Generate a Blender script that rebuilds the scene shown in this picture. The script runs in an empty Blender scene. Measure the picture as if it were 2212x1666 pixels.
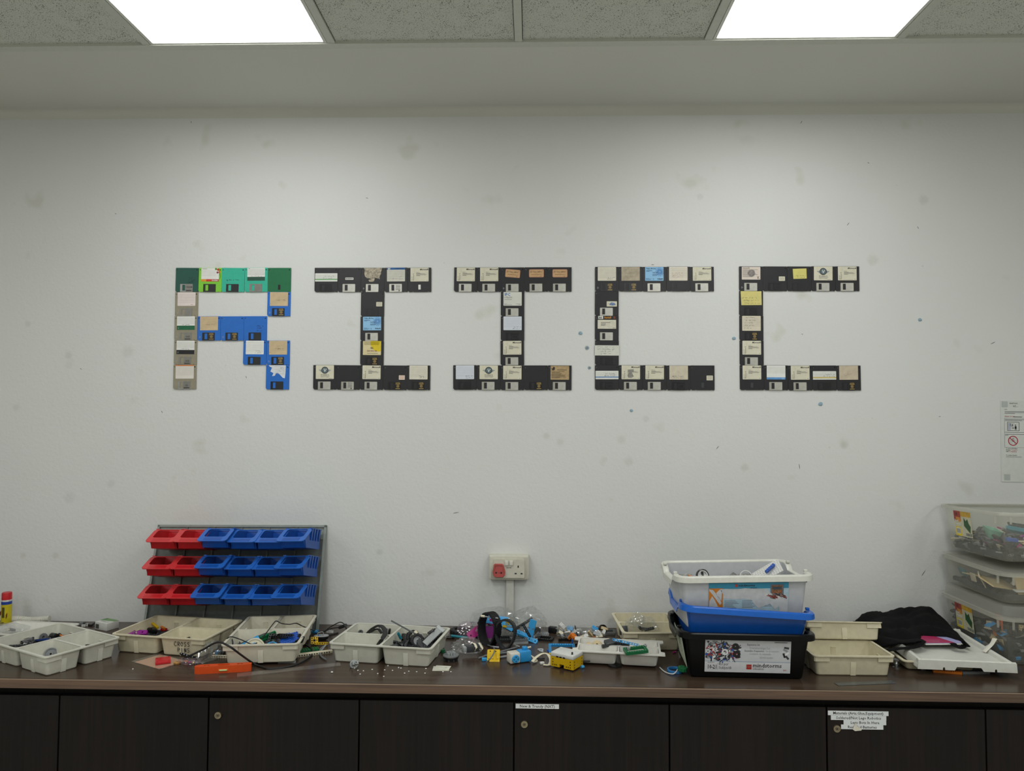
import bpy, math, random
from mathutils import Matrix, Vector, noise
from mathutils.geometry import tessellate_polygon

S = bpy.context.scene
COL = S.collection
# ------------------------------------------------------------------ camera
ZT = 0.80                       # worktop height
ZC = 2.7836                     # ceiling height
CAM = Vector((0, -2.8138, ZT + 0.7905))
FPX = 1593.8                    # focal length in pixels of the 2212 wide frame
RC = (Matrix.Rotation(0.0271, 3, 'Z') @ Matrix.Rotation(0.0422, 3, 'X') @ Matrix.Rotation(-0.0046, 3, 'Y'))
cam_d = bpy.data.cameras.new('camera')
cam = bpy.data.objects.new('camera', cam_d); COL.objects.link(cam)
cam_d.sensor_fit = 'HORIZONTAL'; cam_d.sensor_width = 36.0
cam_d.lens = 36.0 * FPX / 2212.0
cam_d.clip_start = 0.02; cam_d.clip_end = 100
_r, _f, _u = RC @ Vector((1, 0, 0)), RC @ Vector((0, 1, 0)), RC @ Vector((0, 0, 1))
cam.matrix_world = Matrix(((_r.x, _u.x, -_f.x, CAM.x), (_r.y, _u.y, -_f.y, CAM.y), (_r.z, _u.z, -_f.z, CAM.z), (0, 0, 0, 1)))
S.camera = cam
# ------------------------------------------------------------------ world, exposure
wd = bpy.data.worlds.new('world'); S.world = wd; wd.use_nodes = True
wd.node_tree.nodes['Background'].inputs[0].default_value = (0.9, 0.95, 1, 1)
wd.node_tree.nodes['Background'].inputs[1].default_value = 0.0
S.view_settings.view_transform = 'Standard'; S.view_settings.look = 'None'
S.view_settings.exposure = 0.78; S.view_settings.gamma = 1.0
S.view_settings.use_curve_mapping = False
S.cycles.max_bounces = 6; S.cycles.diffuse_bounces = 3; S.cycles.glossy_bounces = 2; S.cycles.transmission_bounces = 2; S.cycles.transparent_max_bounces = 12
S.cycles.caustics_reflective = False; S.cycles.caustics_refractive = False
PANEL_POWER = 5.2               # emission of the ceiling light panels (the room's only light)

def at(px, py, z=0.0):          # where the sight line through a pixel meets the level z above the worktop
    d = RC @ Vector(((px - 1106) / FPX, 1, -(py - 833) / FPX)); t = (ZT + z - CAM.z) / d.z
    return CAM + d * t
def aty(px, py, y=0.0):         # ... meets the upright plane y
    d = RC @ Vector(((px - 1106) / FPX, 1, -(py - 833) / FPX)); t = (y - CAM.y) / d.y
    return CAM + d * t

# ------------------------------------------------------------------ materials
MATS = {}
def lin(c):
    if isinstance(c, str):
        c = tuple(int(c[i:i + 2], 16) / 255 for i in (0, 2, 4))
    return tuple((x / 12.92 if x <= 0.04045 else ((x + 0.055) / 1.055) ** 2.4) for x in c)
def nmat(name):
    m = bpy.data.materials.new(name); m.use_nodes = True
    nt = m.node_tree; b = nt.nodes['Principled BSDF']
    return m, nt, b
def pm(hexc, rough=0.4, metal=0.0, grime=0.06, coat=0.0, bump=0.0, scale=60):
    """plastic / paint / paper: flat colour with a little procedural unevenness"""
    k = (hexc, rough, metal, grime, coat, bump, scale)
    if k in MATS: return MATS[k]
    m, nt, b = nmat('plain_' + hexc)
    c = lin(hexc)
    tc = nt.nodes.new('ShaderNodeTexCoord'); nz = nt.nodes.new('ShaderNodeTexNoise')
    nz.inputs['Scale'].default_value = scale; nz.inputs['Detail'].default_value = 1.5
    nt.links.new(tc.outputs['Object'], nz.inputs['Vector'])
    r = nt.nodes.new('ShaderNodeValToRGB')
    r.color_ramp.elements[0].position = 0.3; r.color_ramp.elements[1].position = 0.7
    r.color_ramp.elements[0].color = tuple(x * (1 - grime * 1.6) for x in c) + (1,)
    r.color_ramp.elements[1].color = tuple(min(1, x * (1 + grime)) for x in c) + (1,)
    nt.links.new(nz.outputs['Fac'], r.inputs['Fac']); nt.links.new(r.outputs['Color'], b.inputs['Base Color'])
    b.inputs['Roughness'].default_value = rough; b.inputs['Metallic'].default_value = metal
    b.inputs['Coat Weight'].default_value = coat
    if max(c) < 0.006: b.inputs['Specular IOR Level'].default_value = 0.22
    if bump:
        bp = nt.nodes.new('ShaderNodeBump'); bp.inputs['Strength'].default_value = bump; bp.inputs['Distance'].default_value = 0.002
        nt.links.new(nz.outputs['Fac'], bp.inputs['Height']); nt.links.new(bp.outputs['Normal'], b.inputs['Normal'])
    MATS[k] = m
    return m
def film(name, haze, tint, gloss=0.12, trans=(0.97, 0.98, 0.98), base=0.06):
    """clear or milky thin plastic: see-through, a little scattering, Fresnel gloss"""
    if name in MATS: return MATS[name]
    m, nt, b = nmat(name); nt.nodes.remove(b)
    out = nt.nodes['Material Output']
    tr = nt.nodes.new('ShaderNodeBsdfTransparent'); tr.inputs[0].default_value = trans + (1,)
    df = nt.nodes.new('ShaderNodeBsdfDiffuse'); df.inputs[0].default_value = lin(tint) + (1,)
    gl = nt.nodes.new('ShaderNodeBsdfGlossy'); gl.inputs['Roughness'].default_value = gloss
    gl.inputs[0].default_value = (1, 1, 1, 1)
    m1 = nt.nodes.new('ShaderNodeMixShader'); m2 = nt.nodes.new('ShaderNodeMixShader')
    tl = nt.nodes.new('ShaderNodeBsdfTranslucent'); tl.inputs[0].default_value = lin(tint) + (1,)
    m3 = nt.nodes.new('ShaderNodeMixShader'); m3.inputs[0].default_value = 0.5
    nt.links.new(df.outputs[0], m3.inputs[1]); nt.links.new(tl.outputs[0], m3.inputs[2])
    m1.inputs[0].default_value = haze
    nt.links.new(tr.outputs[0], m1.inputs[1]); nt.links.new(m3.outputs[0], m1.inputs[2])
    lw = nt.nodes.new('ShaderNodeLayerWeight'); lw.inputs[0].default_value = 0.5
    pw = nt.nodes.new('ShaderNodeMath'); pw.operation = 'POWER'; pw.inputs[1].default_value = 4.0
    ad = nt.nodes.new('ShaderNodeMath'); ad.operation = 'MULTIPLY_ADD'; ad.inputs[1].default_value = 0.45; ad.inputs[2].default_value = base; ad.use_clamp = True
    nt.links.new(lw.outputs['Facing'], pw.inputs[0]); nt.links.new(pw.outputs[0], ad.inputs[0]); nt.links.new(ad.outputs[0], m2.inputs[0])
    nt.links.new(m1.outputs[0], m2.inputs[1]); nt.links.new(gl.outputs[0], m2.inputs[2])
    nt.links.new(m2.outputs[0], out.inputs[0])
    MATS[name] = m
    return m
def wood(name, dark, light, axis, rough, scale=1.0, stretch=40):
    m, nt, b = nmat(name)
    tc = nt.nodes.new('ShaderNodeTexCoord'); mp = nt.nodes.new('ShaderNodeMapping')
    sc = [stretch * scale] * 3; sc[axis] = 1.3 * scale
    mp.inputs['Scale'].default_value = sc
    nt.links.new(tc.outputs['Object'], mp.inputs['Vector'])
    nz = nt.nodes.new('ShaderNodeTexNoise'); nz.inputs['Scale'].default_value = 1.5; nz.inputs['Detail'].default_value = 5; nz.inputs['Roughness'].default_value = 0.65
    nt.links.new(mp.outputs['Vector'], nz.inputs['Vector'])
    mp2 = nt.nodes.new('ShaderNodeMapping'); s2 = [6 * scale] * 3; s2[axis] = 0.15
    mp2.inputs['Scale'].default_value = s2; nt.links.new(tc.outputs['Object'], mp2.inputs['Vector'])
    n2 = nt.nodes.new('ShaderNodeTexNoise'); n2.inputs['Scale'].default_value = 1.0
    nt.links.new(mp2.outputs['Vector'], n2.inputs['Vector'])
    mx = nt.nodes.new('ShaderNodeMath'); mx.operation = 'MULTIPLY_ADD'; mx.inputs[1].default_value = 0.6
    ml = nt.nodes.new('ShaderNodeMath'); ml.operation = 'MULTIPLY'; ml.inputs[1].default_value = 0.4
    nt.links.new(n2.outputs['Fac'], ml.inputs[0]); nt.links.new(nz.outputs['Fac'], mx.inputs[0]); nt.links.new(ml.outputs[0], mx.inputs[2])
    r = nt.nodes.new('ShaderNodeValToRGB')
    r.color_ramp.elements[0].position = 0.36; r.color_ramp.elements[1].position = 0.66
    r.color_ramp.elements[0].color = lin(dark) + (1,); r.color_ramp.elements[1].color = lin(light) + (1,)
    nt.links.new(mx.outputs[0], r.inputs['Fac']); nt.links.new(r.outputs['Color'], b.inputs['Base Color'])
    b.inputs['Roughness'].default_value = rough
    if rough > 0.46: b.inputs['Specular IOR Level'].default_value = 0.25
    bp = nt.nodes.new('ShaderNodeBump'); bp.inputs['Strength'].default_value = 0.12; bp.inputs['Distance'].default_value = 0.0006
    nt.links.new(nz.outputs['Fac'], bp.inputs['Height']); nt.links.new(bp.outputs['Normal'], b.inputs['Normal'])
    return m
def plaster(name, hexc, marks=True):
    m, nt, b = nmat(name); c = lin(hexc)
    tc = nt.nodes.new('ShaderNodeTexCoord')
    n1 = nt.nodes.new('ShaderNodeTexNoise'); n1.inputs['Scale'].default_value = 1.3; n1.inputs['Detail'].default_value = 2
    nt.links.new(tc.outputs['Object'], n1.inputs['Vector'])
    r1 = nt.nodes.new('ShaderNodeValToRGB')
    r1.color_ramp.elements[0].position = 0.3; r1.color_ramp.elements[1].position = 0.65
    r1.color_ramp.elements[0].color = tuple(x * 0.95 for x in c) + (1,); r1.color_ramp.elements[1].color = c + (1,)
    nt.links.new(n1.outputs['Fac'], r1.inputs['Fac'])
    last = r1.outputs['Color']
    def layer(scale, lo, hi, colr, seed, mul=1.0, stretch=(1, 1, 1)):
        nonlocal last
        mp = nt.nodes.new('ShaderNodeMapping'); mp.inputs['Location'].default_value = (seed, seed * 1.7, seed * 0.6); mp.inputs['Scale'].default_value = stretch
        nt.links.new(tc.outputs['Object'], mp.inputs['Vector'])
        n = nt.nodes.new('ShaderNodeTexNoise'); n.inputs['Scale'].default_value = scale; n.inputs['Detail'].default_value = 2
        nt.links.new(mp.outputs['Vector'], n.inputs['Vector'])
        rr = nt.nodes.new('ShaderNodeMapRange'); rr.inputs[1].default_value = lo; rr.inputs[2].default_value = hi; rr.inputs[4].default_value = mul
        nt.links.new(n.outputs['Fac'], rr.inputs[0])
        mx = nt.nodes.new('ShaderNodeMix'); mx.data_type = 'RGBA'
        nt.links.new(rr.outputs[0], mx.inputs[0]); nt.links.new(last, mx.inputs[6]); mx.inputs[7].default_value = lin(colr) + (1,)
        last = mx.outputs[2]
    if marks:
        layer(7, 0.69, 0.77, 'b9b4a2', 3.1, 0.32)      # faint yellowish smudges
        layer(26, 0.755, 0.80, '8f8d84', 7.7, 0.35)     # grey scuffs
        layer(75, 0.80, 0.83, '54534e', 1.3, 0.8)      # specks
    nt.links.new(last, b.inputs['Base Color']); b.inputs['Roughness'].default_value = 0.75
    if not marks: return m
    n3 = nt.nodes.new('ShaderNodeTexNoise'); n3.inputs['Scale'].default_value = 90; n3.inputs['Detail'].default_value = 3
    nt.links.new(tc.outputs['Object'], n3.inputs['Vector'])
    bp = nt.nodes.new('ShaderNodeBump'); bp.inputs['Strength'].default_value = 0.22; bp.inputs['Distance'].default_value = 0.004
    nt.links.new(n3.outputs['Fac'], bp.inputs['Height']); nt.links.new(bp.outputs['Normal'], b.inputs['Normal'])
    return m
def tile_mat():
    m, nt, b = nmat('mineral_fibre')
    tc = nt.nodes.new('ShaderNodeTexCoord'); nz = nt.nodes.new('ShaderNodeTexNoise')
    nz.inputs['Scale'].default_value = 300; nz.inputs['Detail'].default_value = 1.0; nz.inputs['Distortion'].default_value = 0.6
    nt.links.new(tc.outputs['Object'], nz.inputs['Vector'])
    n2 = nt.nodes.new('ShaderNodeTexNoise'); n2.inputs['Scale'].default_value = 22
    nt.links.new(tc.outputs['Object'], n2.inputs['Vector'])
    ad = nt.nodes.new('ShaderNodeMath'); ad.operation = 'MULTIPLY_ADD'; ad.inputs[1].default_value = 0.25
    nt.links.new(n2.outputs['Fac'], ad.inputs[0]); nt.links.new(nz.outputs['Fac'], ad.inputs[2])
    r = nt.nodes.new('ShaderNodeValToRGB')
    r.color_ramp.elements[0].position = 0.735; r.color_ramp.elements[1].position = 0.78
    r.color_ramp.elements[0].color = lin('cdcec6') + (1,); r.color_ramp.elements[1].color = lin('55554f') + (1,)
    nt.links.new(ad.outputs[0], r.inputs['Fac']); nt.links.new(r.outputs['Color'], b.inputs['Base Color'])
    b.inputs['Roughness'].default_value = 0.9
    return m

# ------------------------------------------------------------------ mesh helpers
I4 = Matrix.Identity(4)
def TR(x=0, y=0, z=0): return Matrix.Translation((x, y, z))
def RX(d): return Matrix.Rotation(math.radians(d), 4, 'X')
def RY(d): return Matrix.Rotation(math.radians(d), 4, 'Y')
def RZ(d): return Matrix.Rotation(math.radians(d), 4, 'Z')
UP = RX(90)                      # lays flat artwork (x, y) onto an upright face looking to -y
TXT = {}
def text_mesh(s, size, bold=0.0, shear=0.0, ax='LEFT', space=1.0):
    k = (s, size, bold, shear, ax, space)
    if k not in TXT:
        cu = bpy.data.curves.new('t', 'FONT'); cu.body = s; cu.size = size; cu.offset = bold * size; cu.shear = shear
        cu.align_x = ax; cu.resolution_u = 1; cu.fill_mode = 'FRONT'; cu.space_character = space
        ob = bpy.data.objects.new('t', cu); me = bpy.data.meshes.new_from_object(ob)
        TXT[k] = ([tuple(v.co) for v in me.vertices], [tuple(p.vertices) for p in me.polygons])
        bpy.data.objects.remove(ob); bpy.data.curves.remove(cu); bpy.data.meshes.remove(me)
    return TXT[k]
def rrect(x0, y0, x1, y1, r, n=4, m=1):
    """rounded rectangle, counter clockwise, n steps per corner, m steps per side"""
    P = []
    cs = [(x1 - r, y1 - r, 0), (x0 + r, y1 - r, 90), (x0 + r, y0 + r, 180), (x1 - r, y0 + r, 270)]
    for i, (cx, cy, a0) in enumerate(cs):
        arc = [(cx + r * math.cos(math.radians(a0 + 90 * k / n)), cy + r * math.sin(math.radians(a0 + 90 * k / n))) for k in range(n + 1)]
        P += arc
        if m > 1:
            nx, ny, na = cs[(i + 1) % 4]
            b = (nx + r * math.cos(math.radians(na)), ny + r * math.sin(math.radians(na)))
            a = arc[-1]
            P += [(a[0] + (b[0] - a[0]) * k / m, a[1] + (b[1] - a[1]) * k / m) for k in range(1, m)]
    return P
def circ(cx, cy, r, n=10, a0=0.0): return [(cx + r * math.cos(a0 + 2 * math.pi * k / n), cy + r * math.sin(a0 + 2 * math.pi * k / n)) for k in range(n)]
def spline(pts, n=8, closed=False):
    P = [Vector(p) for p in pts]; out = []; L = len(P)
    for i in range(L if closed else L - 1):
        g = (lambda k: P[k % L]) if closed else (lambda k: P[max(0, min(L - 1, k))])
        a, b, c, d = g(i - 1), g(i), g(i + 1), g(i + 2)
        for k in range(n):
            t = k / n
            out.append(0.5 * ((2 * b) + (c - a) * t + (2 * a - 5 * b + 4 * c - d) * t * t + (3 * b - a - 3 * c + d) * t ** 3))
    if not closed: out.append(P[-1])
    return out
class MB:
    def __init__(s): s.v = []; s.f = []; s.m = []; s.mats = []
    def mi(s, mat):
        if mat not in s.mats: s.mats.append(mat)
        return s.mats.index(mat)
    def add(s, V, F, mat, M=None):
        o = len(s.v); i = s.mi(mat)
        s.v += [tuple(M @ Vector(p)) for p in V] if M is not None else [tuple(p) for p in V]
        s.f += [tuple(o + k for k in f) for f in F]; s.m += [i] * len(F)
        return s
    def box(s, c, d, mat, M=None, taper=1.0):
        x, y, z = d[0] / 2, d[1] / 2, d[2] / 2; t = taper
        V = [(c[0] + a * x * (t if e > 0 else 1), c[1] + b * y * (t if e > 0 else 1), c[2] + e * z) for e in (-1, 1) for a, b in ((-1, -1), (1, -1), (1, 1), (-1, 1))]
        return s.add(V, [(3, 2, 1, 0), (4, 5, 6, 7), (0, 1, 5, 4), (1, 2, 6, 5), (2, 3, 7, 6), (3, 0, 4, 7)], mat, M)
    def rbox(s, c, d, b, mat, M=None, n=2):
        """box with all edges rounded off (stack of rounded rectangles)"""
        x, y, z = d[0] / 2, d[1] / 2, d[2] / 2; b = min(b, x * .98, y * .98, z * .98)
        R = []
        for k in range(n + 1):
            a = math.pi / 2 * k / n; R.append((b * (1 - math.sin(a)), -z + b * (1 - math.cos(a))))
        R += [(i, -zz) for i, zz in reversed(R)]
        rings = []
        for ins, zz in R:
            rr = max(b - ins, 0.05 * b)
            rings.append([(c[0] + p[0], c[1] + p[1], c[2] + zz) for p in rrect(-x + ins, -y + ins, x - ins, y - ins, rr, n)])
        return s.loft(rings, mat, True, True, M)
    def quad(s, x0, z0, x1, z1, y, mat, M=None):            # flat patch on an upright face looking to -y
        return s.add([(x0, y, z0), (x1, y, z0), (x1, y, z1), (x0, y, z1)], [(0, 1, 2, 3)], mat, M)
    def plate(s, outer, holes, a, b, mat, plane='xy', M=None):
        """polygon with holes, given thickness from a to b along the third axis"""
        f3 = (lambda p, h: (p[0], p[1], h)) if plane == 'xy' else ((lambda p, h: (p[0], h, p[1])) if plane == 'xz' else (lambda p, h: (h, p[0], p[1])))
        loops = [outer] + holes; pts = [p for l in loops for p in l]
        tris = tessellate_polygon([[Vector((p[0], p[1], 0)) for p in l] for l in loops])
        n = len(pts); V = [f3(p, a) for p in pts] + [f3(p, b) for p in pts]; F = []
        for t in tris:
            (ax, ay), (bx, by), (cx, cy) = pts[t[0]], pts[t[1]], pts[t[2]]
            if (bx - ax) * (cy - ay) - (by - ay) * (cx - ax) < 0: t = (t[0], t[2], t[1])
            F.append(tuple(k + n for k in t)); F.append((t[2], t[1], t[0]))
        o = 0
        for li, l in enumerate(loops):
            k = len(l); ar = sum(l[i - 1][0] * l[i][1] - l[i][0] * l[i - 1][1] for i in range(k))
            ccw = (ar > 0) == (li == 0)
            for i in range(k):
                p, q = o + i, o + (i + 1) % k
                F.append((p, q, q + n, p + n) if ccw else (q, p, p + n, q + n))
            o += k
        if (plane == 'xz') != (b < a): F = [tuple(reversed(f)) for f in F]
        return s.add(V, F, mat, M)
    def loft(s, rings, mat, cap0=False, cap1=False, M=None, closed=True):
        n = len(rings[0]); V = [p for r in rings for p in r]; F = []
        for i in range(len(rings) - 1):
            for k in range(n if closed else n - 1):
                q = (k + 1) % n; F.append((i * n + k, i * n + q, (i + 1) * n + q, (i + 1) * n + k))
        if cap0: F.append(tuple(reversed(range(n))))
        if cap1: F.append(tuple((len(rings) - 1) * n + k for k in range(n)))
        return s.add(V, F, mat, M)
    def lathe(s, prof, mat, n=20, M=None, closed=False):
        """prof of (radius, height) turned about z"""
        rings = [[(r * math.cos(2 * math.pi * k / n), r * math.sin(2 * math.pi * k / n), z) for k in range(n)] for r, z in prof]
        if closed: rings.append(rings[0])
        return s.loft(rings, mat, not closed, not closed, M)
    def tube(s, pts, r, mat, n=6, closed=False, M=None, flat=None):
        P = [Vector(p) for p in pts]; rings = []; L = len(P); up = Vector((0, 0, 1))
        for i, p in enumerate(P):
            a = P[(i - 1) % L] if closed or i > 0 else p; b = P[(i + 1) % L] if closed or i < L - 1 else p
            t = (b - a).normalized()
            u = t.cross(up)
            if u.length < 0.05: u = t.cross(Vector((1, 0, 0)))
            u.normalize(); w = u.cross(t).normalized(); ru, rw = (r, r) if flat is None else flat
            rings.append([p + u * (ru * math.cos(2 * math.pi * k / n)) + w * (rw * math.sin(2 * math.pi * k / n)) for k in range(n)])
        if closed: rings.append(rings[0])
        return s.loft(rings, mat, not closed, not closed, M)
    def cyl(s, a, b, r, mat, n=12, M=None): return s.tube([a, b], r, mat, n, M=M)
    def text(s, st, size, mat, M, bold=0.0, shear=0.0, ax='LEFT', space=1.0):
        V, F = text_mesh(st, size, bold, shear, ax, space)
        return s.add(V, F, mat, M)
    def scrib(s, x0, z, w, h, y, mat, seed=0, th=0.0006, M=None):
        """a line of handwriting: a wavering thin ribbon broken into words"""
        rn = random.Random(seed * 7919 + 13); x = x0; pts = []
        def flush():
            for (ax, az), (bx, bz) in zip(pts[:-1], pts[1:]):
                dx, dz = bx - ax, bz - az; l = math.hypot(dx, dz) or 1; ox, oz = -dz / l * th / 2, dx / l * th / 2
                s.add([(ax - ox, y, az - oz), (bx - ox, y, bz - oz), (bx + ox, y, bz + oz), (ax + ox, y, az + oz)], [(0, 1, 2, 3)], mat, M)
        while x < x0 + w:
            if rn.random() < 0.14 and len(pts) > 3:
                flush(); pts = []; x += h * 0.9
            pts.append((x, z + (rn.random() - 0.5) * h * (2.0 if rn.random() < .2 else 1))); x += h * (0.18 + 0.3 * rn.random())
        flush(); return s
    def build(s, name, parent=None, M=None, smooth=True, angle=0.6):
        me = bpy.data.meshes.new(name); me.from_pydata(s.v, [], s.f)
        for m in s.mats: me.materials.append(m)
        if len(s.mats) > 1: me.polygons.foreach_set('material_index', s.m)
        if smooth:
            me.shade_smooth(); me.set_sharp_from_angle(angle=angle)
        me.update()
        o = bpy.data.objects.new(name, me); COL.objects.link(o)
        if parent is not None: o.parent = parent
        if M is not None:
            if parent is None: o.matrix_world = M
            else: o.matrix_local = M
        return o
def tag(o, label=None, cat=None, group=None, kind=None):
    if label: o['label'] = label
    if cat: o['category'] = cat
    if group: o['group'] = group
    if kind: o['kind'] = kind
    return o
def thing(name, label, cat, M, group=None):
    o = bpy.data.objects.new(name, None); COL.objects.link(o); o.empty_display_size = 0.02
    o.matrix_world = M
    return tag(o, label, cat, group)
def solo(name, mb, label, cat, M=None, group=None, **k):
    return tag(mb.build(name, None, M, **k), label, cat, group)
def copy_of(o, M, label=None, group=None):
    c = o.copy(); COL.objects.link(c); c.matrix_world = M
    if label: c['label'] = label
    if group: c['group'] = group
    for ch in o.children:
        d = ch.copy(); COL.objects.link(d); d.parent = c
        for g in ch.children:
            e = g.copy(); COL.objects.link(e); e.parent = d
    return c

# ------------------------------------------------------------------ the room
WALL = plaster('wall_plaster', 'dbdcda'); CEILP = plaster('ceiling_plaster', 'd2d2cb', False)
GRID = pm('c6c8bf', 0.45, 0, 0.02); TILE = tile_mat()
X0, X1, Y1 = -3.35, 3.35, -5.6
def slab(name, c, d, mat, kind='structure'):
    mb = MB().box((0, 0, 0), d, mat); return tag(mb.build(name, None, TR(*c), smooth=False), kind=kind)
slab('floor', (0, Y1 / 2, -0.05), (X1 - X0, -Y1, 0.1), pm('cac8c0', 0.5, 0, 0.1, scale=8))
slab('wall_back', (0, 0.05, ZC / 2), (X1 - X0, 0.1, ZC), WALL)
slab('wall_left', (X0 - 0.05, Y1 / 2, ZC / 2), (0.1, -Y1, ZC), CEILP)
slab('wall_right', (X1 + 0.05, Y1 / 2, ZC / 2), (0.1, -Y1, ZC), CEILP)
slab('wall_front', (0, Y1 - 0.05, ZC / 2), (X1 - X0, 0.1, ZC), CEILP)
EDGE = -0.4975; G0 = -1.2465
ceil = slab('ceiling', (0, EDGE / 2, ZC + 0.06), (X1 - X0, -EDGE, 0.12), CEILP)
# soft cove where plaster border meets the wall
mb = MB(); R = 0.03
arc = [(0, ZC - R)] + [(-R + R * math.cos(a), ZC - R + R * math.sin(a)) for a in [math.pi / 2 * k / 5 for k in range(6)]] + [(-R, ZC)]
mb.loft([[(x, p[0], p[1]) for p in arc] for x in (X0, X1)], CEILP, closed=False)
tag(mb.build('trim_1'), kind='structure')
# suspended grid: bars of 24 mm every 0.6 m, mineral tiles and light panels between
mb = MB()
for x in [G0 + 0.6 * i for i in range(-3, 8)]:
    if X0 < x < X1: mb.box((x, (EDGE + Y1) / 2, ZC + 0.004), (0.024, EDGE - Y1, 0.008), GRID)
tag(mb.build('trim_2', smooth=False), kind='structure')
mb = MB()
mb.box((0, EDGE - 0.001, ZC + 0.003), (X1 - X0, 0.032, 0.010), GRID)
for j in range(1, 9): mb.box((0, EDGE - 0.6 * j, ZC + 0.004), (X1 - X0, 0.024, 0.0075), GRID)
tag(mb.build('trim_3', smooth=False), kind='structure')
LIT = bpy.data.materials.new('diffuser_light'); LIT.use_nodes = True
nt = LIT.node_tree; nt.nodes.remove(nt.nodes['Principled BSDF'])
em = nt.nodes.new('ShaderNodeEmission'); em.inputs[0].default_value = (0.98, 1.0, 0.975, 1); em.inputs[1].default_value = PANEL_POWER
nt.links.new(em.outputs[0], nt.nodes['Material Output'].inputs[0])
til = MB().box((0, 0, 0), (0.572, 0.572, 0.014), TILE).build('ceiling_tile_proto', smooth=False)
tm = til.data; bpy.data.objects.remove(til)
for j in range(0, 8):
    for i in range(-3, 8):
        cx, cy = G0 + 0.6 * i + 0.3, EDGE - 0.6 * j - 0.3
        if cx - 0.3 < X0 or cx + 0.3 > X1 + 0.05 or cy - .3 < Y1 - .1: continue
        if (i in (0, 3) and j == 0) or (i in (-3, 0, 3, 6) and j in (2, 4, 6)):
            lab = {(0, 0): 'square lit ceiling light panel at the left, above the letter R', (3, 0): 'square lit ceiling light panel at the right, above the two letters C'}.get((i, j), 'square lit ceiling light panel in row %d, column %d, outside the picture' % (j // 2 + 1, i // 3 + 2))
            t = thing('ceiling_light', lab, 'ceiling light', TR(cx, cy, ZC), 'ceiling light panels')
            fr = MB().plate(rrect(-.286, -.286, .286, .286, .002, 1), [rrect(-.276, -.276, .276, .276, .002, 1)], 0.001, 0.014, pm('d8dad2', .4, 0, .02))
            fr.build('frame', t, smooth=False)
            MB().box((0, 0, 0.0095), (0.556, 0.556, 0.005), pm('e4e4e0', .4, 0, .02)).add([(-.278, -.278, .0068), (-.278, .278, .0068), (.278, .278, .0068), (.278, -.278, .0068)], [(0, 1, 2, 3)], LIT).build('diffuser', t, smooth=False)
        else:
            o = bpy.data.objects.new('ceiling_tile', tm); COL.objects.link(o); o.parent = ceil
            o.matrix_world = TR(cx, cy, ZC + 0.014)
            o.matrix_parent_inverse = Matrix.Identity(4); o.matrix_local = ceil.matrix_world.inverted() @ TR(cx, cy, ZC + 0.014)
mb = MB().box((0, (EDGE + Y1) / 2, ZC + 0.2), (X1 - X0, EDGE - Y1, 0.02), CEILP); tag(mb.build('ceiling_slab'), kind='structure')

# ------------------------------------------------------------------ worktop and cabinets
YF = -0.612
TOPM = wood('worktop_laminate', '35281f', '4d3f35', 0, 0.25, 1.0, 34); EDGM = wood('edge_band', '44332a', '735b4a', 0, 0.45, 1.6, 60)
DOORM = wood('door_laminate', '090706', '1c1311', 2, 0.5, 1.0, 60); CARC = pm('0d0b0a', 0.6, 0, 0.05)
ct = thing('worktop', 'long dark brown wood-grain worktop under all the trays', 'worktop', TR(0, 0, ZT))
MB().box((0, YF / 2 + 0.002, -0.0135), (X1 - X0, -YF - 0.004, 0.027), TOPM).build('top_panel', ct, smooth=False)
MB().rbox((0, YF + 0.001, -0.0138), (X1 - X0, 0.004, 0.0272), 0.0008, EDGM).build('edge_band', ct)
MB().box((0, YF - 0.0008, -0.0009), (X1 - X0, 0.0012, 0.0018), pm('a08a76', 0.3, 0, 0.08, scale=20)).build('painted_edge_highlight', ct, smooth=False)  # pale strip painting in the bevel highlight along the worktop's front top edge
STEEL = pm('a9a59a', 0.3, 0.9, 0.05); BRASS = pm('a3977e', 0.32, 0.9, 0.08); INK = pm('1b1b1e', 0.6, 0, 0.0); TAPE = pm('dfe2e4', 0.4, 0, 0.02)
DX = [-2.332, -1.877, -1.420, -0.965, -0.511, -0.050, 0.408, 0.866, 1.324, 1.781, 2.239]
YD = -0.590
def tape(par, x, z, w, s, size, h=0.0135, ch=None):
    mb = MB(); mb.box((0, -0.0003, 0), (w, 0.0006, h), TAPE)
    mb.text(s, size, INK, TR(0, -0.0008, -size * 0.33) @ UP, ax='CENTER', bold=0.012)
    return mb.build('label_tape', par, TR(x, YD - 0.0002, z), smooth=False)
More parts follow.
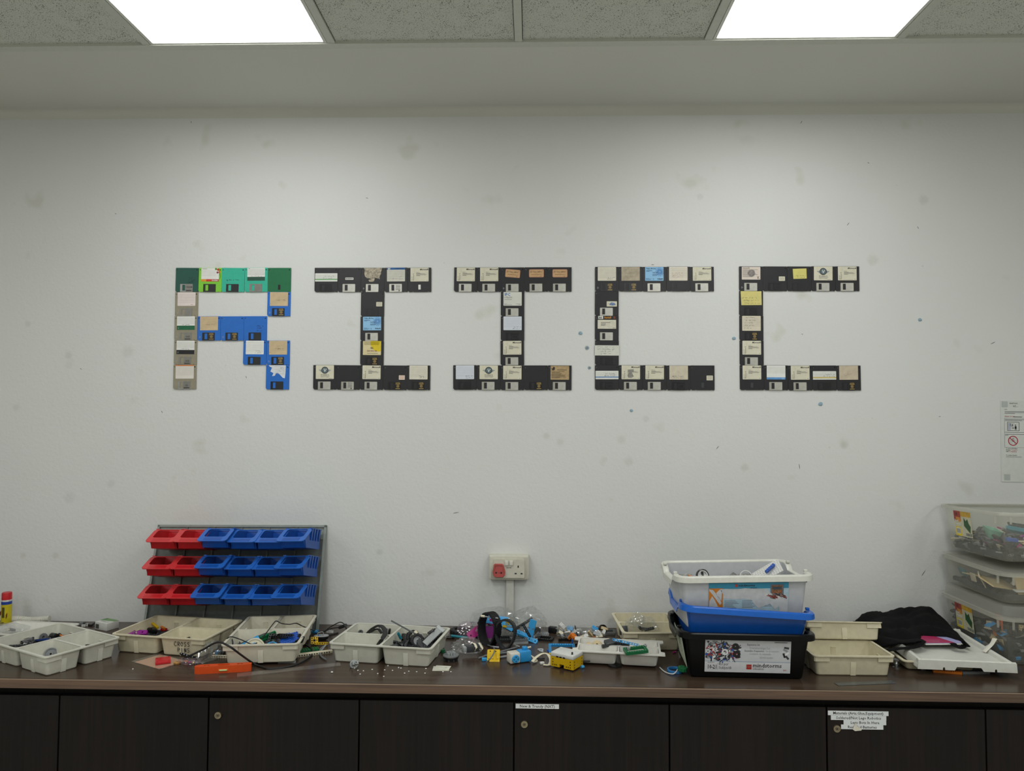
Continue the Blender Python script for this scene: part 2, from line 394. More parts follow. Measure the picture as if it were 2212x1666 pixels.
def cabinet(xa, xm, xb, lab, lock):
    t = thing('cabinet', lab, 'cabinet', TR(0, 0, 0), 'base cabinets under the worktop')
    mb = MB(); ht = ZT - 0.028
    mb.box(((xa + xb) / 2, -0.30, 0.05), (xb - xa - .001, 0.53, 0.10), CARC)
    mb.box(((xa + xb) / 2, -0.29, (0.1 + ht) / 2), (xb - xa - .001, 0.558, ht - 0.1), CARC)
    mb.build('body', t, smooth=False)
    ds = []
    for a, b in ((xa, xm), (xm, xb)):
        m = MB().rbox(((a + b) / 2, YD + 0.009, 0.1 + (ZT - 0.056 - 0.1) / 2), (b - a - 0.0045, 0.018, ZT - 0.056 - 0.1), 0.0012, DOORM)
        ds.append(m.build('door', t))
    if lock:
        x, z = lock
        m = MB(); m.lathe([(0.0108, 0), (0.0108, 0.003), (0.0098, 0.005), (0.0072, 0.005), (0.0068, 0.0035), (0.0001, 0.0035)], BRASS, 24)
        m.box((0, 0, 0.0036), (0.0014, 0.007, 0.0006), INK, RZ(-25)); m.lathe([(0.0045, 0.003), (0.0045, 0.0045), (0.0038, 0.005), (0.0001, 0.005)], pm('6f685a', .35, .9), 20)
        m.box((0, 0, 0.0051), (0.0013, 0.006, 0.0005), INK, RZ(-25))
        m.build('lock', ds[1], TR(x, YD, z) @ UP)
    return t, ds
cabinet(DX[0], DX[1], DX[2], 'dark brown two-door cabinet at the far left, cut by the picture edge', None)
cabinet(DX[2], DX[3], DX[4], 'dark brown two-door cabinet with a lock and no label tapes', (-0.935, ZT - 0.106))
_, ds = cabinet(DX[4], DX[5], DX[6], 'dark brown two-door cabinet with one label tape above its lock', (-0.019, ZT - 0.118))
tape(ds[1], 0.019, ZT - 0.066, 0.128, 'New & Trendy (NXT)', 0.0115)
_, ds = cabinet(DX[6], DX[7], DX[8], 'dark brown two-door cabinet with four label tapes beside its lock', (0.894, ZT - 0.1165))
for k, (x, dz, w, s) in enumerate([(0.957, 0.071, 0.175, 'Materials (Arts,Glue,Equipment)'), (0.958, 0.0845, 0.160, 'Soldered/Not Lego Robotics'), (0.976, 0.0975, 0.123, 'Lego Bots In Here'), (0.968, 0.1105, 0.122, 'Recycled Batteries')]):
    tape(ds[1], x, ZT - dz - 0.001, w, s, 0.0112, 0.013)
m = MB(); m.plate([(0, 0), (.006, .014), (.010, .004), (.024, -.003), (.022, -.008), (.004, -.010), (-.002, -.006)], [], -.004, -.0012, pm('d8d3c4', .6, 0, .1), 'xz')
m.build('torn_tape', ds[1], TR(0.942, YD, ZT - 0.112))
cabinet(DX[8], DX[9], DX[10], 'dark brown two-door cabinet at the far right, cut by the picture edge', None)
# ------------------------------------------------------------------ floppy disks on the wall
PAP = pm('dedcd0', 0.7, 0, 0.02); CREAM = pm('d8d3be', 0.7, 0, 0.03); TAN = pm('cdb793', 0.75, 0, 0.05); WHITE = pm('e6e6e2', 0.6, 0, 0.02)
SILV = pm('b9b6ae', 0.34, 0.75, 0.05); SILW = pm('c9c8c4', 0.36, 0.6, 0.04); GREYM = pm('8f8c86', 0.36, 0.7, 0.05); BLKP = pm('17181a', 0.42, 0, 0.05); BLKS = pm('101113', 0.3, 0, 0.05)
GOLD = pm('b79a5c', 0.5, 0.2, 0.03); RULE = pm('a9a69e', 0.7, 0, 0.0); PEN = pm('4a4a55', 0.7, 0, 0.0); REDP = pm('b3626a', .7, 0, 0); BLUEP = pm('3f62a8', .7, 0, 0)
DISKC = {'black': pm('1a1b1e', 0.45, 0, 0.08, bump=.05), 'blue': pm('1c69c4', 0.42, 0, 0.03), 'dark green': pm('124f43', 0.4, 0, 0.04), 'lime': pm('7fca35', 0.4, 0, 0.03), 'turquoise': pm('2fb397', 0.4, 0, 0.03), 'green': pm('0c6b41', 0.4, 0, 0.04), 'taupe': pm('938c78', 0.45, 0, 0.04)}
DW, DH, DT = 0.0898, 0.0938, 0.0033
LY, PY = -DT - 0.0003, -DT - 0.0005
_shell = {}
def disk_shell(col):
    if col not in _shell:
        w, h = DW / 2, DH / 2
        out = [(-w, h), (-w, -h + .0052), (-w + .0052, -h), (-w + .017, -h), (-w + .018, -h + .0012), (-w + .021, -h + .0012), (-w + .022, -h), (w - .009, -h), (w - .0095, -h + .0016), (w - .012, -h + .0016), (w - .0125, -h), (w - .001, -h), (w, -h + .001), (w, h - .001), (w - .001, h), (-w + .001, h)]
        out = [(-w, h - .001), (-w, -h + .0052), (-w + .0052, -h), (-w + .017, -h), (-w + .018, -h + .0012), (-w + .021, -h + .0012), (-w + .022, -h), (w - .0125, -h), (w - .012, -h + .0016), (w - .0095, -h + .0016), (w - .009, -h), (w - .001, -h), (w, -h + .001), (w, h - .001), (w - .001, h), (-w + .001, h)]
        hl = rrect(-w + .0035, h - .010, -w + .0075, h - .0062, .0003, 1); hr = rrect(w - .0085, h - .010, w - .0042, h - .0058, .0003, 1)
        m = MB(); m.plate(out, [hl, hr], 0, -DT, DISKC[col], 'xz')
        m.box((w - .0064, -.0006, h - .0079), (.0043, .001, .0042), BLKS)                     # write protect slider
        m.box((0.002, -DT - .0001, -h + .0352), (DW * .72, .0003, .0007), DISKC[col])           # step below the label field
        o = m.build('shell', smooth=False); _shell[col] = o.data; bpy.data.objects.remove(o)
    return _shell[col]
def disk_shutter(code, col, t, seed):
    z0 = -DH / 2; xa, xb = -.026, .0228; w = xb - xa; h = .0305
    base = DISKC[col]
    if code in 'skgl':
        mt = {'s': SILV, 'k': BLKS, 'g': GREYM, 'l': pm('9d9c9a', .35, .6, .05)}[code]
        m = MB()
        m.plate(rrect(xa, z0 - .0002, xb, z0 + h, .0014, 2), [rrect(xa + .0085, z0 + .0045, xa + .0195, z0 + h - .003, .0006, 1)], -DT, -DT - .0009, mt, 'xz')
        m.quad(xa + .0205, z0 + .001, xb - .001, z0 + h - .001, -DT - .00105, pm('c3c1ba' if code == 's' else ('202124' if code == 'k' else '8a8883'), .4, .6 if code != 'k' else 0, .06))
        return m.build('shutter', t, smooth=False)
    elif code in 'oh':
        m = MB(); m.plate(rrect(xa, z0 - .0002, xb, z0 + h, .0014, 2), [rrect(xa + .0085, z0 + .0045, xa + .0195, z0 + h - .003, .0006, 1)], -DT, -DT - .0007, pm('141518', .3, 0, .05), 'xz')
        if code == 'h' and seed % 3 == 0: m.plate(rrect(xa + .024, z0 + .007, xb - .002, z0 + .022, .004, 3), [rrect(xa + .0255, z0 + .0085, xb - .0035, z0 + .0205, .003, 3)], -DT - .0007, -DT - .0011, pm('24262a', .4, 0, .05), 'xz')
        return m.build('shutter', t, smooth=False)
    else:      # shutter gone: bare head window
        m = MB(); c = {'w': SILW, 'd': pm('3a3c40', .4, 0, .05), 'e': BLKS}[code]
        m.plate(rrect(-.0045, z0 + .009, .0045, z0 + .028, .0006, 1), [], -DT, -DT - .0004, c, 'xz'); return m.build('head_window', t, smooth=False)
def gold_print(m, x, y0=PY):
    z0 = -DH / 2 - .0
    m.text('HYPER', .0058, GOLD, TR(x, y0 - .0008, z0 + .0245) @ UP, .02, ax='CENTER'); m.quad(x - .009, z0 + .0215, x + .009, z0 + .0232, y0 - .0008, GOLD)
    m.plate(circ(x, z0 + .0145, .0055, 12), [circ(x, z0 + .0145, .0042, 12)], y0 - .0007, y0 - .0009, GOLD, 'xz')
    m.quad(x - .002, z0 + .0125, x + .002, z0 + .0165, y0 - .0008, GOLD); m.quad(x - .0085, z0 + .004, x + .0085, z0 + .0062, y0 - .0008, GOLD)
def hd_mark(m): m.text('D', .009, pm('9fa3a8', .6, 0, 0), TR(-DW / 2 + .0075, PY, -DH / 2 + .010) @ UP, .01)
def paper(m, x0, z0, x1, z1, mat, r=.0018): m.plate(rrect(x0, z0, x1, z1, r, 2), [], -DT, LY, mat, 'xz')
L0, L1, B0, T0 = -.0350, .0350, -.0065, .0462         # the usual label field
def rules(m, x0, x1, zs, mat=None):
    for z in zs: m.quad(x0, z, x1, z + .0006, PY, mat or RULE)
def bars(m, x0, z, ws, mat, h=.0010, gap=.0020):
    for k, w in enumerate(ws): m.quad(x0, z - k * gap, x0 + w, z - k * gap + h, PY, mat)
def disk_label(kind, t, seed):
    m = MB(); rn = random.Random(seed)
    if kind == 'ms':
        paper(m, L0, B0, L1, T0, CREAM)
        m.text('Microsoft', .0082, INK, TR(L1 - .002, PY, T0 - .0092) @ UP, .030, .28, 'RIGHT')
        m.text('Microsoft', .0042, PEN, TR(L0 + .0068, PY, B0 + .003) @ UP @ RZ(90)); m.text('Windows 95', .0055, INK, TR(L0 + .0132, PY, B0 + .003) @ UP @ RZ(90), .008)
        bars(m, L0 + .016, T0 - .005, [.0006], PEN)
        for k in range(12): m.quad(L0 + .0165, B0 + .004 + k * .0034, L0 + .0172, B0 + .0062 + k * .0034, PY, RULE)
        m.text('Disk %d' % (2 + seed % 9), .0042, INK, TR(L0 + .022, PY, T0 - .0185) @ UP); bars(m, L0 + .022, T0 - .0215, [.017, .034, .040], PEN, .0009, .0022); m.quad(L0 + .022, T0 - .0285, L0 + .060, T0 - .0281, PY, PEN)
        bars(m, L0 + .022, T0 - .0305, [.015], INK, .0012); bars(m, L0 + .02, B0 + .0022, [.036], RULE, .0007); bars(m, L1 - .009, B0 + .0036, [.006], PEN, .0009)
    elif kind == 'ms_smudge':
        lo_ = disk_label('ms', t, seed)
        pts = [(-.012, .030), (.010, .032), (.012, .024), (.004, .019), (.011, .004), (.002, -.001), (-.010, .000), (-.013, .010), (-.006, .018)]
        m.plate(pts, [], PY - .0002, PY - .0003, pm('8f8d86', .7, 0, .3, scale=300), 'xz'); m.build('smudge', lo_, smooth=False); return
    elif kind in ('lined', 'lined_blue', 'lined_pink', 'hand', 'lined_cream', 'pinkpen'):
        c = {'lined': WHITE, 'lined_blue': pm('d3d9e2', .7, 0, .02), 'lined_pink': pm('e6dad6', .7, 0, .02), 'hand': pm('d6cdb9', .7, 0, .04), 'lined_cream': pm('ddd8c8', .7, 0, .03), 'pinkpen': pm('dfd8c9', .7, 0, .03)}[kind]
        paper(m, L0, B0 - (.004 if kind == 'hand' else 0), L1, T0, c)
        rules(m, L0 + .002, L1 - .002, [T0 - .008 - .0062 * k for k in range(6)], pm('b9bccb', .7, 0, 0) if kind == 'lined_blue' else RULE)
        if kind == 'hand':
            for k in range(5): m.scrib(L0 + .006 + rn.random() * .008, T0 - .007 - k * .0098, .045 - rn.random() * .012, .0034, PY, PEN, seed * 9 + k)
        elif kind == 'pinkpen':
            for k in range(3): m.scrib(L0 + .012, T0 - .024 - k * .007, .042, .0042, PY, REDP, seed * 9 + k)
        elif kind == 'lined_pink': bars(m, L1 - .018, B0 + .004, [.009], pm('c0504d', .7, 0, 0))
        else:
            for k in range(2): m.scrib(L1 - .036 + rn.random() * .006, B0 + .006 + k * .0058, .028, .0034, PY, PEN, seed * 9 + k)
    elif kind == 'kodisk':    # the fruit label
        paper(m, L0, B0, L1 - .001, T0, WHITE); rules(m, L0 + .002, L1 - .014, [T0 - .012 - .006 * k for k in range(4)]); bars(m, L0 + .004, T0 - .004, [.018], INK, .0012)
        m.quad(L0, B0, L0 + .02, B0 + .009, PY, pm('e09a2c', .6, 0, .05)); m.quad(L0 + .02, B0, L0 + .042, B0 + .009, PY, pm('cf3a2a', .6, 0, .05)); m.quad(L0 + .042, B0, L1 - .001, B0 + .009, PY, pm('a8382c', .6, 0, .05))
        m.text('SAGIMA', .0068, WHITE, TR(L1 - .004, PY - .0002, B0 + .002) @ UP, .03, ax='RIGHT')
        for cx, cz, r, c in ((.031, .040, .0052, 'b9471f'), (.0285, .029, .0042, '8c3a55'), (.022, .0425, .0042, '4f8a33'), (.036, .031, .0038, 'c96a27')): m.plate(circ(cx, cz, r, 12), [], LY, PY - .0001, pm(c, .6, 0, .1), 'xz')
        m.tube([(.037, PY, .027), (.040, PY, .012), (.036, PY, .002)], .0009, pm('4f7a2c', .6, 0, .1), 4)
    elif kind in ('band_green', 'band_black', 'band_blue2', 'orange'):
        c = {'band_green': '16613f', 'band_black': '15161a', 'band_blue2': '5e97cf', 'orange': 'd9772c'}[kind]
        paper(m, L0 - (.001 if kind == 'orange' else 0), B0, L1, T0, WHITE if kind != 'orange' else pm('e2dcd4', .7, 0, .02)); rules(m, L0 + .001, L1 - .001, [T0 - .007 - .0052 * k for k in range(5 if kind != 'orange' else 7)])
        if kind == 'orange': m.quad(L0 - .001, T0 - .0035, L1, T0, PY, pm(c, .6, 0, .03))
        elif kind == 'band_blue2': m.quad(L0, B0, L1, B0 + .008, PY, pm(c, .6, 0, .08)); m.text('DISK', .0045, WHITE, TR(L1 - .004, PY - .0002, B0 + .0015) @ UP, ax='RIGHT')
        else:
            m.quad(L0, B0, L1, B0 + .0165, PY, pm(c, .5, 0, .04)); m.text('S', .009, pm('a8b8ae', .6, 0, 0), TR(L0 + .004, PY - .0002, B0 + .004) @ UP)
            m.scrib(L0 + .02, B0 + .020, .03, .0028, PY, PEN, seed)
    elif kind == 'lined_dg':
        paper(m, L0, B0 + .003, L1 - .001, T0, WHITE); rules(m, L0 + .001, L1 - .002, [T0 - .006 - .0052 * k for k in range(5)], PEN); m.quad(L0, B0 + .003, L1 - .001, B0 + .018, PY, pm('254f41', .6, 0, .04)); bars(m, L0 + .004, T0 - .003, [.006], INK)
        m.scrib(L0 + .016, B0 + .0205, .045, .003, PY, PEN, seed)
    elif kind == 'tan':
        paper(m, L0, B0 - .001, L1, T0, TAN, .0008); m.scrib(L0 + .024, B0 + .022, .036, .0036, PY, PEN, seed); m.quad(L0 + .003, B0 + .006, L0 + .004, B0 + .010, PY, PEN)
        rules(m, L0 + .002, L1 - .002, [T0 - .006 - .006 * k for k in range(6)], pm('bda57f', .7, 0, 0))
    elif kind == 'tangrey':
        paper(m, L0, B0, L1, T0, pm('b3a893', .75, 0, .12), .0006)
        for k in range(3): m.scrib(L0 + .014, T0 - .01 - k * .014, .04, .004, PY, pm('8a8072', .7, 0, 0), seed + k)
    elif kind == 'tanmark':
        paper(m, L0, B0, L1, T0, pm('c9bba4', .75, 0, .06), .0006); m.scrib(L0 + .018, B0 + .020, .036, .012, PY, pm('8d8172', .7, 0, 0), seed, .0008)
    elif kind == 'tanscratch':
        paper(m, L0, B0, L1, T0, pm('cfc5b0', .75, 0, .06), .001)
        m.tube([(-.010, PY, .044), (-.006, PY, .030), (.006, PY, .018), (.016, PY, .027)], .0005, pm('e8e4d8', .7, 0, 0), 4); m.scrib(L0 + .010, B0 + .012, .05, .003, PY, PEN, seed); m.scrib(L0 + .016, B0 + .006, .044, .003, PY, PEN, seed + 5)
    elif kind == 'torn_white':
        m.plate([(-.035, .0462), (.0315, .0462), (.031, .018), (.0285, -.004), (.020, -.002), (.011, .008), (.002, .016), (-.006, .016), (-.010, .006), (-.021, .004), (-.016, .016), (-.028, .022), (-.022, .037), (-.031, .041)], [], -DT, LY, pm('d9dce0', .7, 0, .04), 'xz')
        m.scrib(.004, .024, .022, .006, PY, PEN, 4); m.scrib(.010, .035, .016, .006, PY, PEN, 5); rules(m, -.012, .026, [.040, .031, .013])
    elif kind == 'torn_grey':
        P = [(-.0345, .0462), (.0355, .0462), (.034, .036), (.031, .032), (.032, .024), (.026, .012), (.028, .003), (.018, .006), (.008, .009), (.006, -.004), (.002, -.0075), (-.013, -.007), (-.017, -.001), (-.006, .003), (-.012, .006), (-.024, .007), (-.030, .014), (-.033, .024), (-.0315, .038)]
        m.plate(P, [], -DT, LY, pm('b5aa97', .8, 0, .28, scale=160), 'xz')
        for k in range(9): m.scrib(-.028 + rn.random() * .012, .040 - k * .0042, .045, .003, PY, pm('8b8478', .8, 0, 0), k)
    elif kind in ('wide_green', 'wide_blue', 'wide_yellow'):
        c = {'wide_green': '4f9a4a', 'wide_blue': '3f77b5', 'wide_yellow': 'dcbf4f'}[kind]
        paper(m, -DW / 2 + .002, B0, DW / 2 - .001, B0 + .032, pm('dfe0da', .65, 0, .02), .0012)
        rules(m, -DW / 2 + .004, DW / 2 - .003, [B0 + .013 + k * .0058 for k in range(3)]); m.quad(-DW / 2 + .002, B0 + .0065, DW / 2 - .001, B0 + .0098, PY, pm(c, .6, 0, .02))
        m.scrib(-.006 if kind != 'wide_yellow' else .004, B0 + .020, .038, .0036, PY, PEN, seed); m.scrib(-.010 if kind != 'wide_yellow' else -.004, B0 + .0128, .042, .003, PY, PEN, seed + 3)
        if kind == 'wide_yellow': m.quad(-DW / 2 + .002, B0 + .0045, DW / 2 - .001, B0 + .007, PY, pm('ded7b0', .6, 0, .02))
    elif kind == 'strip':
        m.plate(rrect(-DW / 2 - .0015, -.0105, DW / 2 + .0015, .0285, .0008, 1), [], -DT, LY, pm('d5d5cb', .6, 0, .03), 'xz')
        for k in range(4): m.scrib(-.036 + (.012 if k > 1 else 0), .022 - k * .0085, .066 if k < 2 else .046, .0046, PY, PEN if k else pm('8a8a90', .7, 0, 0), seed + k)
    elif kind == 'header':
        paper(m, L0, B0, L1, T0, pm('cfcdc2', .7, 0, .03)); m.quad(L0, T0 - .0072, L1, T0 + .0002, PY, pm('1d5a97', .6, 0, .03)); m.text('3M', .0075, WHITE, TR(L0 + .003, PY - .0002, T0 - .0062) @ UP, .04)
        bars(m, L0 + .030, T0 - .0035, [.034], pm('8fb6dc', .6, 0, 0)); rules(m, L0 + .002, L1 - .002, [T0 - .014 - .0068 * k for k in range(5)]); m.scrib(L0 + .022, B0 + .009, .042, .0042, PY, pm('9a8d86', .7, 0, 0), seed); m.scrib(L0 + .048, B0 + .019, .010, .005, PY, PEN, seed + 2)
    elif kind == 'philips':
        paper(m, L0, B0, L1, T0, pm('8fc0e6', .6, 0, .02)); B1 = pm('2169b8', .6, 0, 0)
        cx, cz = .0205, .0285
        for k in range(14):
            a = 2 * math.pi * k / 14; r0, r1 = .0052, .0185
            pts = [(cx + r0 * math.cos(a), PY, cz + r0 * math.sin(a)), (cx + (r0 + r1) * .5 * math.cos(a - .2), PY, cz + (r0 + r1) * .5 * math.sin(a - .2)), (cx + r1 * math.cos(a), PY, cz + r1 * math.sin(a)), (cx + (r0 + r1) * .5 * math.cos(a + .2), PY, cz + (r0 + r1) * .5 * math.sin(a + .2)), (cx + r0 * math.cos(a), PY, cz + r0 * math.sin(a))]
            pts = [(min(max(p[0], L0), L1), p[1], min(max(p[2], B0), T0)) for p in pts]
            m.tube(pts, .00045, B1, 4)
        m.plate(circ(cx, cz, .0042, 14), [circ(cx, cz, .0028, 14)], LY, PY, B1, 'xz')
        m.text('Philips Modem', .0062, INK, TR(L0 + .004, PY - .0002, T0 - .0078) @ UP, .012, .2); bars(m, L0 + .004, T0 - .013, [.022, .024, .012], pm('36587c', .6, 0, 0), .0010, .0022)
        m.text('Setup disk', .0046, INK, TR(L0 + .028, PY - .0002, T0 - .0225) @ UP, .02); bars(m, L0 + .028, T0 - .0285, [.020, .022, .016], pm('36587c', .6, 0, 0), .0010, .0022)
        bars(m, L0 + .003, B0 + .0085, [.013, .022, .017], pm('36587c', .6, 0, 0), .0009, .0024); m.text('PHILIPS', .0066, INK, TR(L1 - .002, PY - .0002, B0 + .0045) @ UP, .03, ax='RIGHT'); m.plate(rrect(-.0055, B0 + .004, -.0015, B0 + .009, .0015, 2), [rrect(-.0047, B0 + .0048, -.0023, B0 + .0082, .001, 2)], LY, PY, pm('36587c', .6, 0, 0), 'xz')
    elif kind == 'yellowcream':
        paper(m, L0, B0 - .001, L1, T0, pm('d9cba0', .7, 0, .03)); Yl = pm('dcc21e', .6, 0, .04)
        m.plate([(-.006, T0), (L1 - .0005, T0), (L1 - .0005, B0 + .014), (.024, B0 + .012), (.010, B0 + .016), (.0, B0 + .026), (-.006, B0 + .038)], [], LY, PY, Yl, 'xz')
        bars(m, L0 + .004, T0 - .004, [.06, .058, .061, .057, .06], pm('8a7c45', .7, 0, 0), .0009, .0026)
        m.text('YES', .0075, INK, TR(.0, PY - .0003, B0 + .0235) @ UP @ RZ(180) @ TR(0, -.005, 0), .03, ax='CENTER'); m.text('ISA VGA 95/2', .0066, pm('7a1f1f', .6, 0, 0), TR(0, PY - .0003, B0 + .013) @ UP @ RZ(180) @ TR(0, -.004, 0), .02, ax='CENTER'); bars(m, L0 + .016, B0 + .005, [.042], PEN, .0011)
    elif kind == 'wings':
        paper(m, L0, B0, L1, T0, CREAM); cz = T0 - .019
        for sx in (-1, 1):
            for k in range(3): m.plate([(sx * .010, cz + .003 - k * .003), (sx * (.024 - k * .004), cz + .001 - k * .003), (sx * (.022 - k * .004), cz - .0012 - k * .003), (sx * .010, cz - .001 - k * .003)][::sx], [], LY, PY, pm('8f9698', .6, 0, .05), 'xz')
        m.plate(circ(0, cz, .0135, 22), [circ(0, cz, .0105, 22)], LY, PY - .0001, pm('2c3436', .6, 0, .05), 'xz'); m.plate(circ(0, cz, .0105, 22), [], LY, PY - .00005, pm('5f7076', .6, 0, .05), 'xz')
        m.text('V', .018, WHITE, TR(-.0005, PY - .0003, cz - .0065) @ UP, .01, .15, 'CENTER')
        m.text('MP WIZARD 98', .0046, INK, TR(0, PY, B0 + .0145) @ UP, .02, ax='CENTER'); bars(m, -.016, B0 + .0105, [.034], PEN, .0011); m.text('Windows 95, English', .0036, PEN, TR(0, PY, B0 + .0058) @ UP, ax='CENTER'); bars(m, L1 - .019, B0 + .002, [.012], PEN, .0008)
    elif kind == 's3':
        tl = (-5, 0, 0)[seed % 3] if seed >= 0 else 0
        mm = TR(.0005, 0, .0235) @ RY(-tl)
        m.plate(rrect(-.0285, -.0155, .0285, .0155, .004, 3), [], -DT, LY, pm('c7a075', .65, 0, .05), 'xz', mm); m.plate(rrect(-.0285, -.0155, .0285, .0155, .004, 3), [rrect(-.0278, -.0148, .0278, .0148, .0036, 3)], LY, PY, pm('a8616a', .65, 0, .03), 'xz', mm)
        m.text('S3 Trio 64V+', .0082, INK, mm @ TR(-.002, PY, .003) @ UP, .008, .15, 'CENTER'); m.text('TM', .003, INK, mm @ TR(.0215, PY, .008) @ UP); m.text('Windows 95 Drivers', .0046, pm('3a2a1c', .6, 0, 0), mm @ TR(0, PY, -.006) @ UP, .006, ax='CENTER'); m.text('CE', .0052, INK, mm @ TR(.0125, PY, -.0132) @ UP)
    elif kind == 'ipc':
        paper(m, L0, B0, L1, T0, pm('d6d7cf', .7, 0, .02)); m.text('IPC', .0150, pm('1f68b4', .6, 0, 0), TR(L0 + .004, PY, T0 - .0145) @ UP, .02); m.text('UTILITY', .0088, INK, TR(L0 + .003, PY, T0 - .0245) @ UP); bars(m, L0 + .003, T0 - .0295, [.029], PEN, .0011)
        bars(m, L0 + .003, B0 + .0065, [.010], PEN, .0008); bars(m, L0 + .003, B0 + .0028, [.030], PEN, .0008); bars(m, L1 - .022, B0 + .0065, [.018], PEN, .0008); bars(m, L1 - .014, B0 + .0028, [.010], PEN, .0008)
    elif kind == 'jaz':
        paper(m, L0, B0 + .004, L1, B0 + .038, pm('d8d4c2', .7, 0, .02), .0012); m.quad(L0 + .001, B0 + .0385, L1 - .001, T0 + .0002, LY, BLKS)
        m.quad(L0 + .002, T0 - .0115, L0 + .0205, T0 + .0, PY - .0002, WHITE); m.text('jaz', .0115, INK, TR(L0 + .004, PY - .0004, T0 - .0088) @ UP, .03); m.text('Install', .0112, pm('d08a1e', .6, 0, 0), TR(L0 + .025, PY, T0 - .0092) @ UP, .025); m.quad(L1 - .010, T0 - .011, L1 - .003, T0 - .001, PY, pm('7a3418', .6, 0, .2))
        m.plate(circ(.0165, B0 + .019, .0135, 24), [circ(.0165, B0 + .019, .0128, 24)], LY, PY, RULE, 'xz'); m.plate(circ(.0165, B0 + .019, .0085, 20), [circ(.0165, B0 + .019, .0079, 20)], LY, PY, RULE, 'xz')
        bars(m, L0 + .012, B0 + .027, [.036], INK, .0015); bars(m, L0 + .012, B0 + .0235, [.020, .018, .021, .016], PEN, .0010, .0027); bars(m, L1 - .013, B0 + .006, [.011], INK, .0014)
    elif kind == 'globe':
        paper(m, L0, B0 + .003, L1, T0 - .001, pm('dccfc4', .7, 0, .03)); G = pm('a49a94', .7, 0, .2, scale=200)
        m.plate(circ(.001, .021, .0145, 20), [], LY, PY, G, 'xz'); m.plate(circ(.001, .021, .010, 18), [circ(.001, .021, .0092, 18)], PY, PY - .0002, PEN, 'xz')
        m.text('Internet Kit', .0056, INK, TR(L0 + .003, PY - .0003, T0 - .0075) @ UP, .015, .25)
        for k in range(8): m.quad(L0 + .003, T0 - .0125 - k * .0038, L0 + .032 + rn.random() * .028, T0 - .0116 - k * .0038, PY - .0003, PEN)
        m.text('V', .010, INK, TR(L1 - .012, PY - .0003, B0 + .008) @ UP, .03); bars(m, L1 - .012, B0 + .006, [.009], INK, .0014)
    elif kind == 'brown':
        paper(m, L0, B0 - .001, L1 + .0005, T0 - .001, pm('b39a72', .75, 0, .1, scale=120)); m.text('B', .0165, INK, TR(L0 + .006, PY, T0 - .0175) @ UP, .045, .3); m.quad(L0 + .002, T0 - .0125, L0 + .014, T0 - .0105, PY, INK); m.quad(L0 + .003, T0 - .0165, L0 + .013, T0 - .0145, PY, INK)
        bars(m, L0 + .024, T0 - .0175, [.038], INK, .0015)
        for k in range(8): m.quad(L0 + .004, T0 - .0235 - k * .0034, L0 + .034 + rn.random() * .030, T0 - .0222 - k * .0034, PY, pm('3a3026', .7, 0, 0))
    elif kind == 'yellow_note':
        m.plate([(-.024, .0375), (.0275, .0395), (.0285, .0008), (-.0215, -.0008)], [], -DT, LY - .0002, pm('d8cf78', .7, 0, .03), 'xz'); m.scrib(-.012, .0125, .036, .0028, PY - .0003, PEN, seed); m.scrib(-.006, .006, .028, .0028, PY - .0003, PEN, seed + 1)
    elif kind == 'yellow_big':
        m.plate([(-.0400, .0462), (.0385, .0462), (.0395, -.0065), (-.037, -.0075)], [], -DT, LY - .0002, pm('d6cb7f', .7, 0, .03), 'xz')
        for k in range(3): m.scrib(-.036 + k * .006, .021 - k * .0105, .058, .0042, PY - .0003, PEN, seed + k)
    elif kind in ('small_c', 'small_r', 'small_p', 'small_t', 'small_w'):
        x0, x1, z0, z1, c = {'small_c': (-.016, .0155, .000, .0085, WHITE), 'small_r': (.0145, .0375, -.0085, .0085, CREAM), 'small_p': (.0145, .0375, -.0075, .0095, pm('dfcdbd', .7, 0, .03)), 'small_t': (.0148, .0385, -.0095, .0085, CREAM), 'small_w': (-.0005, .0385, -.0115, .0085, CREAM)}[kind]
        paper(m, x0, z0, x1, z1, c, .0012)
        if kind == 'small_c':
            for k in range(6): m.quad(x0 + .002 + k * .0048, z0 + .002, x0 + .005 + k * .0048, z1 - .002, PY, PEN if k % 2 else INK)
        elif kind == 'small_w': m.plate([(.012, .001), (.018, .005), (.030, .002), (.034, -.005), (.022, -.008), (.010, -.006)], [], LY, PY, pm('6f87ad', .7, 0, .2), 'xz'); m.scrib(x0 + .004, -.001, .03, .005, PY - .0002, PEN, seed)
        else:
            for k in range(3): m.quad(x0 + .003, z1 - .004 - k * .0042, x1 - .004, z1 - .0032 - k * .0042, PY, pm('b5645a', .7, 0, 0) if kind == 'small_p' else PEN)
    elif kind.startswith('pen'):
        for k in range(3 if kind == 'pen' else 1): m.scrib(.006 if kind == 'pen' else -.026, .008 - k * .0085 if kind == 'pen' else -.001, .026 if kind == 'pen' else .052, .005, -DT - .0003, INK, seed + k, .0009)
        m.build('handwriting', t, smooth=False); return
    return m.build('label', t, smooth=False)
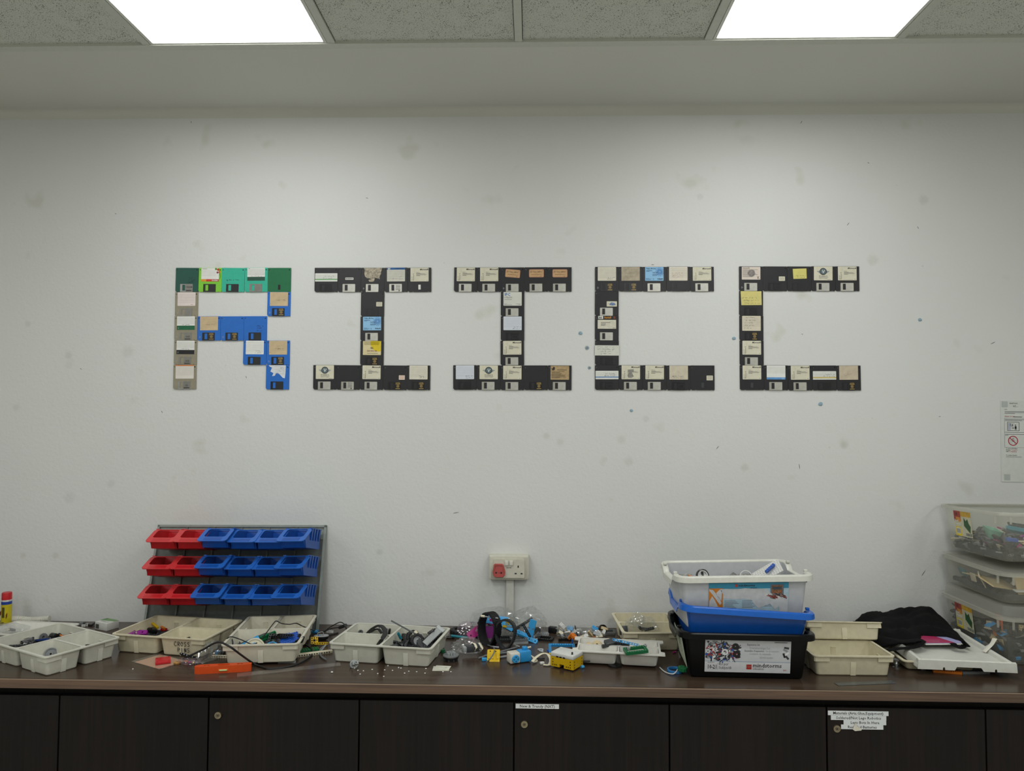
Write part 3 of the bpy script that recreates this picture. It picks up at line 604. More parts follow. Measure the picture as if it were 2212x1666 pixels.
LD = {'ms': 'cream printed label', 'ms_smudge': 'smudged cream printed label', 'lined': 'white lined label', 'lined_blue': 'pale blue lined label', 'lined_pink': 'pinkish lined label', 'hand': 'densely handwritten cream label', 'lined_cream': 'cream lined label', 'pinkpen': 'red-pen cream label', 'kodisk': 'fruit-printed label', 'band_green': 'green-banded lined label', 'band_black': 'black-banded lined label', 'band_blue2': 'blue-footed lined label', 'orange': 'orange-edged lined label', 'lined_dg': 'dark-green-banded lined label', 'tan': 'tan label', 'tangrey': 'stained grey label', 'tanmark': 'beige pencil-marked label', 'tanscratch': 'scratched beige label', 'torn_white': 'torn white label', 'torn_grey': 'torn mottled label', 'wide_green': 'wide green-striped label', 'wide_blue': 'wide blue-striped label', 'wide_yellow': 'wide yellow-striped label', 'strip': 'white wrap-around strip', 'header': 'blue-headed label', 'philips': 'light blue flower label', 'yellowcream': 'yellow and cream label', 'wings': 'winged-emblem label', 's3': 'small tan rounded sticker', 'ipc': 'blue-lettered white label', 'jaz': 'black and cream label', 'globe': 'grey globe label', 'brown': 'brown text-filled label', 'yellow_note': 'yellow sticky note', 'yellow_big': 'large yellow sticky note', 'small_c': 'tiny white sticker', 'small_r': 'small cream sticker', 'small_p': 'small pinkish sticker', 'small_t': 'small cream sticker', 'small_w': 'blotted cream sticker', 'pen': 'handwriting but no label', 'pen1': 'one handwritten line', None: 'no label'}
Bk, Bl, Ta = 'black', 'blue', 'taupe'
WORD = [
 ('R', 'letter R', -1.3854, 0.5719, {
  (0, 0): ('dark green', 'pen', 'l'), (0, 1): ('lime', 'kodisk', 'k'), (0, 2): ('turquoise', 'pen1', 'k'), (0, 3): ('turquoise', 'lined_dg', 'g'), (0, 4): ('green', None, 'e'),
  (1, 0): (Ta, 'lined_pink', 'g'), (1, 4): (Bl, 'tan', 'ko'), (2, 0): (Ta, 'band_green', 'g'), (2, 1): (Bl, 'tan', 'ko'), (2, 2): (Bl, None, 'ko'), (2, 3): (Bl, 'pen', 'k'),
  (3, 0): (Ta, 'band_black', 'g'), (3, 3): (Bl, 'lined', 'k'), (3, 4): (Bl, 'tan', 'ko'), (4, 0): (Ta, 'orange', 'l'), (4, 4): (Bl, 'torn_white', 'k')}),
 ('I', 'first letter I', -.8411, 0.5718, {
  (0, 0): (Bk, 'wide_green', 'h'), (0, 1): (Bk, 'small_c', 's'), (0, 2): (Bk, 'torn_grey', 's'), (0, 3): (Bk, 'header', 's'), (0, 4): (Bk, 'ms', 'w'),
  (1, 2): (Bk, 'small_r', 'h'), (2, 2): (Bk, 'philips', 's'), (3, 2): (Bk, 'yellowcream', 'o'),
  (4, 0): (Bk, 'wings', 's'), (4, 1): (Bk, None, 's'), (4, 2): (Bk, 'ms', 's'), (4, 3): (Bk, 'small_p', 'o'), (4, 4): (Bk, 'lined_cream', 'o')}),
 ('I', 'second letter I', -.3013, 0.5729, {
  (0, 0): (Bk, 'ms', 's'), (0, 1): (Bk, 'ms', 's'), (0, 2): (Bk, 's3', 's'), (0, 3): (Bk, 's3', 's'), (0, 4): (Bk, 's3', 's'),
  (1, 2): (Bk, 'ipc', 's'), (2, 2): (Bk, 'lined_blue', 'h'), (3, 2): (Bk, 'ms', 's'),
  (4, 0): (Bk, 'lined_blue', 'h'), (4, 1): (Bk, 'wings', 's'), (4, 2): (Bk, 'ms', 's'), (4, 3): (Bk, None, 'o'), (4, 4): (Bk, 'brown', 's')}),
 ('C', 'first letter C', .2395, 0.5746, {
  (0, 0): (Bk, 'lined_cream', 'o'), (0, 1): (Bk, 'tangrey', 'o'), (0, 2): (Bk, 'philips', 's'), (0, 3): (Bk, 'pinkpen', 'h'), (0, 4): (Bk, 'ms', 's'),
  (1, 0): (Bk, 'small_w', 's'), (2, 0): (Bk, 'jaz', 's'), (3, 0): (Bk, 'strip', 'h'),
  (4, 0): (Bk, 'wide_blue', 'h'), (4, 1): (Bk, 'ms_smudge', 's'), (4, 2): (Bk, 'ms', 's'), (4, 3): (Bk, 'tanscratch', 'h'), (4, 4): (Bk, 'small_t', 'd')}),
 ('C', 'second letter C', .7861, 0.5756, {
  (0, 0): (Bk, 'globe', 's'), (0, 1): (Bk, 'small_r', 'h'), (0, 2): (Bk, 'yellow_note', 'h'), (0, 3): (Bk, 'wings', 's'), (0, 4): (Bk, 'ms', 's'),
  (1, 0): (Bk, 'yellow_big', 'h'), (2, 0): (Bk, 'hand', 'o'), (3, 0): (Bk, 'ms', 's'),
  (4, 0): (Bk, 'ms', 'd'), (4, 1): (Bk, 'band_blue2', 's'), (4, 2): (Bk, 'ms', 's'), (4, 3): (Bk, 'wide_yellow', 'h'), (4, 4): (Bk, 'tanmark', 'o')})]
ORD = ['first', 'second', 'third', 'fourth', 'fifth']; ROWN = ['top', 'second', 'middle', 'fourth', 'bottom']
rd = random.Random(5); seed = 0
for letter, lname, ox, oz, cells in WORD:
    for (r, c), (col, lk, sh) in sorted(cells.items()):
        seed += 1
        full = r in (0, 4) and letter != 'R' or r == 0
        if full: pos = '%s in %s row of %s' % (ORD[c], ROWN[r], lname)
        elif letter == 'R': pos = 'in %s row, %s column of %s' % (ROWN[r], ORD[c], lname)
        else: pos = '%s from top in %s stem' % (ORD[r], lname)
        lab = '%s floppy disk with %s, %s' % (col, LD[lk], pos)
        x = ox + 0.0904 * (c + .5) + rd.uniform(-.0004, .0004); z = CAM.z + oz - 0.0943 * (r + .5) + rd.uniform(-.0004, .0004)
        t = thing('floppy_disk', lab, 'floppy disk', TR(x, -0.0008, z) @ RY(rd.uniform(-.5, .5)), 'floppy disks spelling a word on the wall')
        o = bpy.data.objects.new('shell', disk_shell(col)); COL.objects.link(o); o.parent = t
        sho = disk_shutter(sh[0], col, t, seed)
        if lk: disk_label(lk, t, {'s3': c - 2}.get(lk, seed))
        if sh in ('o', 'ko') :
            m = MB(); gold_print(m, .010 if sh == 'ko' else .0115); m.build('shutter_print', sho, smooth=False)
        if col in (Bl, Ta) and sh in ('ko', 'g') and r > 0 or (letter, r, c) in (('I', 0, 2), ('C', 0, 0)):
            m = MB(); hd_mark(m); m.build('disk_mark', o, smooth=False)
        if letter == 'R' and (r, c) in ((0, 0), (4, 0), (2, 0), (3, 0)):
            m = MB(); m.text({(0, 0): 'MAXELL', (4, 0): '52', (2, 0): '2DD', (3, 0): '2DD'}[(r, c)], .0075 if r == 0 else .009, INK, TR(.0085, -DT - .0012, -DH / 2 + (.014 if r else .018)) @ UP @ (RZ(180) if r in (0, 2, 3) else I4) @ TR(0, -.003, 0), .01, ax='CENTER'); m.quad(-.003, -DH / 2 + .0035, .019, -DH / 2 + .0065, -DT - .0012, INK)
            m.build('shutter_print', sho, smooth=False)
        if (letter, r, c) == ('I', 0, 3) and lname.startswith('first') or (lname, r, c) == ('first letter I', 4, 1):
            m = MB()
            for k in range(5): m.quad(-.001, -DH / 2 + .025 - k * .0042, .017, -DH / 2 + .0262 - k * .0042, -DT - .0012, INK)
            m.text('M', .007, INK, TR(.010, -DT - .0012, -DH / 2 + .002) @ UP, .04); m.build('shutter_print', sho, smooth=False)
# ------------------------------------------------------------------ blu-tack blobs and notice on the wall
PUT = pm('8fa9b8', 0.6, 0, 0.12, scale=300)
def lumpy(r, sx, sy, sz, seed, mat, sub=2, amp=.35, freq=1.6):
    import bmesh
    bm = bmesh.new(); bmesh.ops.create_icosphere(bm, subdivisions=sub, radius=1.0)
    V = []
    for v in bm.verts:
        n = 1 + amp * noise.noise(v.co * freq + Vector((seed * 3.7, seed * 1.3, seed)))
        V.append((v.co.x * n * r * sx, v.co.y * n * r * sy, v.co.z * n * r * sz))
    F = [tuple(x.index for x in f.verts) for f in bm.faces]; bm.free()
    return MB().add(V, F, mat)
for k, (px, py, r, w) in enumerate([(1254, 720, .008, 'between the second letter I and first letter C'), (1585, 731, .0075, 'just left of the second letter C'), (1364, 887, .0065, 'below the first letter C'), (1772, 873, .009, 'below the second letter C'), (1987, 691, .0075, 'right of the second letter C')]):
    p = aty(px, py); o = lumpy(r, 1, .25, .8, k + 2, PUT)
    solo('putty_blob', o, 'small blue adhesive putty blob stuck ' + w, 'putty', TR(p.x, -.001, p.z), 'putty blobs on the wall')
def stain_mat(hexc, dens):
    k = ('stain', hexc, dens)
    if k in MATS: return MATS[k]
    m, nt, b = nmat('stain_' + hexc); b.inputs['Base Color'].default_value = lin(hexc) + (1,); b.inputs['Roughness'].default_value = .8
    tc = nt.nodes.new('ShaderNodeTexCoord'); gr = nt.nodes.new('ShaderNodeTexGradient'); gr.gradient_type = 'SPHERICAL'
    mp = nt.nodes.new('ShaderNodeMapping'); mp.inputs['Scale'].default_value = (100, 100, 100)
    nz = nt.nodes.new('ShaderNodeTexNoise'); nz.inputs['Scale'].default_value = 220
    nt.links.new(tc.outputs['Object'], mp.inputs['Vector']); nt.links.new(mp.outputs[0], gr.inputs[0]); nt.links.new(tc.outputs['Object'], nz.inputs['Vector'])
    mu = nt.nodes.new('ShaderNodeMath'); mu.operation = 'MULTIPLY'; nt.links.new(gr.outputs['Fac'], mu.inputs[0]); nt.links.new(nz.outputs['Fac'], mu.inputs[1])
    mr = nt.nodes.new('ShaderNodeMapRange'); mr.inputs[1].default_value = .02; mr.inputs[2].default_value = .30; mr.inputs[4].default_value = dens * (.8 if dens > .7 else .20); nt.links.new(mu.outputs[0], mr.inputs[0]); nt.links.new(mr.outputs[0], b.inputs['Alpha'])
    MATS[k] = m; return m
wallo = bpy.data.objects['wall_back']
for px, py, r, c, d in [(148, 768, 9, '9a9a92', .5), (60, 700, 8, 'a5a5a0', .4), (120, 1200, 8, 'b09a72', .5), (50, 1200, 7, 'b09a72', .5), (1995, 432, 12, 'b5b3a4', .5), (1885, 562, 13, 'c9c3a4', .5), (1180, 942, 8, 'b0a07a', .5), (820, 1193, 8, 'a5a59c', .5), (1342, 950, 10, 'aaa898', .4), (1358, 997, 11, 'aaa898', .4), (1395, 905, 8, 'aaa898', .4), (1608, 1010, 9, 'b5aa86', .5), (1824, 962, 9, 'aaa898', .5), (1210, 955, 9, 'b0ae9e', .4), (276, 760, 14, 'b4b4ae', .4), (240, 1045, 9, 'b0b0aa', .4), (35, 880, 9, 'b0b0aa', .4), (150, 1075, 14, 'b0b0aa', .35), (1512, 425, 8, '9a9a92', .4), (1268, 752, 5, '6d8796', .8), (1273, 795, 4, '6d8796', .8)]:
    p = aty(px, py); s_ = r * 2.1e-3 / .01
    MB().add([(q[0], -.0001, q[1]) for q in circ(0, 0, .0102, 14)], [tuple(range(14))], stain_mat(c, d)).build('stain', wallo, wallo.matrix_world.inverted() @ TR(p.x, -.0003, p.z) @ Matrix.Scale(s_, 4), smooth=False)
for px, py, l, a in [(175, 797, 5, 30), (350, 890, 6, 60), (2145, 741, 12, -25), (1983, 492, 7, 70), (2030, 900, 4, 0), (413, 264, 5, 80), (1731, 264, 8, -60), (985, 1108, 14, -10), (793, 428, 6, 20), (1410, 572, 7, 5), (1832, 484, 9, -50), (1733, 722, 4, 40), (1876, 352, 5, 30), (250, 462, 4, 20), (1995, 1238, 16, -55), (1550, 967, 9, -50), (1727, 1008, 12, 85), (532, 815, 5, 70)]:
    p = aty(px, py); ll = l * 1.77e-3
    MB().plate([(-ll / 2, -.0006), (0, -.0012), (ll / 2, 0), (ll / 4, .0009), (-ll / 3, .0006)], [], .0, -.0002, pm('4c4b46', .8, 0, .1), 'xz').build('pen_mark', wallo, wallo.matrix_world.inverted() @ TR(p.x, -.0003, p.z) @ RY(a), smooth=False)
nz0 = aty(2161, 866)
nt_ = thing('notice', 'laminated white safety notice taped to the wall at the right edge', 'notice', TR(nz0.x - .001, -.0005, nz0.z) @ RY(0.6))
LAM = pm('d2d5d0', .22, 0, .02, .5); m = MB(); m.plate([(0, 0), (.226, 0), (.226, -.302), (0, -.302)][::-1], [], -.0002, -.0014, LAM, 'xz'); m.build('sheet', nt_, smooth=False)
m = MB(); yy = -.0017; NR = pm('a8283e', .6, 0, 0)
def tx(s, x, z, size, mat=INK, b=.0, sp=1.0): m.text(s, size, mat, TR(x, yy, z) @ UP, b, 0, 'LEFT', sp)
tx('RAFFLES', .0335, -.0115, .0066, INK, .02, 1.25); tx('LO', .046, -.0205, .0075, INK, .02, 1.2); m.quad(.046, -.0222, .066, -.0216, yy, INK); tx('NOTE', .0145, -.0335, .0036, INK, .02)
for k, w in enumerate((.075, .075, .038)): m.quad(.0145, -.0405 - k * .0036, .0145 + w, -.0392 - k * .0036, yy, PEN)
tx('WHAT TO DO', .0145, -.0605, .0058, NR, .02); m.quad(.046, -.0605, .078, -.0585, yy, INK)
for (a, b) in ((-.0645, -.1175), (-.1175, -.174)): m.plate([(.0135, a), (.0135, b), (.213, b), (.213, a)], [[(.0141, a - .0006), (.2124, a - .0006), (.2124, b + .0006), (.0141, b + .0006)]], yy + .0003, yy, PEN, 'xz')
for k, w in enumerate((.07, .062)): m.quad(.0155, -.0705 - k * .004, .0155 + w, -.0690 - k * .004, yy, PEN)
m.plate(rrect(.024, -.112, .068, -.079, .001, 1), [rrect(.0253, -.1107, .0667, -.0803, .0008, 1)], yy + .0003, yy, INK, 'xz'); m.quad(.0265, -.109, .0365, -.083, yy, pm('a9aebf', .6, 0, 0)); m.quad(.0345, -.0945, .0362, -.084, yy, PEN); m.plate(rrect(.038, -.096, .0475, -.0845, .0004, 1), [rrect(.0384, -.0956, .0471, -.0849, .0004, 1)], yy + .0003, yy, PEN, 'xz'); m.plate(circ(.0425, -.0885, .0018, 10), [], yy + .0003, yy, PEN, 'xz'); m.quad(.0405, -.0945, .0445, -.0905, yy, PEN)
m.plate([(.041, -.1002), (.041, -.1022), (.046, -.1022), (.046, -.1035), (.049, -.1012), (.046, -.0989), (.046, -.1002)], [], yy + .0003, yy, INK, 'xz'); m.plate(circ(.0542, -.0905, .0021, 12), [], yy + .0003, yy, INK, 'xz'); m.plate([(.0516, -.094), (.0505, -.103), (.0522, -.103), (.0515, -.1085), (.0535, -.1085), (.0545, -.102), (.0555, -.1085), (.0575, -.1085), (.0568, -.103), (.0585, -.103), (.0572, -.094)], [], yy + .0003, yy, INK, 'xz')
for k, w in enumerate((.07, .012)): m.quad(.0155, -.1255 - k * .004, .0155 + w, -.1240 - k * .004, yy, PEN)
cx, cz = .0445, -.149; m.plate(circ(cx, cz, .0185, 32), [circ(cx, cz, .0152, 32)], yy + .0003, yy, NR, 'xz')
m.plate([(-.0165, -.0016), (.0165, -.0016), (.0165, .0016), (-.0165, .0016)], [], yy + .0001, yy - .0001, NR, 'xz', TR(cx, 0, cz) @ RY(42))
m.plate([(cx - .002, cz + .010), (cx - .002, cz + .006), (cx - .0045, cz), (cx - .002, cz - .0035), (cx + .0025, cz - .0035), (cx + .005, cz), (cx + .0025, cz + .006), (cx + .0025, cz + .010)], [[(cx - .001, cz + .009), (cx + .0015, cz + .009), (cx + .0015, cz + .0055), (cx + .0036, cz), (cx + .002, cz - .0024), (cx - .0015, cz - .0024), (cx - .0032, cz), (cx - .001, cz + .0055)]], yy + .0003, yy, INK, 'xz')
for a in (-180, -145, -115, -65, -35, 0): m.quad(.0085, -.0004, .0125, .0004, yy, INK, TR(cx, 0, cz) @ RY(-a))
tx('To report attendance', .0178, -.1785, .0048, INK, .02); tx('Students: ', .0178, -.1845, .0048, INK, .02); tx('To msg For', .0375, -.1845, .0048, NR, .02); tx('Staff: ', .0178, -.1905, .0048, INK, .02); tx('To msg Emerg', .0290, -.1905, .0048, NR, .02); tx('To contact General', .0178, -.2045, .0050, INK, .02)
m.quad(.018, -.2095, .075, -.2083, yy, PEN); m.build('print', nt_, smooth=False)
TP = film('clear_tape', .12, 'c9cdd2', .25); m = MB()
for x0, z0 in ((.004, -.024), (.010, -.296)): m.plate(rrect(x0, z0, x0 + .022, z0 + .022, .0005, 1), [], -.0015, -.0019, TP, 'xz')
m.build('adhesive_tape', nt_, smooth=False)
# ------------------------------------------------------------------ socket, plug cover and trunking
SOC = pm('cdcabb', .35, 0, .03); SOC2 = pm('d9d7cc', .3, 0, .02); p0, p1 = aty(1057, 1199, -.03), aty(1142, 1253, -.03)
sx, sz = (p0.x + p1.x) / 2, (p0.z + p1.z) / 2; sw, sh_ = (p1.x - p0.x), (p0.z - p1.z)
so = thing('wall_socket', 'cream double wall socket with two rocker switches in a surface box', 'socket', TR(sx, 0, sz))
m = MB(); rings = []
for y, d in ((0, 0), (-.028, 0), (-.034, .0005), (-.037, .004)): rings.append([(p[0], y, p[1]) for p in rrect(-sw / 2 + d, -sh_ / 2 + d, sw / 2 - d, sh_ / 2 - d, .004, 2)][::-1])
m.loft(rings, SOC, True, True); m.build('back_box', so)
MB().plate(rrect(-.056, -.037, .058, .032, .003, 2), [rrect(.0325, .0005, .0370, .0092, .0003, 1), rrect(.0215, -.0235, .0292, -.0182, .0003, 1), rrect(.0435, -.0235, .0512, -.0182, .0003, 1)], -.037, -.0415, SOC, 'xz').build('face_plate', so, smooth=False)
MB().box((.036, -.0375, -.009), (.04, .0008, .04), BLKS).build('contact_slots', so)
for x in (-.0085, .0090): MB().rbox((x, -.0435, .0185), (.0128, .007, .0185), .0015, SOC2, RX(0)).build('rocker_switch', so)
m = MB(); m.text('MASTER', .0052, PEN, TR(.0005, -.0418, -.001) @ UP, .02, ax='CENTER'); m.build('lettering', so, smooth=False)
PLG = pm('b85450', .4, 0, .04)
m = MB(); out = [(-.0175, .0235), (.0095, .0235), (.014, .020), (.0215, -.006), (.0195, -.018), (.013, -.0255), (-.017, -.0255), (-.0235, -.018), (-.0255, -.006), (-.021, .020)]
out = [(x, z) for x, z in out][::-1]
m.plate(out, [], -.0415, -.049, PLG, 'xz'); m.plate([(x * .93, z * .93) for x, z in out], [[(x * .80 , z * .80) for x, z in out]], -.049, -.0515, PLG, 'xz')
for x in (-.0125, .0065): m.box((x, -.0494, -.0085), (.0055, .0012, .0055), BLKS)
m.box((-.003, -.0493, -.0085), (.006, .0008, .0012), pm('8f3f3c', .5, 0, .04))
solo('plug_cover', m, 'red plug-shaped cover pushed into the left of the wall socket', 'plug', TR(sx - .0345, 0, sz - .008), smooth=False)
q = aty(1099, 1300, -.012)
m = MB().rbox((0, -.008, 0), (.029, .016, 0.175), .0015, pm('cfcfc7', .4, 0, .03)); o = m.build('trim_4', None, TR(aty(1101.5, 1300, -.01).x, 0, sz - sh_ / 2 - .0875)); tag(o, kind='structure')
# ------------------------------------------------------------------ louvred panel with hanging bins
PGR = pm('6b716f', .38, 0, .06); PGR2 = pm('8b928e', .4, 0, .05)
LEAN = math.degrees(math.atan2(.10, .37)); PW, PH = .648, .385
PB = Vector((-1.100, -.106, ZT))          # foot of the panel, middle
PM = TR(*PB) @ RX(-LEAN) @ RY(-.35)
pan = thing('louvre_board', 'grey plastic louvre panel leaning on the wall, carrying red and blue bins', 'bin panel', PM)
MB().rbox((0, .004, PH / 2), (PW, .004, PH), .0015, PGR).build('back_sheet', pan)
m = MB()
for sx in (-1, 1): m.box((sx * (PW / 2 - .004), -.002, PH / 2), (.008, .012, PH), PGR2)
m.box((0, -.002, PH - .004), (PW, .012, .008), PGR2); m.build('edge_flange', pan, smooth=False)
cw = (PW - .016) / 6
MB().box((0, .0012, PH - .030), (PW - .016, .003, .046), PGR2).build('top_strip', pan, smooth=False)
for k in range(1, 6): MB().box((-PW / 2 + .008 + k * cw, -.0012, PH / 2 - .002), (.006, .006, PH - .012), pm('6a706e', .35, 0, .05)).build('rib', pan, smooth=False)
ROWZ = [.330, .2305, .1305]                 # louvre heights in the panel
for rz in ROWZ:
    rr = [(.002, .052), (-.007, .046), (-.009, .030), (-.0075, .030), (-.0055, .045), (.002, .050)]
    for k in range(6):
        xa, xb = -PW / 2 + .016 + k * cw, -PW / 2 + k * cw + cw - .002
        MB().loft([[(x, p[0], rz + p[1] - .03) for p in rr] for x in (xa, xb)], PGR, True, True).build('louvre', pan, smooth=False)
for x in (-.262, -.146, -.06, .06, .146, .262):
    m = MB(); m.lathe([(.0055, 0), (.0055, .003), (.003, .0035), (.003, .001), (.0001, .001)], PGR2, 12, TR(x, .002, .152) @ UP); m.build('screw_boss', pan)
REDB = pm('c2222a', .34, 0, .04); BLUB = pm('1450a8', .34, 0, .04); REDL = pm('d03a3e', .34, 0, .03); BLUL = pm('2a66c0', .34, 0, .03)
BW, BD, BH = .085, .155, .072
def make_bin(c, cl):
    """hopper bin; local origin at the middle of its back lower edge, opening faces -y"""
    parts = {}
    w = BW / 2; th = .0018
    m = MB()
    side = [(0, 0), (0, BH), (-.070, BH), (-.122, .030), (-.100, 0)]
    for sx in (-1, 1): m.plate(side, [], sx * w - th / 2, sx * w + th / 2, c, 'yz')
    m.box((0, -.050, th / 2), (BW, .100, th), c); m.box((0, -th / 2, BH / 2), (BW, th, BH), c)
    m.add([(-w, -.100, 0), (w, -.100, 0), (w, -.122, .030), (-w, -.122, .030), (-w, -.098, .0015), (w, -.098, .0015), (w, -.1195, .031), (-w, -.1195, .031)], [(0, 1, 2, 3), (7, 6, 5, 4)], c)
    m.box((0, -.0015, BH - .002), (BW + .006, .004, .006), c)
    parts['body'] = m
    # wide inclined mouth frame
    a = math.degrees(math.atan2(BH - .030, .052)); fl = .068
    m = MB(); F = TR(0, -.1262, .0262) @ RX(a)
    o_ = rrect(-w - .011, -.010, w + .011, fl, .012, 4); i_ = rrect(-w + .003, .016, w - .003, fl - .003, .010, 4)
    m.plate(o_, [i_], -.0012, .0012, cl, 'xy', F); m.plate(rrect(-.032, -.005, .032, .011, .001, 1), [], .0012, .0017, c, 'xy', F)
    parts['mouth_frame'] = m
    # straight top flange and buttress ribs along both sides
    for sx, nm in ((-1, 'side_flange'), (1, 'side_flange.r')):
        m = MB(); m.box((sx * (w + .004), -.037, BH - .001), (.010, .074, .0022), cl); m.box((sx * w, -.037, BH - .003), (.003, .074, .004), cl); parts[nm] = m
    for sx, nm in ((-1, 'side_skirt'), (1, 'side_skirt.r')):
        m = MB(); a_, b_ = sorted((sx * w, sx * (w + .0035))); m.plate([(0, 0), (0, .028), (-.110, .028), (-.099, 0)], [], a_, b_, c, 'yz'); parts[nm] = m
    for sx in (-1, 1):
        for k, y in enumerate((-.006, -.026, -.046, -.064)):
            m = MB(); x1 = sx * (w + .008); zb = BH - .002
            m.add([(sx * w, y - .006, zb), (x1, y - .006, zb), (x1, y + .006, zb), (sx * w, y + .006, zb), (sx * w, y - .0025, .028), (sx * (w + .0035), y - .0025, .028), (sx * (w + .0035), y + .0025, .028), (sx * w, y + .0025, .028)], [(0, 1, 2, 3), (7, 6, 5, 4), (0, 4, 5, 1), (1, 5, 6, 2), (2, 6, 7, 3), (3, 7, 4, 0)], c); parts['side_rib.%d%d' % (sx + 1, k)] = m
    for q_ in parts.values(): q_.v = [(x, y * 1.18, z) for x, y, z in q_.v]
    return parts
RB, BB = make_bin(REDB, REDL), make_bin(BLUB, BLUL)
FR = [0, 1.0, 1.94, 2.92, 3.90, 4.78]           # where the fronts stand, in bin pitches of 0.1 m
BDAT = {}
for r, rz in enumerate(ROWZ):
    for k in range(6):
        red = k < 2; src = RB if red else BB
        back = -.280 + k * .1005; front = -.280 + FR[k] * .1 + .004
        yaw = math.degrees(math.atan2(front - back, .125)) * .75
        fwd = .016 if k in (2, 5) else 0
        M_ = PM @ TR(back + .047 + (front - back) * .25, -.0095 - fwd, rz - .040 + (.0025 if k in (2, 5) else 0)) @ RZ(yaw) @ RX(0 if r else 2)
        lab = '%s plastic hopper bin, %s from left in %s row of the panel' % ('red' if red else 'blue', ['first', 'second', 'third', 'fourth', 'fifth', 'sixth'][k], ['top', 'middle', 'bottom'][r])
        t = thing('hopper_bin', lab, 'storage bin', M_, 'bins hanging on the louvre panel')
        for n, mm in src.items():
            key = (red, n)
            n = n.split('.')[0]
            if key not in BDAT: BDAT[key] = mm.build(n, t).data
            else:
                o = bpy.data.objects.new(n, BDAT[key]); COL.objects.link(o); o.parent = t
# ------------------------------------------------------------------ sorting trays
TC = {'grey': pm('cdccbf', .42, 0, .03), 'cream': pm('d4ccb0', .42, 0, .04), 'pale': pm('d6d1bf', .42, 0, .03), 'white': pm('dcdad2', .4, 0, .02)}
def shell_cup(m, x0, y0, x1, y1, H, c, dr=.008, r=.012, th=.0018, floor=.0022):
    A = [(p[0], p[1], H) for p in rrect(x0, y0, x1, y1, r, 4)]; B = [(p[0], p[1], .003) for p in rrect(x0 + dr, y0 + dr, x1 - dr, y1 - dr, r * .8, 4)]; B2 = [(p[0], p[1], 0) for p in rrect(x0 + dr + .003, y0 + dr + .003, x1 - dr - .003, y1 - dr - .003, r * .7, 4)]
    C = [(p[0], p[1], H) for p in rrect(x0 + th, y0 + th, x1 - th, y1 - th, r - th, 4)]; D = [(p[0], p[1], floor) for p in rrect(x0 + dr + th, y0 + dr + th, x1 - dr - th, y1 - dr - th, r * .6, 4)]
    m.loft([B2, B, A], c, True, False); m.loft([[*C], [*D]][::-1], c, False, False) if False else m.loft([C, D], c, False, True)
    return m
def make_tray(label, M_, color, cells, L=.345, W=.242, H=.062, out=None, ribs=True, group='sorting trays on the worktop', pads=True, lip=.0035):
    c = TC[color]; t = thing('sorting_tray', label, 'sorting tray', M_, group)
    out = out or rrect(-L / 2, -W / 2, L / 2, W / 2, .016, 5)
    m = MB(); m.plate(out, [rrect(a, b, cc, d, .011, 4) for a, b, cc, d in cells], H - lip, H, c)
    # rounded upper edge of the rim
    if pads:
        for sx in (-1, 1):
            for sy in (-1, 1):
                X, Yy = sx * (L / 2 - .0095), sy * (W / 2 - .0095)
                m.box((X - sx * .021, Yy + sy * .0018, H - .011), (.044, .0036, .016), c); m.box((X + sx * .0018, Yy - sy * .021, H - .011), (.0036, .044, .016), c)
    m.build('rim', t)
    for a, b, cc, d in cells:
        m = MB(); shell_cup(m, a - .0002, b - .0002, cc + .0002, d + .0002, H - .001, c)
        if ribs:
            for ax, sgn, pos, mid in ((1, -1, b, (a + cc) / 2), (1, 1, d, (a + cc) / 2), (0, -1, a, (b + d) / 2), (0, 1, cc, (b + d) / 2)):
                if abs(pos) < (W if ax else L) / 2 - .02: continue
                zt = H * .62; q = []
                for z, ins in ((0.001, .0075), (zt, .0035), (zt + .004, .0055)):
                    o_ = pos - sgn * ins + sgn * .0022
                    q.append([(mid + u, o_, z) if ax else (o_, mid + u, z) for u in (-.008, .008)] + [((mid + u), o_ - sgn * .005, z) if ax else (o_ - sgn * .005, mid + u, z) for u in (.008, -.008)])
                m.loft(q, c, True, True)
        m.build('compartment', t)
    return t
def cells3(L=.345, W=.242, e=.009, g=.004, flip=1):
    """one half-length compartment and two quarter ones"""
    a, b = L / 2 - e, W / 2 - e
    C = [(-a, -b, -g, b), (g, -b, a, -g), (g, g, a, b)]
    return C if flip > 0 else [(-x1, -y1, -x0, -y0) for x0, y0, x1, y1 in C]
def frame_from(p0, p1, z=0, along=0.0):      # a frame whose x axis runs from p0 to p1 on the worktop
    d = p1 - p0; a = math.degrees(math.atan2(d.y, d.x)); mid = (p0 + p1) / 2
    return TR(mid.x, mid.y, ZT + z) @ RZ(a + along)
T1 = TR(-1.552, -.423, ZT) @ RZ(-27.5)
make_tray('grey sorting tray at the far left, its corner at the worktop edge', T1, 'grey', cells3())
T2 = TR(-1.211, -.271, ZT + .0005) @ RZ(-8.5)
tr2 = make_tray('cream sorting tray with CROSS PINS written on its front', T2, 'cream', cells3())
T3 = TR(-.874, -.312, ZT + .008) @ RZ(7.0) @ RX(0)
make_tray('pale sorting tray in front of the panel, full of mixed parts and cable', T3 @ RZ(90), 'pale', cells3())
T4 = TR(-.464, -.336, ZT) @ RZ(-8.2)
make_tray('pale sorting tray of tyres and gears left of the caterpillar track', T4, 'grey', cells3(flip=-1))
T6 = TR(.408, -.152, ZT) @ RZ(2.5)
make_tray('cream two-row sorting tray against the wall, left of the box stack', T6, 'cream', [(-.096, .006, .096, .119), (-.096, -.119, .096, -.002)], L=.212, W=.258, H=.064)
a, b = .1455, .077
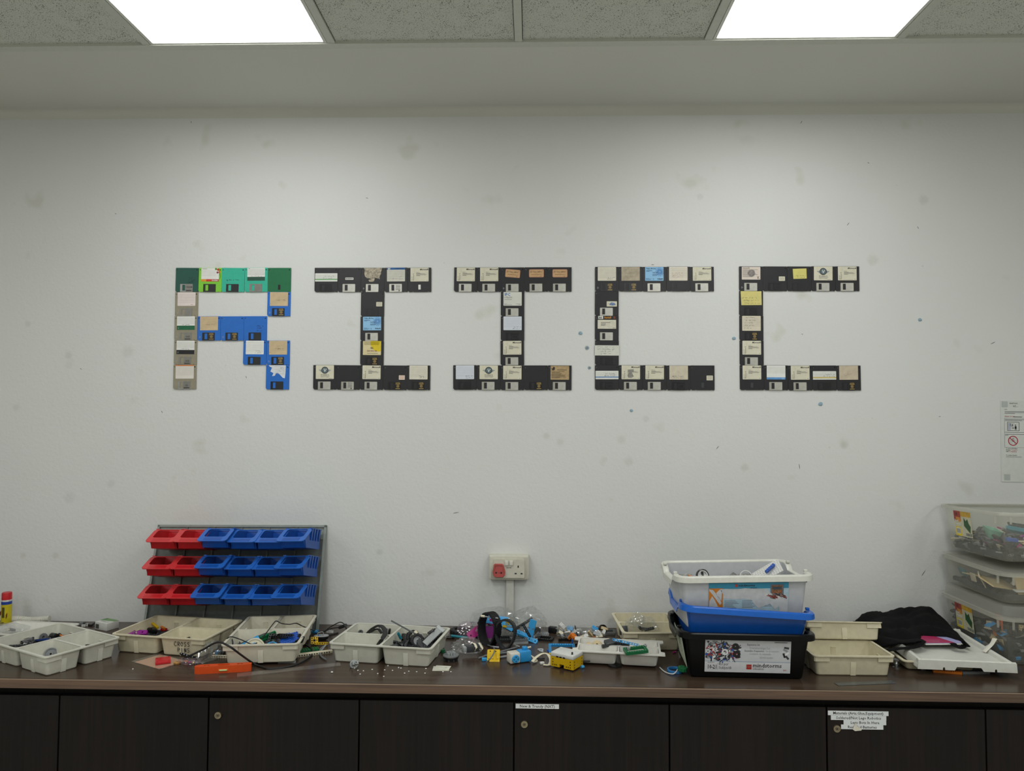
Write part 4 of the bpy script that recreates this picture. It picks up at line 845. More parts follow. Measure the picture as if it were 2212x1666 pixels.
out5 = [(-a, -b), (a, -b), (a, -b + .028), (a - .012, -b + .034), (a - .012, b - .034), (a, b - .028), (a, b), (a - .045, b), (a - .05, b - .004), (-a + .05, b - .004), (-a + .045, b), (-a, b), (-a, b - .03), (-a + .014, b - .036), (-a + .014, -b + .036), (-a, -b + .03)]
T5 = TR(.284, -.372, ZT + .006) @ RZ(-7.2)
make_tray('small white four-compartment tray holding green frame and blue beam', T5, 'white', [(-.127, .001, -.002, .067), (.002, .001, .127, .067), (-.127, -.068, -.002, -.003), (.002, -.068, .127, -.003)], L=.291, W=.154, H=.042, out=out5, pads=False, ribs=False)
TA = TR(.988, -.413, ZT) @ RZ(0.5)
make_tray('lower cream sorting tray right of the box stack, nearly empty', TA, 'cream', [(-.117, -.078, .117, .078)], L=.252, W=.174, H=.064)
TB = TR(1.022, -.362, ZT + .0735) @ RZ(-1) @ RX(-15) @ TR(0, .1075, 0)
make_tray('upper cream sorting tray resting crosswise on the lower tray', TB, 'cream', [(-.116, -.1, .116, .1)], L=.25, W=.215, H=.056)
# felt-pen writing on the second tray
m = MB()
def stroke(pts, M_): m.tube(spline(pts, 5), .0009, INK, 4, M=M_)
LT = {'C': [[(.8, .9), (.3, 1), (0, .5), (.3, 0), (.85, .1)]], 'R': [[(.1, 0), (.1, 1)], [(.1, 1), (.7, .9), (.7, .55), (.15, .45)], [(.3, .45), (.85, 0)]], 'O': [[(.4, 1), (0, .5), (.4, 0), (.8, .5), (.42, 1)]], 'S': [[(.75, .9), (.3, 1), (.1, .7), (.7, .35), (.5, 0), (.05, .1)]], 'P': [[(.1, 0), (.1, 1)], [(.1, 1), (.75, .85), (.65, .5), (.12, .45)]], 'I': [[(.4, 0), (.4, 1)]], 'N': [[(.1, 0), (.12, 1)], [(.12, 1), (.7, 0)], [(.7, 0), (.75, 1)]]}
for word, x0, z0 in (('CROSS', .058, .034), ('PINS', .069, .0145)):
    for k, ch in enumerate(word):
        for s_ in LT[ch]: stroke([(x0 + k * .0118 + p[0] * .0095, -.1110 + .0060 * (1 - (z0 + p[1] * .0135) / .062) - .0026 + .0018, z0 + p[1] * .0135) for p in s_], None)
m.build('felt_pen_writing', tr2, TR(0, -.0028, 0))
# ------------------------------------------------------------------ stack of three storage boxes
def make_box(label, M_, c, cl, L, W, H, tap=.020, dip=.022, rim=.017, taph=None):
    t = thing('storage_box', label, 'storage box', M_, 'stack of storage boxes')
    hw = .055
    def ring(o, z, f=0.0, r=.022):
        P = []
        for x, y in rrect(-L / 2 - o, -W / 2 - o, L / 2 + o, W / 2 + o, max(r + o, .004), 4, 14):
            d = 0
            if f and abs(x) > L / 2 - .004: d = dip * f * max(0, min(1, (hw + .018 - abs(y)) / .018))
            P.append((x, y, z - d))
        return P
    m = MB(); th = .0025
    m.loft([ring(-tap - .012, 0), ring(-tap - .002, .004), ring(-tap, .012), ring(0, H - .004, .85)], c, True, False)
    m.loft([ring(-th, H - .004, .85), ring(-tap - th, .006), ring(-tap - th - .006, .0035)], c, False, True); m.build('body', t)
    m = MB(); m.loft([ring(-th, H - .005, .85), ring(-th + .0005, H - .001, .85), ring(.002, H + .003, 1), ring(rim - .005, H + .003, 1), ring(rim - .001, H, 1), ring(rim, H - .006, 1), ring(rim + .001, H - .015, 1), ring(rim - .001, H - .015, 1), ring(rim - .003, H - .004, 1), ring(.001, H - .003, .9)], cl, False, False); m.build('rim', t)
    for sx in (-1, 1):
        for sy in (-1, 1):
            MB().rbox((sx * (L / 2 + .007), sy * (hw + .016), H + .004), (.012, .009, .008), .002, cl).build('stacking_peg', t)
    return t
KB, KR = pm('040405', .45, 0, .05), pm('070708', .28, 0, .05)
BX = make_box('black storage box with a white printed label, bottom of the stack', TR(.655, -.422, ZT) @ RZ(-1.6), KB, KR, .375, .245, .140)
BX2 = make_box('blue storage box, tilted, middle of the stack', TR(.652, -.415, ZT + .079) @ RY(3.0) @ RZ(-.6), pm('0e4c9e', .3, 0, .04), pm('1560c0', .25, 0, .03), .372, .240, .130, tap=.024)
BX3 = make_box('light grey storage box with a torn blue label, top of the stack', TR(.650, -.408, ZT + .148) @ RY(-1.0) @ RZ(2.2), pm('bcbec2', .34, 0, .03), pm('d2d2c9', .34, 0, .03), .392, .232, .160, tap=.020)
# printed label of the black box (front face leans back by the taper)
LW, LH = .2545, .1035
LB = TR(.0015, -(.245 / 2 - .020 * (1 - .072 / .136)) - .0012, .0715) @ RX(-math.degrees(math.atan2(-.020, .128)))
m = MB(); PAPB = pm('c9cbd0', .35, 0, .02); m.plate(rrect(-LW / 2, -LH / 2, LW / 2, LH / 2, .0008, 1), [], .0004, -.0006, PAPB, 'xz'); yy = -.0009
m.quad(-LW / 2, -LH / 2, LW / 2, -LH / 2 + .034, yy + .0001, pm('d6d8dc', .35, 0, .02)); m.quad(-LW / 2, -LH / 2 + .0335, LW / 2, -LH / 2 + .0345, yy - .0001, pm('5d7fb0', .5, 0, 0))
G1, G2, DG = pm('77797e', .5, 0, 0), pm('a2a4a8', .5, 0, 0), pm('2a2a2d', .5, 0, 0)
def tb(s_, x, z, size, mat=INK, b=.0, ax='LEFT', sp=1.0, sc=1.0): m.text(s_, size, mat, TR(x, yy - .0002, z) @ UP @ Matrix.Diagonal((sc, 1, 1, 1)), b, 0, ax, sp)
tb('Expansion Set', -.003, .034, .0085, G1, .012, sc=.8); tb('Erweiterungs-Set', .005, .0225, .011, G2, 0, sc=.8); tb("Ensemble d'expansion", -.010, .0145, .0082, G1, .012, sc=.8); tb('Set de expansión', .053, .0145, .0078, G2, 0, sc=.72); tb('Conjunto de expansão', .004, .005, .0092, G2, 0, sc=.78); tb('bővítő készlet', .036, -.006, .0085, G2, 0, sc=.8)
m.quad(.078, .0440, .116, .0458, yy - .0002, DG)
tb('Ages/Edades', -.119, -.0225, .0042, INK); tb('10-21', -.120, -.0415, .0180, INK, .02, sc=.72); m.quad(-.0895, -.0445, -.0889, -.0225, yy - .0002, G1); tb('853 pcs/', -.0855, -.030, .0125, DG, .0, sc=.68); tb('Stck/pzs/db', -.0855, -.0415, .0125, DG, .0, sc=.68)
m.quad(-.003, -.0415, .0125, -.026, yy - .0002, pm('b0312b', .4, 0, 0)); tb('LEGO', .0048, -.0355, .0052, pm('e8e6dc', .5, 0, 0), .03, 'CENTER'); tb('mindstorms', .016, -.0345, .0182, INK, .012, sc=.98); tb('education', .016, -.0420, .0088, DG, .004, sc=.95); tb('EV3', .116, -.0445, .0058, pm('b0312b', .5, 0, 0), .02, 'RIGHT')
rn = random.Random(11); cols = ['17181b', '202226', '3a3c40', '8f9398', 'd9dadc', 'e8e8ea', '1f4fa0', 'a8323a', '2c2d31', '55585e', '101113']
for k in range(190):
    u = rn.random(); cx = -LW / 2 + .004 + u * .098; top = .047 - u * .012; lo = -.016 + abs(u - .5) * .014
    cz = lo + rn.random() * (top - lo) * (1 - .35 * max(0, u - .5)); a_ = rn.uniform(0, 180); w_, h_ = rn.choice([(.016, .0035), (.008, .006), (.012, .003), (.006, .006), (.020, .002)])
    m.quad(-w_ / 2, -h_ / 2, w_ / 2, h_ / 2, yy - .0002 - k * .000002, pm(rn.choice(cols), .5, 0, 0), TR(cx, 0, cz) @ RY(a_))
for x, z, r, r2, c_ in ((-.068, .012, .0098, .005, 'dfe0e2'), (-.037, .030, .0105, .002, '141518'), (-.033, .006, .0115, .003, '141518'), (-.118, .014, .007, .003, 'c9cbce')): m.plate(circ(x, z, r, 16), [circ(x, z, r2, 12)], yy - .0006, yy - .0008, pm(c_, .5, 0, 0), 'xz')
for x, z, a_ in ((.112, .020, 30), (.116, .010, -40), (.108, .004, 70), (.115, .028, 10), (.119, -.002, 50)): m.quad(-.008, -.003, .0065, .003, yy - .0003, pm(rn.choice(cols[:6]), .5, 0, 0), TR(min(x, .117), 0, z) @ RY(a_))
m.build('printed_label', BX, LB, smooth=False)
# paper sheet taped to the left end of the black box
m = MB(); m.plate(rrect(-.062, -.048, .062, .048, .001, 1), [], -.0003, .0003, pm('b9c0aa', .7, 0, .04), 'yz'); m.plate(circ(0, .006, .026, 20), [circ(0, .006, .0245, 20)], -.0005, -.0004, PEN, 'yz'); m.plate(circ(0, .012, .010, 14), [circ(0, .012, .0088, 14)], -.0005, -.0004, PEN, 'yz')
m.build('taped_paper', BX, TR(-.375 / 2 - .0035 + .006, -.035, .078) @ RY(-11) @ RX(6), smooth=False)
# torn label of the top box
LW, LH = .2440, .0930
LB3 = TR(.011, -(.232 / 2 - .020 * (1 - .092 / .156)) - .0012, .0935) @ RX(-math.degrees(math.atan2(-.020, .144)))
m = MB(); m.plate(rrect(-LW / 2, -LH / 2, LW / 2, LH / 2, .0008, 1), [], .0004, -.0005, pm('a9c3cf', .4, 0, .04), 'xz'); yy = -.0007
TL, OR, TW = pm('2f8fb0', .4, 0, .03), pm('c9781c', .4, 0, .05), pm('c2c3c4', .6, 0, .06)
m.quad(-LW / 2, LH / 2 - .018, LW / 2, LH / 2, yy, TL); m.quad(-LW / 2, -LH / 2, -LW / 2 + .043, LH / 2 - .016, yy - .0001, OR)
tb('mindstorms', -.032, LH / 2 - .0115, .0105, INK, .02); tb('education', .004, LH / 2 - .0172, .0052, DG, .02); m.quad(-.0425, LH / 2 - .0125, -.034, LH / 2 - .004, yy - .0002, pm('b0312b', .4, 0, 0)); tb('LEGO', -.0383, LH / 2 - .009, .003, WHITE, .03, 'CENTER')
P = [(-.090, .028), (-.070, .0290), (-.040, .0275), (-.010, .0300), (.020, .0275), (.050, .0270), (.072, .010), (.100, .004), (.120, .002), (.121, -.046), (.095, -.0462), (.093, -.030), (.080, -.038), (.066, -.020), (.050, -.026), (.030, -.034), (.016, -.020), (.010, -.008), (-.010, -.004), (-.050, -.004), (-.078, -.002), (-.0785, .012)]
m.plate(P[::-1], [], yy - .0003, yy - .0006, TW, 'xz')
for P in ([(-.122, .028), (-.110, .026), (-.090, .000), (-.083, -.016), (-.088, -.022), (-.100, -.004), (-.121, .024)], [(-.120, -.008), (-.112, .006), (-.104, -.006), (-.094, -.026), (-.088, -.034), (-.098, -.040), (-.116, -.034), (-.121, -.024)], [(-.100, .016), (-.090, .026), (-.082, .024), (-.084, -.008), (-.094, .002)]): m.plate(P, [], yy - .0003, yy - .0006, TW, 'xz')
m.quad(.066, .008, .107, LH / 2 - .005, yy - .0004, pm('5f7280', .4, 0, .05)); m.quad(.070, .012, .103, LH / 2 - .009, yy - .0006, pm('8a5a3c', .4, 0, .35, scale=250)); m.quad(.072, .024, .100, .033, yy - .0007, pm('3d4a52', .4, 0, .1))
for k in range(26): m.quad(-.009, -.001, .009, .0012, yy - .0008 - k * .000002, pm(rn.choice(['8f3026', '7a2a22', '3a2b28', 'd8d2cc', '55423c']), .5, 0, .1), TR(.086 + rn.uniform(-.03, .024), 0, .004 - rn.uniform(-.006, .008)) @ RY(rn.uniform(0, 40)))
for x0, n_ in ((-.074, 8), (-.020, 6), (.045, 5)):
    for k in range(n_): m.quad(x0, -.010 - k * .0044, x0 + .026 + rn.random() * .022, -.0085 - k * .0044, yy - .0002, G1)
m.build('torn_label', BX3, LB3, smooth=False)

# ------------------------------------------------------------------ small-part builders
def beam(n, c, hl=True, th=.0074):
    m = MB(); P = .008; r = .0037; x0, x1 = -(n - 1) * P / 2, (n - 1) * P / 2
    out = [(x1 + r * math.cos(a), r * math.sin(a)) for a in [(-90 + 30 * k) * math.pi / 180 for k in range(7)]] + [(x0 - r * math.cos(a), -r * math.sin(a)) for a in [(-90 + 30 * k) * math.pi / 180 for k in range(7)]]
    return m.plate(out, [circ(x0 + k * P, 0, .0025, 8) for k in range(n)] if hl else [], -th / 2, th / 2, c)
def frame(nx, ny, c, th=.0074):
    m = MB(); P = .008; w, h = nx * P / 2, ny * P / 2
    H = [rrect(-w + P, -h + P, w - P, h - P, .001, 1)]
    for k in range(nx):
        x = -w + P * (k + .5)
        H += [circ(x, -h + P / 2, .0024, 8), circ(x, h - P / 2, .0024, 8)]
    for k in range(1, ny - 1): H += [circ(-w + P / 2, -h + P * (k + .5), .0024, 8), circ(w - P / 2, -h + P * (k + .5), .0024, 8)]
    return m.plate(rrect(-w, -h, w, h, .0015, 2), H, -th / 2, th / 2, c)
def axle(L, c):
    a, b = .0024, .0009; P = [(a, -b), (a, b), (b, b), (b, a), (-b, a), (-b, b), (-a, b), (-a, -b), (-b, -b), (-b, -a), (b, -a), (b, -b)]
    return MB().plate(P, [], -L / 2, L / 2, c, 'yz')
def gear(r, n, c, w=.0075, hole=.0026):
    out = []
    for k in range(n):
        for f, rr in ((0, r), (.25, r), (.5, r * .87), (.75, r * .87)):
            a = 2 * math.pi * (k + f) / n; out.append((rr * math.cos(a), rr * math.sin(a)))
    m = MB().plate(out, [circ(0, 0, hole, 8)] + ([circ(r * .52 * math.cos(t), r * .52 * math.sin(t), r * .17, 8) for t in (0, 1.571, 3.142, 4.712)] if r > .012 else []), -w / 2, w / 2, c)
    return m
def tyre(R, w, c, hub=None, nt=22):
    m = MB(); ri = R * .58
    m.lathe([(ri, -w * .42), (R * .80, -w * .5), (R * .95, -w * .38), (R, -w * .2), (R, w * .2), (R * .95, w * .38), (R * .80, w * .5), (ri, w * .42)], c, 28, closed=True)
    for k in range(nt):
        a = 360 * k / nt; m.box((R * 1.0, w * (.18 if k % 2 else -.18), 0), (R * .07, w * .34, R * .16), c, RZ(a) @ Matrix(((1, 0, 0, 0), (0, 0, 1, 0), (0, 1, 0, 0), (0, 0, 0, 1))))
    if hub: m.lathe([(ri * 1.02, -w * .3), (ri * 1.02, w * .3), (ri * .85, w * .32), (ri * .8, w * .1), (ri * .3, w * .1), (ri * .3, w * .34), (.0026, w * .34), (.0026, -w * .3)], hub, 20, closed=True)
    return m
def brick(nx, ny, c, h=.0096):
    P = .008; m = MB().box((0, 0, 0), (nx * P - .0002, ny * P - .0002, h), c)
    for i in range(nx):
        for j in range(ny): m.lathe([(.0024, h / 2), (.0024, h / 2 + .0017), (.0001, h / 2 + .0017)], c, 8, TR((i - nx / 2 + .5) * P, (j - ny / 2 + .5) * P, 0))
    return m
def peg(c, L=.016): return MB().lathe([(.0019, -L / 2), (.0024, -L / 2 + .001), (.0024, -.0006), (.0031, -.0005), (.0031, .0005), (.0024, .0006), (.0024, L / 2 - .001), (.0019, L / 2)], c, 8, RY(90))
def angle_beam(c, a=2, b=3):
    m = beam(a + b, c); m.v = [(x, y, z) if x < .004 else (.004 + (x - .004) * .35 - (y) * .94, (x - .004) * .94 + y * .35, z) for x, y, z in m.v]
    return m
def slope(c, n=2, L=.024):
    w = n * .008; return MB().add([(-L / 2, -w / 2, 0), (L / 2, -w / 2, 0), (L / 2, w / 2, 0), (-L / 2, w / 2, 0), (-L / 2, -w / 2, .0096), (-L / 2 + .008, -w / 2, .0096), (-L / 2 + .008, w / 2, .0096), (-L / 2, w / 2, .0096), (L / 2, -w / 2, .002), (L / 2, w / 2, .002)], [(3, 2, 1, 0), (4, 5, 6, 7), (5, 8, 9, 6), (0, 4, 7, 3), (0, 1, 8, 5, 4), (3, 7, 6, 9, 2), (1, 2, 9, 8)], c)
def dish(r, c): return MB().lathe([(.0001, .001), (r * .9, .001), (r, .003), (r, .0045), (r * .86, .0045), (r * .8, .0028), (r * .35, .0028), (r * .33, .006), (.003, .006), (.003, .001)], c, 22)
PC = {'black': pm('121315', .35, 0, .08), 'dgrey': pm('3c3f41', .4, 0, .06), 'grey': pm('6f7374', .4, 0, .06), 'lgrey': pm('9ea2a3', .4, 0, .05), 'white': pm('dcdcd8', .4, 0, .02), 'blue': pm('1450b0', .35, 0, .04), 'azure': pm('3aa0dc', .35, 0, .03), 'green': pm('0f6a3e', .35, 0, .05), 'yellow': pm('d9b310', .35, 0, .03), 'red': pm('c4212a', .35, 0, .04), 'purple': pm('8a1a86', .35, 0, .05), 'magenta': pm('b3247e', .35, 0, .05), 'orange': pm('d9781e', .35, 0, .04), 'tan': pm('cdb98f', .45, 0, .04), 'cream': pm('ded6bc', .45, 0, .03), 'teal': pm('1f7f8f', .35, 0, .05), 'mint': pm('7fb9a0', .4, 0, .05)}
def E3(r): return RZ(r[2]) @ RY(r[1]) @ RX(r[0])
def put(name, mb, px, py, z, rot, label, cat, group=None, lift=True, **k):
    """stands a small part where the sight line through (px, py) meets level z, lifted so that nothing dips below z"""
    R_ = E3(rot); p = at(px, py, z); lo = min((R_ @ Vector(v)).z for v in mb.v) if lift else 0
    return solo(name, mb, label, cat, TR(p.x, p.y, p.z - lo) @ R_, group, **k)

# ------------------------------------------------------------------ clear storage boxes at the right
PP = film('milky_polypropylene', .27, 'e0dfd2', .22, (.985, .98, .965), .02); PPR = film('milky_polypropylene_rim', .38, 'e4e4da', .25, (.985, .98, .97), .04)
CX0, CX1, CY0, CY1 = 1.508, 2.07, -.388, -.016
def clear_box(label, M_, H, tap, lid=True, sticker=True, skirt=.0):
    t = thing('clear_box', label, 'storage box', M_, 'stack of clear storage boxes'); L, W = CX1 - CX0, CY1 - CY0
    def ring(o, z, r=.045): return [(p[0], p[1], z) for p in rrect(-L / 2 - o, -W / 2 - o, L / 2 + o, W / 2 + o, r + o, 6, 2)]
    m = MB(); m.loft([ring(-tap - .012, 0), ring(-tap - .003, .003), ring(-tap, .012), ring(-.004, H)], PP, True, False); m.build('body', t)
    m = MB(); m.loft([ring(-.004, H - .002), ring(.006, H), ring(.008, H - .003), ring(.008, H - .012), ring(.0065, H - .012), ring(.0065, H - .003), ring(-.003, H - .004)], PPR); m.build('rim', t)
    for px_, py_ in ((-L / 2 + .004, -W / 2 + .030), (-L / 2 + .030, -W / 2 + .004)):
        MB().rbox((px_ + (-.004 if px_ < -L / 2 + .02 else 0), py_ + (-.004 if py_ < -W / 2 + .02 else 0), H - .022), (.006, .006, .032), .0015, PPR).build('corner_rib', t)
    if lid:
        m = MB(); m.loft([ring(.010, H - .001), ring(.011, H + .002), ring(.008, H + .004), ring(.001, H + .004), ring(-.006, H + skirt), ring(-.03, H + skirt)], PPR, False, True); m.build('lid', t)
    if sticker:
        m = MB(); y0 = 0; s = -.0006
        def q(y0_, z0_, y1_, z1_, c_, d=0): m.add([(s - d, y1_, z0_), (s - d, y0_, z0_), (s - d, y0_, z1_), (s - d, y1_, z1_)][::-1], [(0, 1, 2, 3)], c_)
        q(-.052, -.044, .052, .044, pm('c8c4a8', .4, 0, .05)); q(.010, .008, .052, .044, pm('a8382c', .4, 0, .1), .0001); q(-.052, .026, .010, .044, pm('d2a62c', .4, 0, .1), .0001); q(.012, .006, .04, .022, pm('c98a2c', .4, 0, .1), .00015); q(.012, -.044, .050, -.012, pm('dcc52a', .4, 0, .05), .0001); q(.018, -.036, .044, -.016, WHITE, .0002)
        for k in range(8): q(.020 + k * .003, -.034, .0215 + k * .003, -.018, INK, .0003)
        m.plate([(-.040, -.030), (-.006, -.006), (-.008, .022), (-.020, .012), (-.030, .020), (-.036, .004), (-.046, -.006)], [], s - .0002, s - .0003, pm('2f5a34', .5, 0, .1), 'yz'); q(-.050, -.040, -.012, -.030, pm('8a8c80', .5, 0, .2), .0002)
        tq = Matrix(((0, 0, -1, 0), (-1, 0, 0, 0), (0, 1, 0, 0), (0, 0, 0, 1)))
        m.text('10', .018, pm('5a1c18', .5, 0, 0), TR(s - .0004, .046, .026) @ tq, .03); m.text('Food', .0105, WHITE, TR(s - .0004, .048, .006) @ tq, .04); m.text('Container', .0085, WHITE, TR(s - .0004, .048, -.004) @ tq, .04)
        f = (.062) / H; m.build('sticker', t, TR(-L / 2 - .0015 + tap * .40 + .002, .045, H * .62) @ RY(-math.degrees(math.atan2(tap - .004, H))), smooth=False)
    return t
CXM, CYM = (CX0 + CX1) / 2, (CY0 + CY1) / 2
clear_box('clear storage box of dim mixed parts, bottom of the clear stack', TR(CXM, CYM, ZT), .155, .020, True, True, .034)
clear_box('clear storage box with flat tan plates inside, middle of the clear stack', TR(CXM + .004, CYM + .002, ZT + .196), .100, .010, True, False, .006)
TOPB = TR(CXM + .006, CYM, ZT + .322) @ RX(-2.2) @ RZ(-.6)
clear_box('open clear storage box half full of colourful bricks, top of the clear stack', TOPB, .160, .018, False, True)
# loose bricks in the clear boxes
rb = random.Random(21); BC = ['dgrey', 'black', 'grey', 'lgrey', 'dgrey', 'black', 'lgrey', 'grey', 'tan', 'dgrey', 'white', 'magenta', 'black', 'cream', 'blue', 'tan', 'grey', 'dgrey', 'purple', 'cream', 'lgrey']
KINDS = [('perforated_beam', 'perforated beam', lambda c: beam(rb.choice([5, 7, 9]), c)), ('brick', 'studded brick', lambda c: brick(rb.choice([2, 3, 4]), 2, c)), ('brick', 'long studded brick', lambda c: brick(rb.choice([6, 8]), 1, c)), ('sloped_brick', 'sloped brick', lambda c: slope(c)), ('angle_beam', 'angled beam', lambda c: angle_beam(c)), ('frame_connector', 'perforated frame', lambda c: frame(5, 4, c)), ('gear', 'toothed gear', lambda c: gear(.012, 16, c)), ('plate', 'studded plate', lambda c: brick(4, 4, c, .0035)), ('axle', 'cross axle', lambda c: axle(.05, c))]
CN = {'dgrey': 'dark grey', 'lgrey': 'light grey', 'azure': 'sky blue'}; PCACHE = {}
def loose(kind, col, M_, where, group):
    key = (kind, col, rb.randint(0, 1)); nm, ds, fn = KINDS[kind]
    if key not in PCACHE:
        o = fn(PC[col]).build(nm); PCACHE[key] = o.data; o.matrix_world = M_
    else:
        o = bpy.data.objects.new(nm, PCACHE[key]); COL.objects.link(o); o.matrix_world = M_
    return tag(o, 'loose %s %s in the jumble %s' % (CN.get(col, col), ds, where), 'toy brick', group)
def mound(name, x0, x1, y0, y1, z0, hf, M_, mat, label):
    nx, ny = 26, 18; V = []; F = []
    for j in range(ny + 1):
        for i in range(nx + 1):
            x, y = x0 + (x1 - x0) * i / nx, y0 + (y1 - y0) * j / ny
            V.append((x, y, z0 + hf(x, y) + .010 * noise.noise(Vector((x * 60, y * 60, 1.7))) + .008 * noise.noise(Vector((x * 130, y * 130, 4)))))
    for j in range(ny):
        for i in range(nx): a = j * (nx + 1) + i; F.append((a, a + 1, a + nx + 2, a + nx + 1))
    n = len(V); V += [(x, y, z0) for x, y, _ in V]
    per = [i for i in range(nx + 1)] + [j * (nx + 1) + nx for j in range(1, ny + 1)] + [ny * (nx + 1) + i for i in range(nx - 1, -1, -1)] + [j * (nx + 1) for j in range(ny - 1, 0, -1)]
    for k in range(len(per)): a, b = per[k], per[(k + 1) % len(per)]; F.append((b, a, a + n, b + n))
    F.append(tuple(n + k for k in reversed(per)))
    o = MB().add(V, F, mat).build(name, None, M_, smooth=False); return tag(o, label, 'toy parts', None, 'stuff')
PILE = pm('2b2d31', .5, 0, .5, scale=120); PILE2 = pm('34373a', .55, 0, .45, scale=90)
Lh, Wh = (CX1 - CX0) / 2, (CY1 - CY0) / 2
mound('brick_pile', -Lh + .034, Lh - .04, -Wh + .036, Wh - .036, .005, lambda x, y: .042 + .018 * math.sin(x * 9 + 1), TOPB, PILE, 'dark mass of small parts at the bottom of the top clear box')
for k in range(150):
    u = rb.random()
    if k < 60: x, y, z = -Lh + .030 + rb.random() * .012, rb.uniform(-Wh + .045, Wh - .03), .012 + rb.random() * .058; x += .004 * (1 - z / .08)
    elif k < 90: x, y, z = rb.uniform(-Lh + .05, -Lh + .21), -Wh + .032 + rb.random() * .012, .012 + rb.random() * .058
    else: x, y, z = rb.uniform(-Lh + .036, -Lh + .24), rb.uniform(-Wh + .04, Wh - .04), .058 + rb.random() * .020
    ori = (rb.uniform(0, 360), rb.uniform(-14, 14), 90 + rb.uniform(-10, 10)) if k < 60 else ((rb.uniform(0, 360), rb.uniform(-14, 14), rb.uniform(-10, 10)) if k < 90 else (rb.uniform(0, 360), rb.uniform(-30, 30), rb.uniform(0, 360)))
    if k >= 90: x += .022
    loose(rb.randrange(len(KINDS)), rb.choice(BC), TOPB @ TR(x + .004, y, z) @ E3(ori), 'in the top clear box', 'loose bricks in the top clear box')
solo('basket', MB().loft([[(p[0], p[1], z) for p in rrect(-.035 - o, -.02 - o, .035 + o, .02 + o, .004, 2)] for o, z in ((-.006, 0), (0, .03), (-.002, .03), (-.008, .002))], PC['mint'], True, True), 'mint green open basket among the bricks in the top clear box', 'toy part', TOPB @ TR(-Lh + .062, -.02, .062) @ E3((12, -8, 80)))
solo('boat_hull', MB().loft([[(p[0], p[1], z) for p in rrect(-.045 - o, -.016 - o, .045 + o, .016 + o, .014, 4)] for o, z in ((-.006, 0), (0, .012), (-.003, .012), (-.008, .003))], PC['teal'], True, True), 'teal hull-shaped part lying on the bricks in the top clear box', 'toy part', TOPB @ TR(-Lh + .125, -.08, .084) @ E3((20, 10, -20)))
solo('perforated_plate', brick(10, 5, PC['dgrey'], .0035), 'large dark grey plate leaning at the back of the top clear box', 'toy part', TOPB @ TR(-Lh + .18, .01, .088) @ E3((58, 8, 10)))
solo('slab', MB().rbox((0, 0, 0), (.05, .03, .012), .001, PC['azure']), 'sky blue block above the bricks at the back of the top clear box', 'toy part', TOPB @ TR(-Lh + .05, .115, .083) @ E3((10, 12, 70)))
MIDM = TR(CXM + .004, CYM + .002, ZT + .200)
mound('part_pile', -Lh + .03, Lh - .04, -Wh + .035, Wh - .03, .003, lambda x, y: .014, MIDM, PILE2, 'dark mass of small parts at the bottom of the middle clear box')
for k, (x, y, z, r, w, d, c) in enumerate([(.050, -.08, .040, (15, 10, 10), .10, .07, 'tan'), (.024, .02, .040, (80, 5, 75), .05, .028, 'cream'), (.018, -.04, .045, (30, 62, 0), .05, .03, 'cream'), (.12, -.12, .045, (70, 0, 8), .09, .06, 'tan'), (.17, -.05, .042, (10, -14, 40), .11, .08, 'cream'), (.034, .10, .042, (74, 0, 80), .06, .024, 'teal'), (.08, .06, .035, (0, 10, 20), .10, .08, 'tan'), (.09, -.135, .030, (10, 0, 0), .05, .02, 'white'), (.20, -.12, .050, (60, 10, -8), .10, .05, 'dgrey')]):
    solo('baseplate', MB().rbox((0, 0, 0), (w, d, .004), .0008, PC[c]), '%s flat plate, %s from the left corner inside the middle clear box' % (CN.get(c, c), ['nearest', 'second', 'third', 'fourth', 'fifth', 'sixth', 'seventh', 'eighth', 'ninth'][k]), 'toy part', MIDM @ TR(-Lh + x, y, z) @ E3(r), 'flat plates in the middle clear box')
BOTM = TR(CXM, CYM, ZT)
mound('mixed_pile', -Lh + .036, Lh - .04, -Wh + .040, Wh - .036, .004, lambda x, y: .075 + .012 * math.sin(x * 14), BOTM, PILE2, 'dark mass of small parts filling the bottom clear box')
for k in range(80):
    if k < 45: x, y, z = -Lh + .030 + rb.random() * .010, rb.uniform(-Wh + .05, Wh - .03), .015 + rb.random() * .095
    else: x, y, z = rb.uniform(-Lh + .05, -Lh + .2), -Wh + .036 + rb.random() * .010, .015 + rb.random() * .095
    loose(rb.randrange(len(KINDS)), rb.choice(['dgrey', 'black', 'grey', 'grey', 'dgrey', 'tan', 'lgrey', 'orange', 'azure', 'dgrey', 'cream']), BOTM @ TR(x + .005, y + .004, z) @ E3((rb.uniform(0, 360), rb.uniform(-14, 14), (90 if k < 45 else 0) + rb.uniform(-10, 10))), 'in the bottom clear box', 'loose bricks in the bottom clear box')
solo('orange_plate', MB().rbox((0, 0, 0), (.08, .003, .04), .001, pm('d86a40', .4, 0, .05)), 'orange red panel just under the lid of the bottom clear box', 'toy part', BOTM @ TR(-Lh + .048, -.085, .118) @ E3((0, 0, 70)))

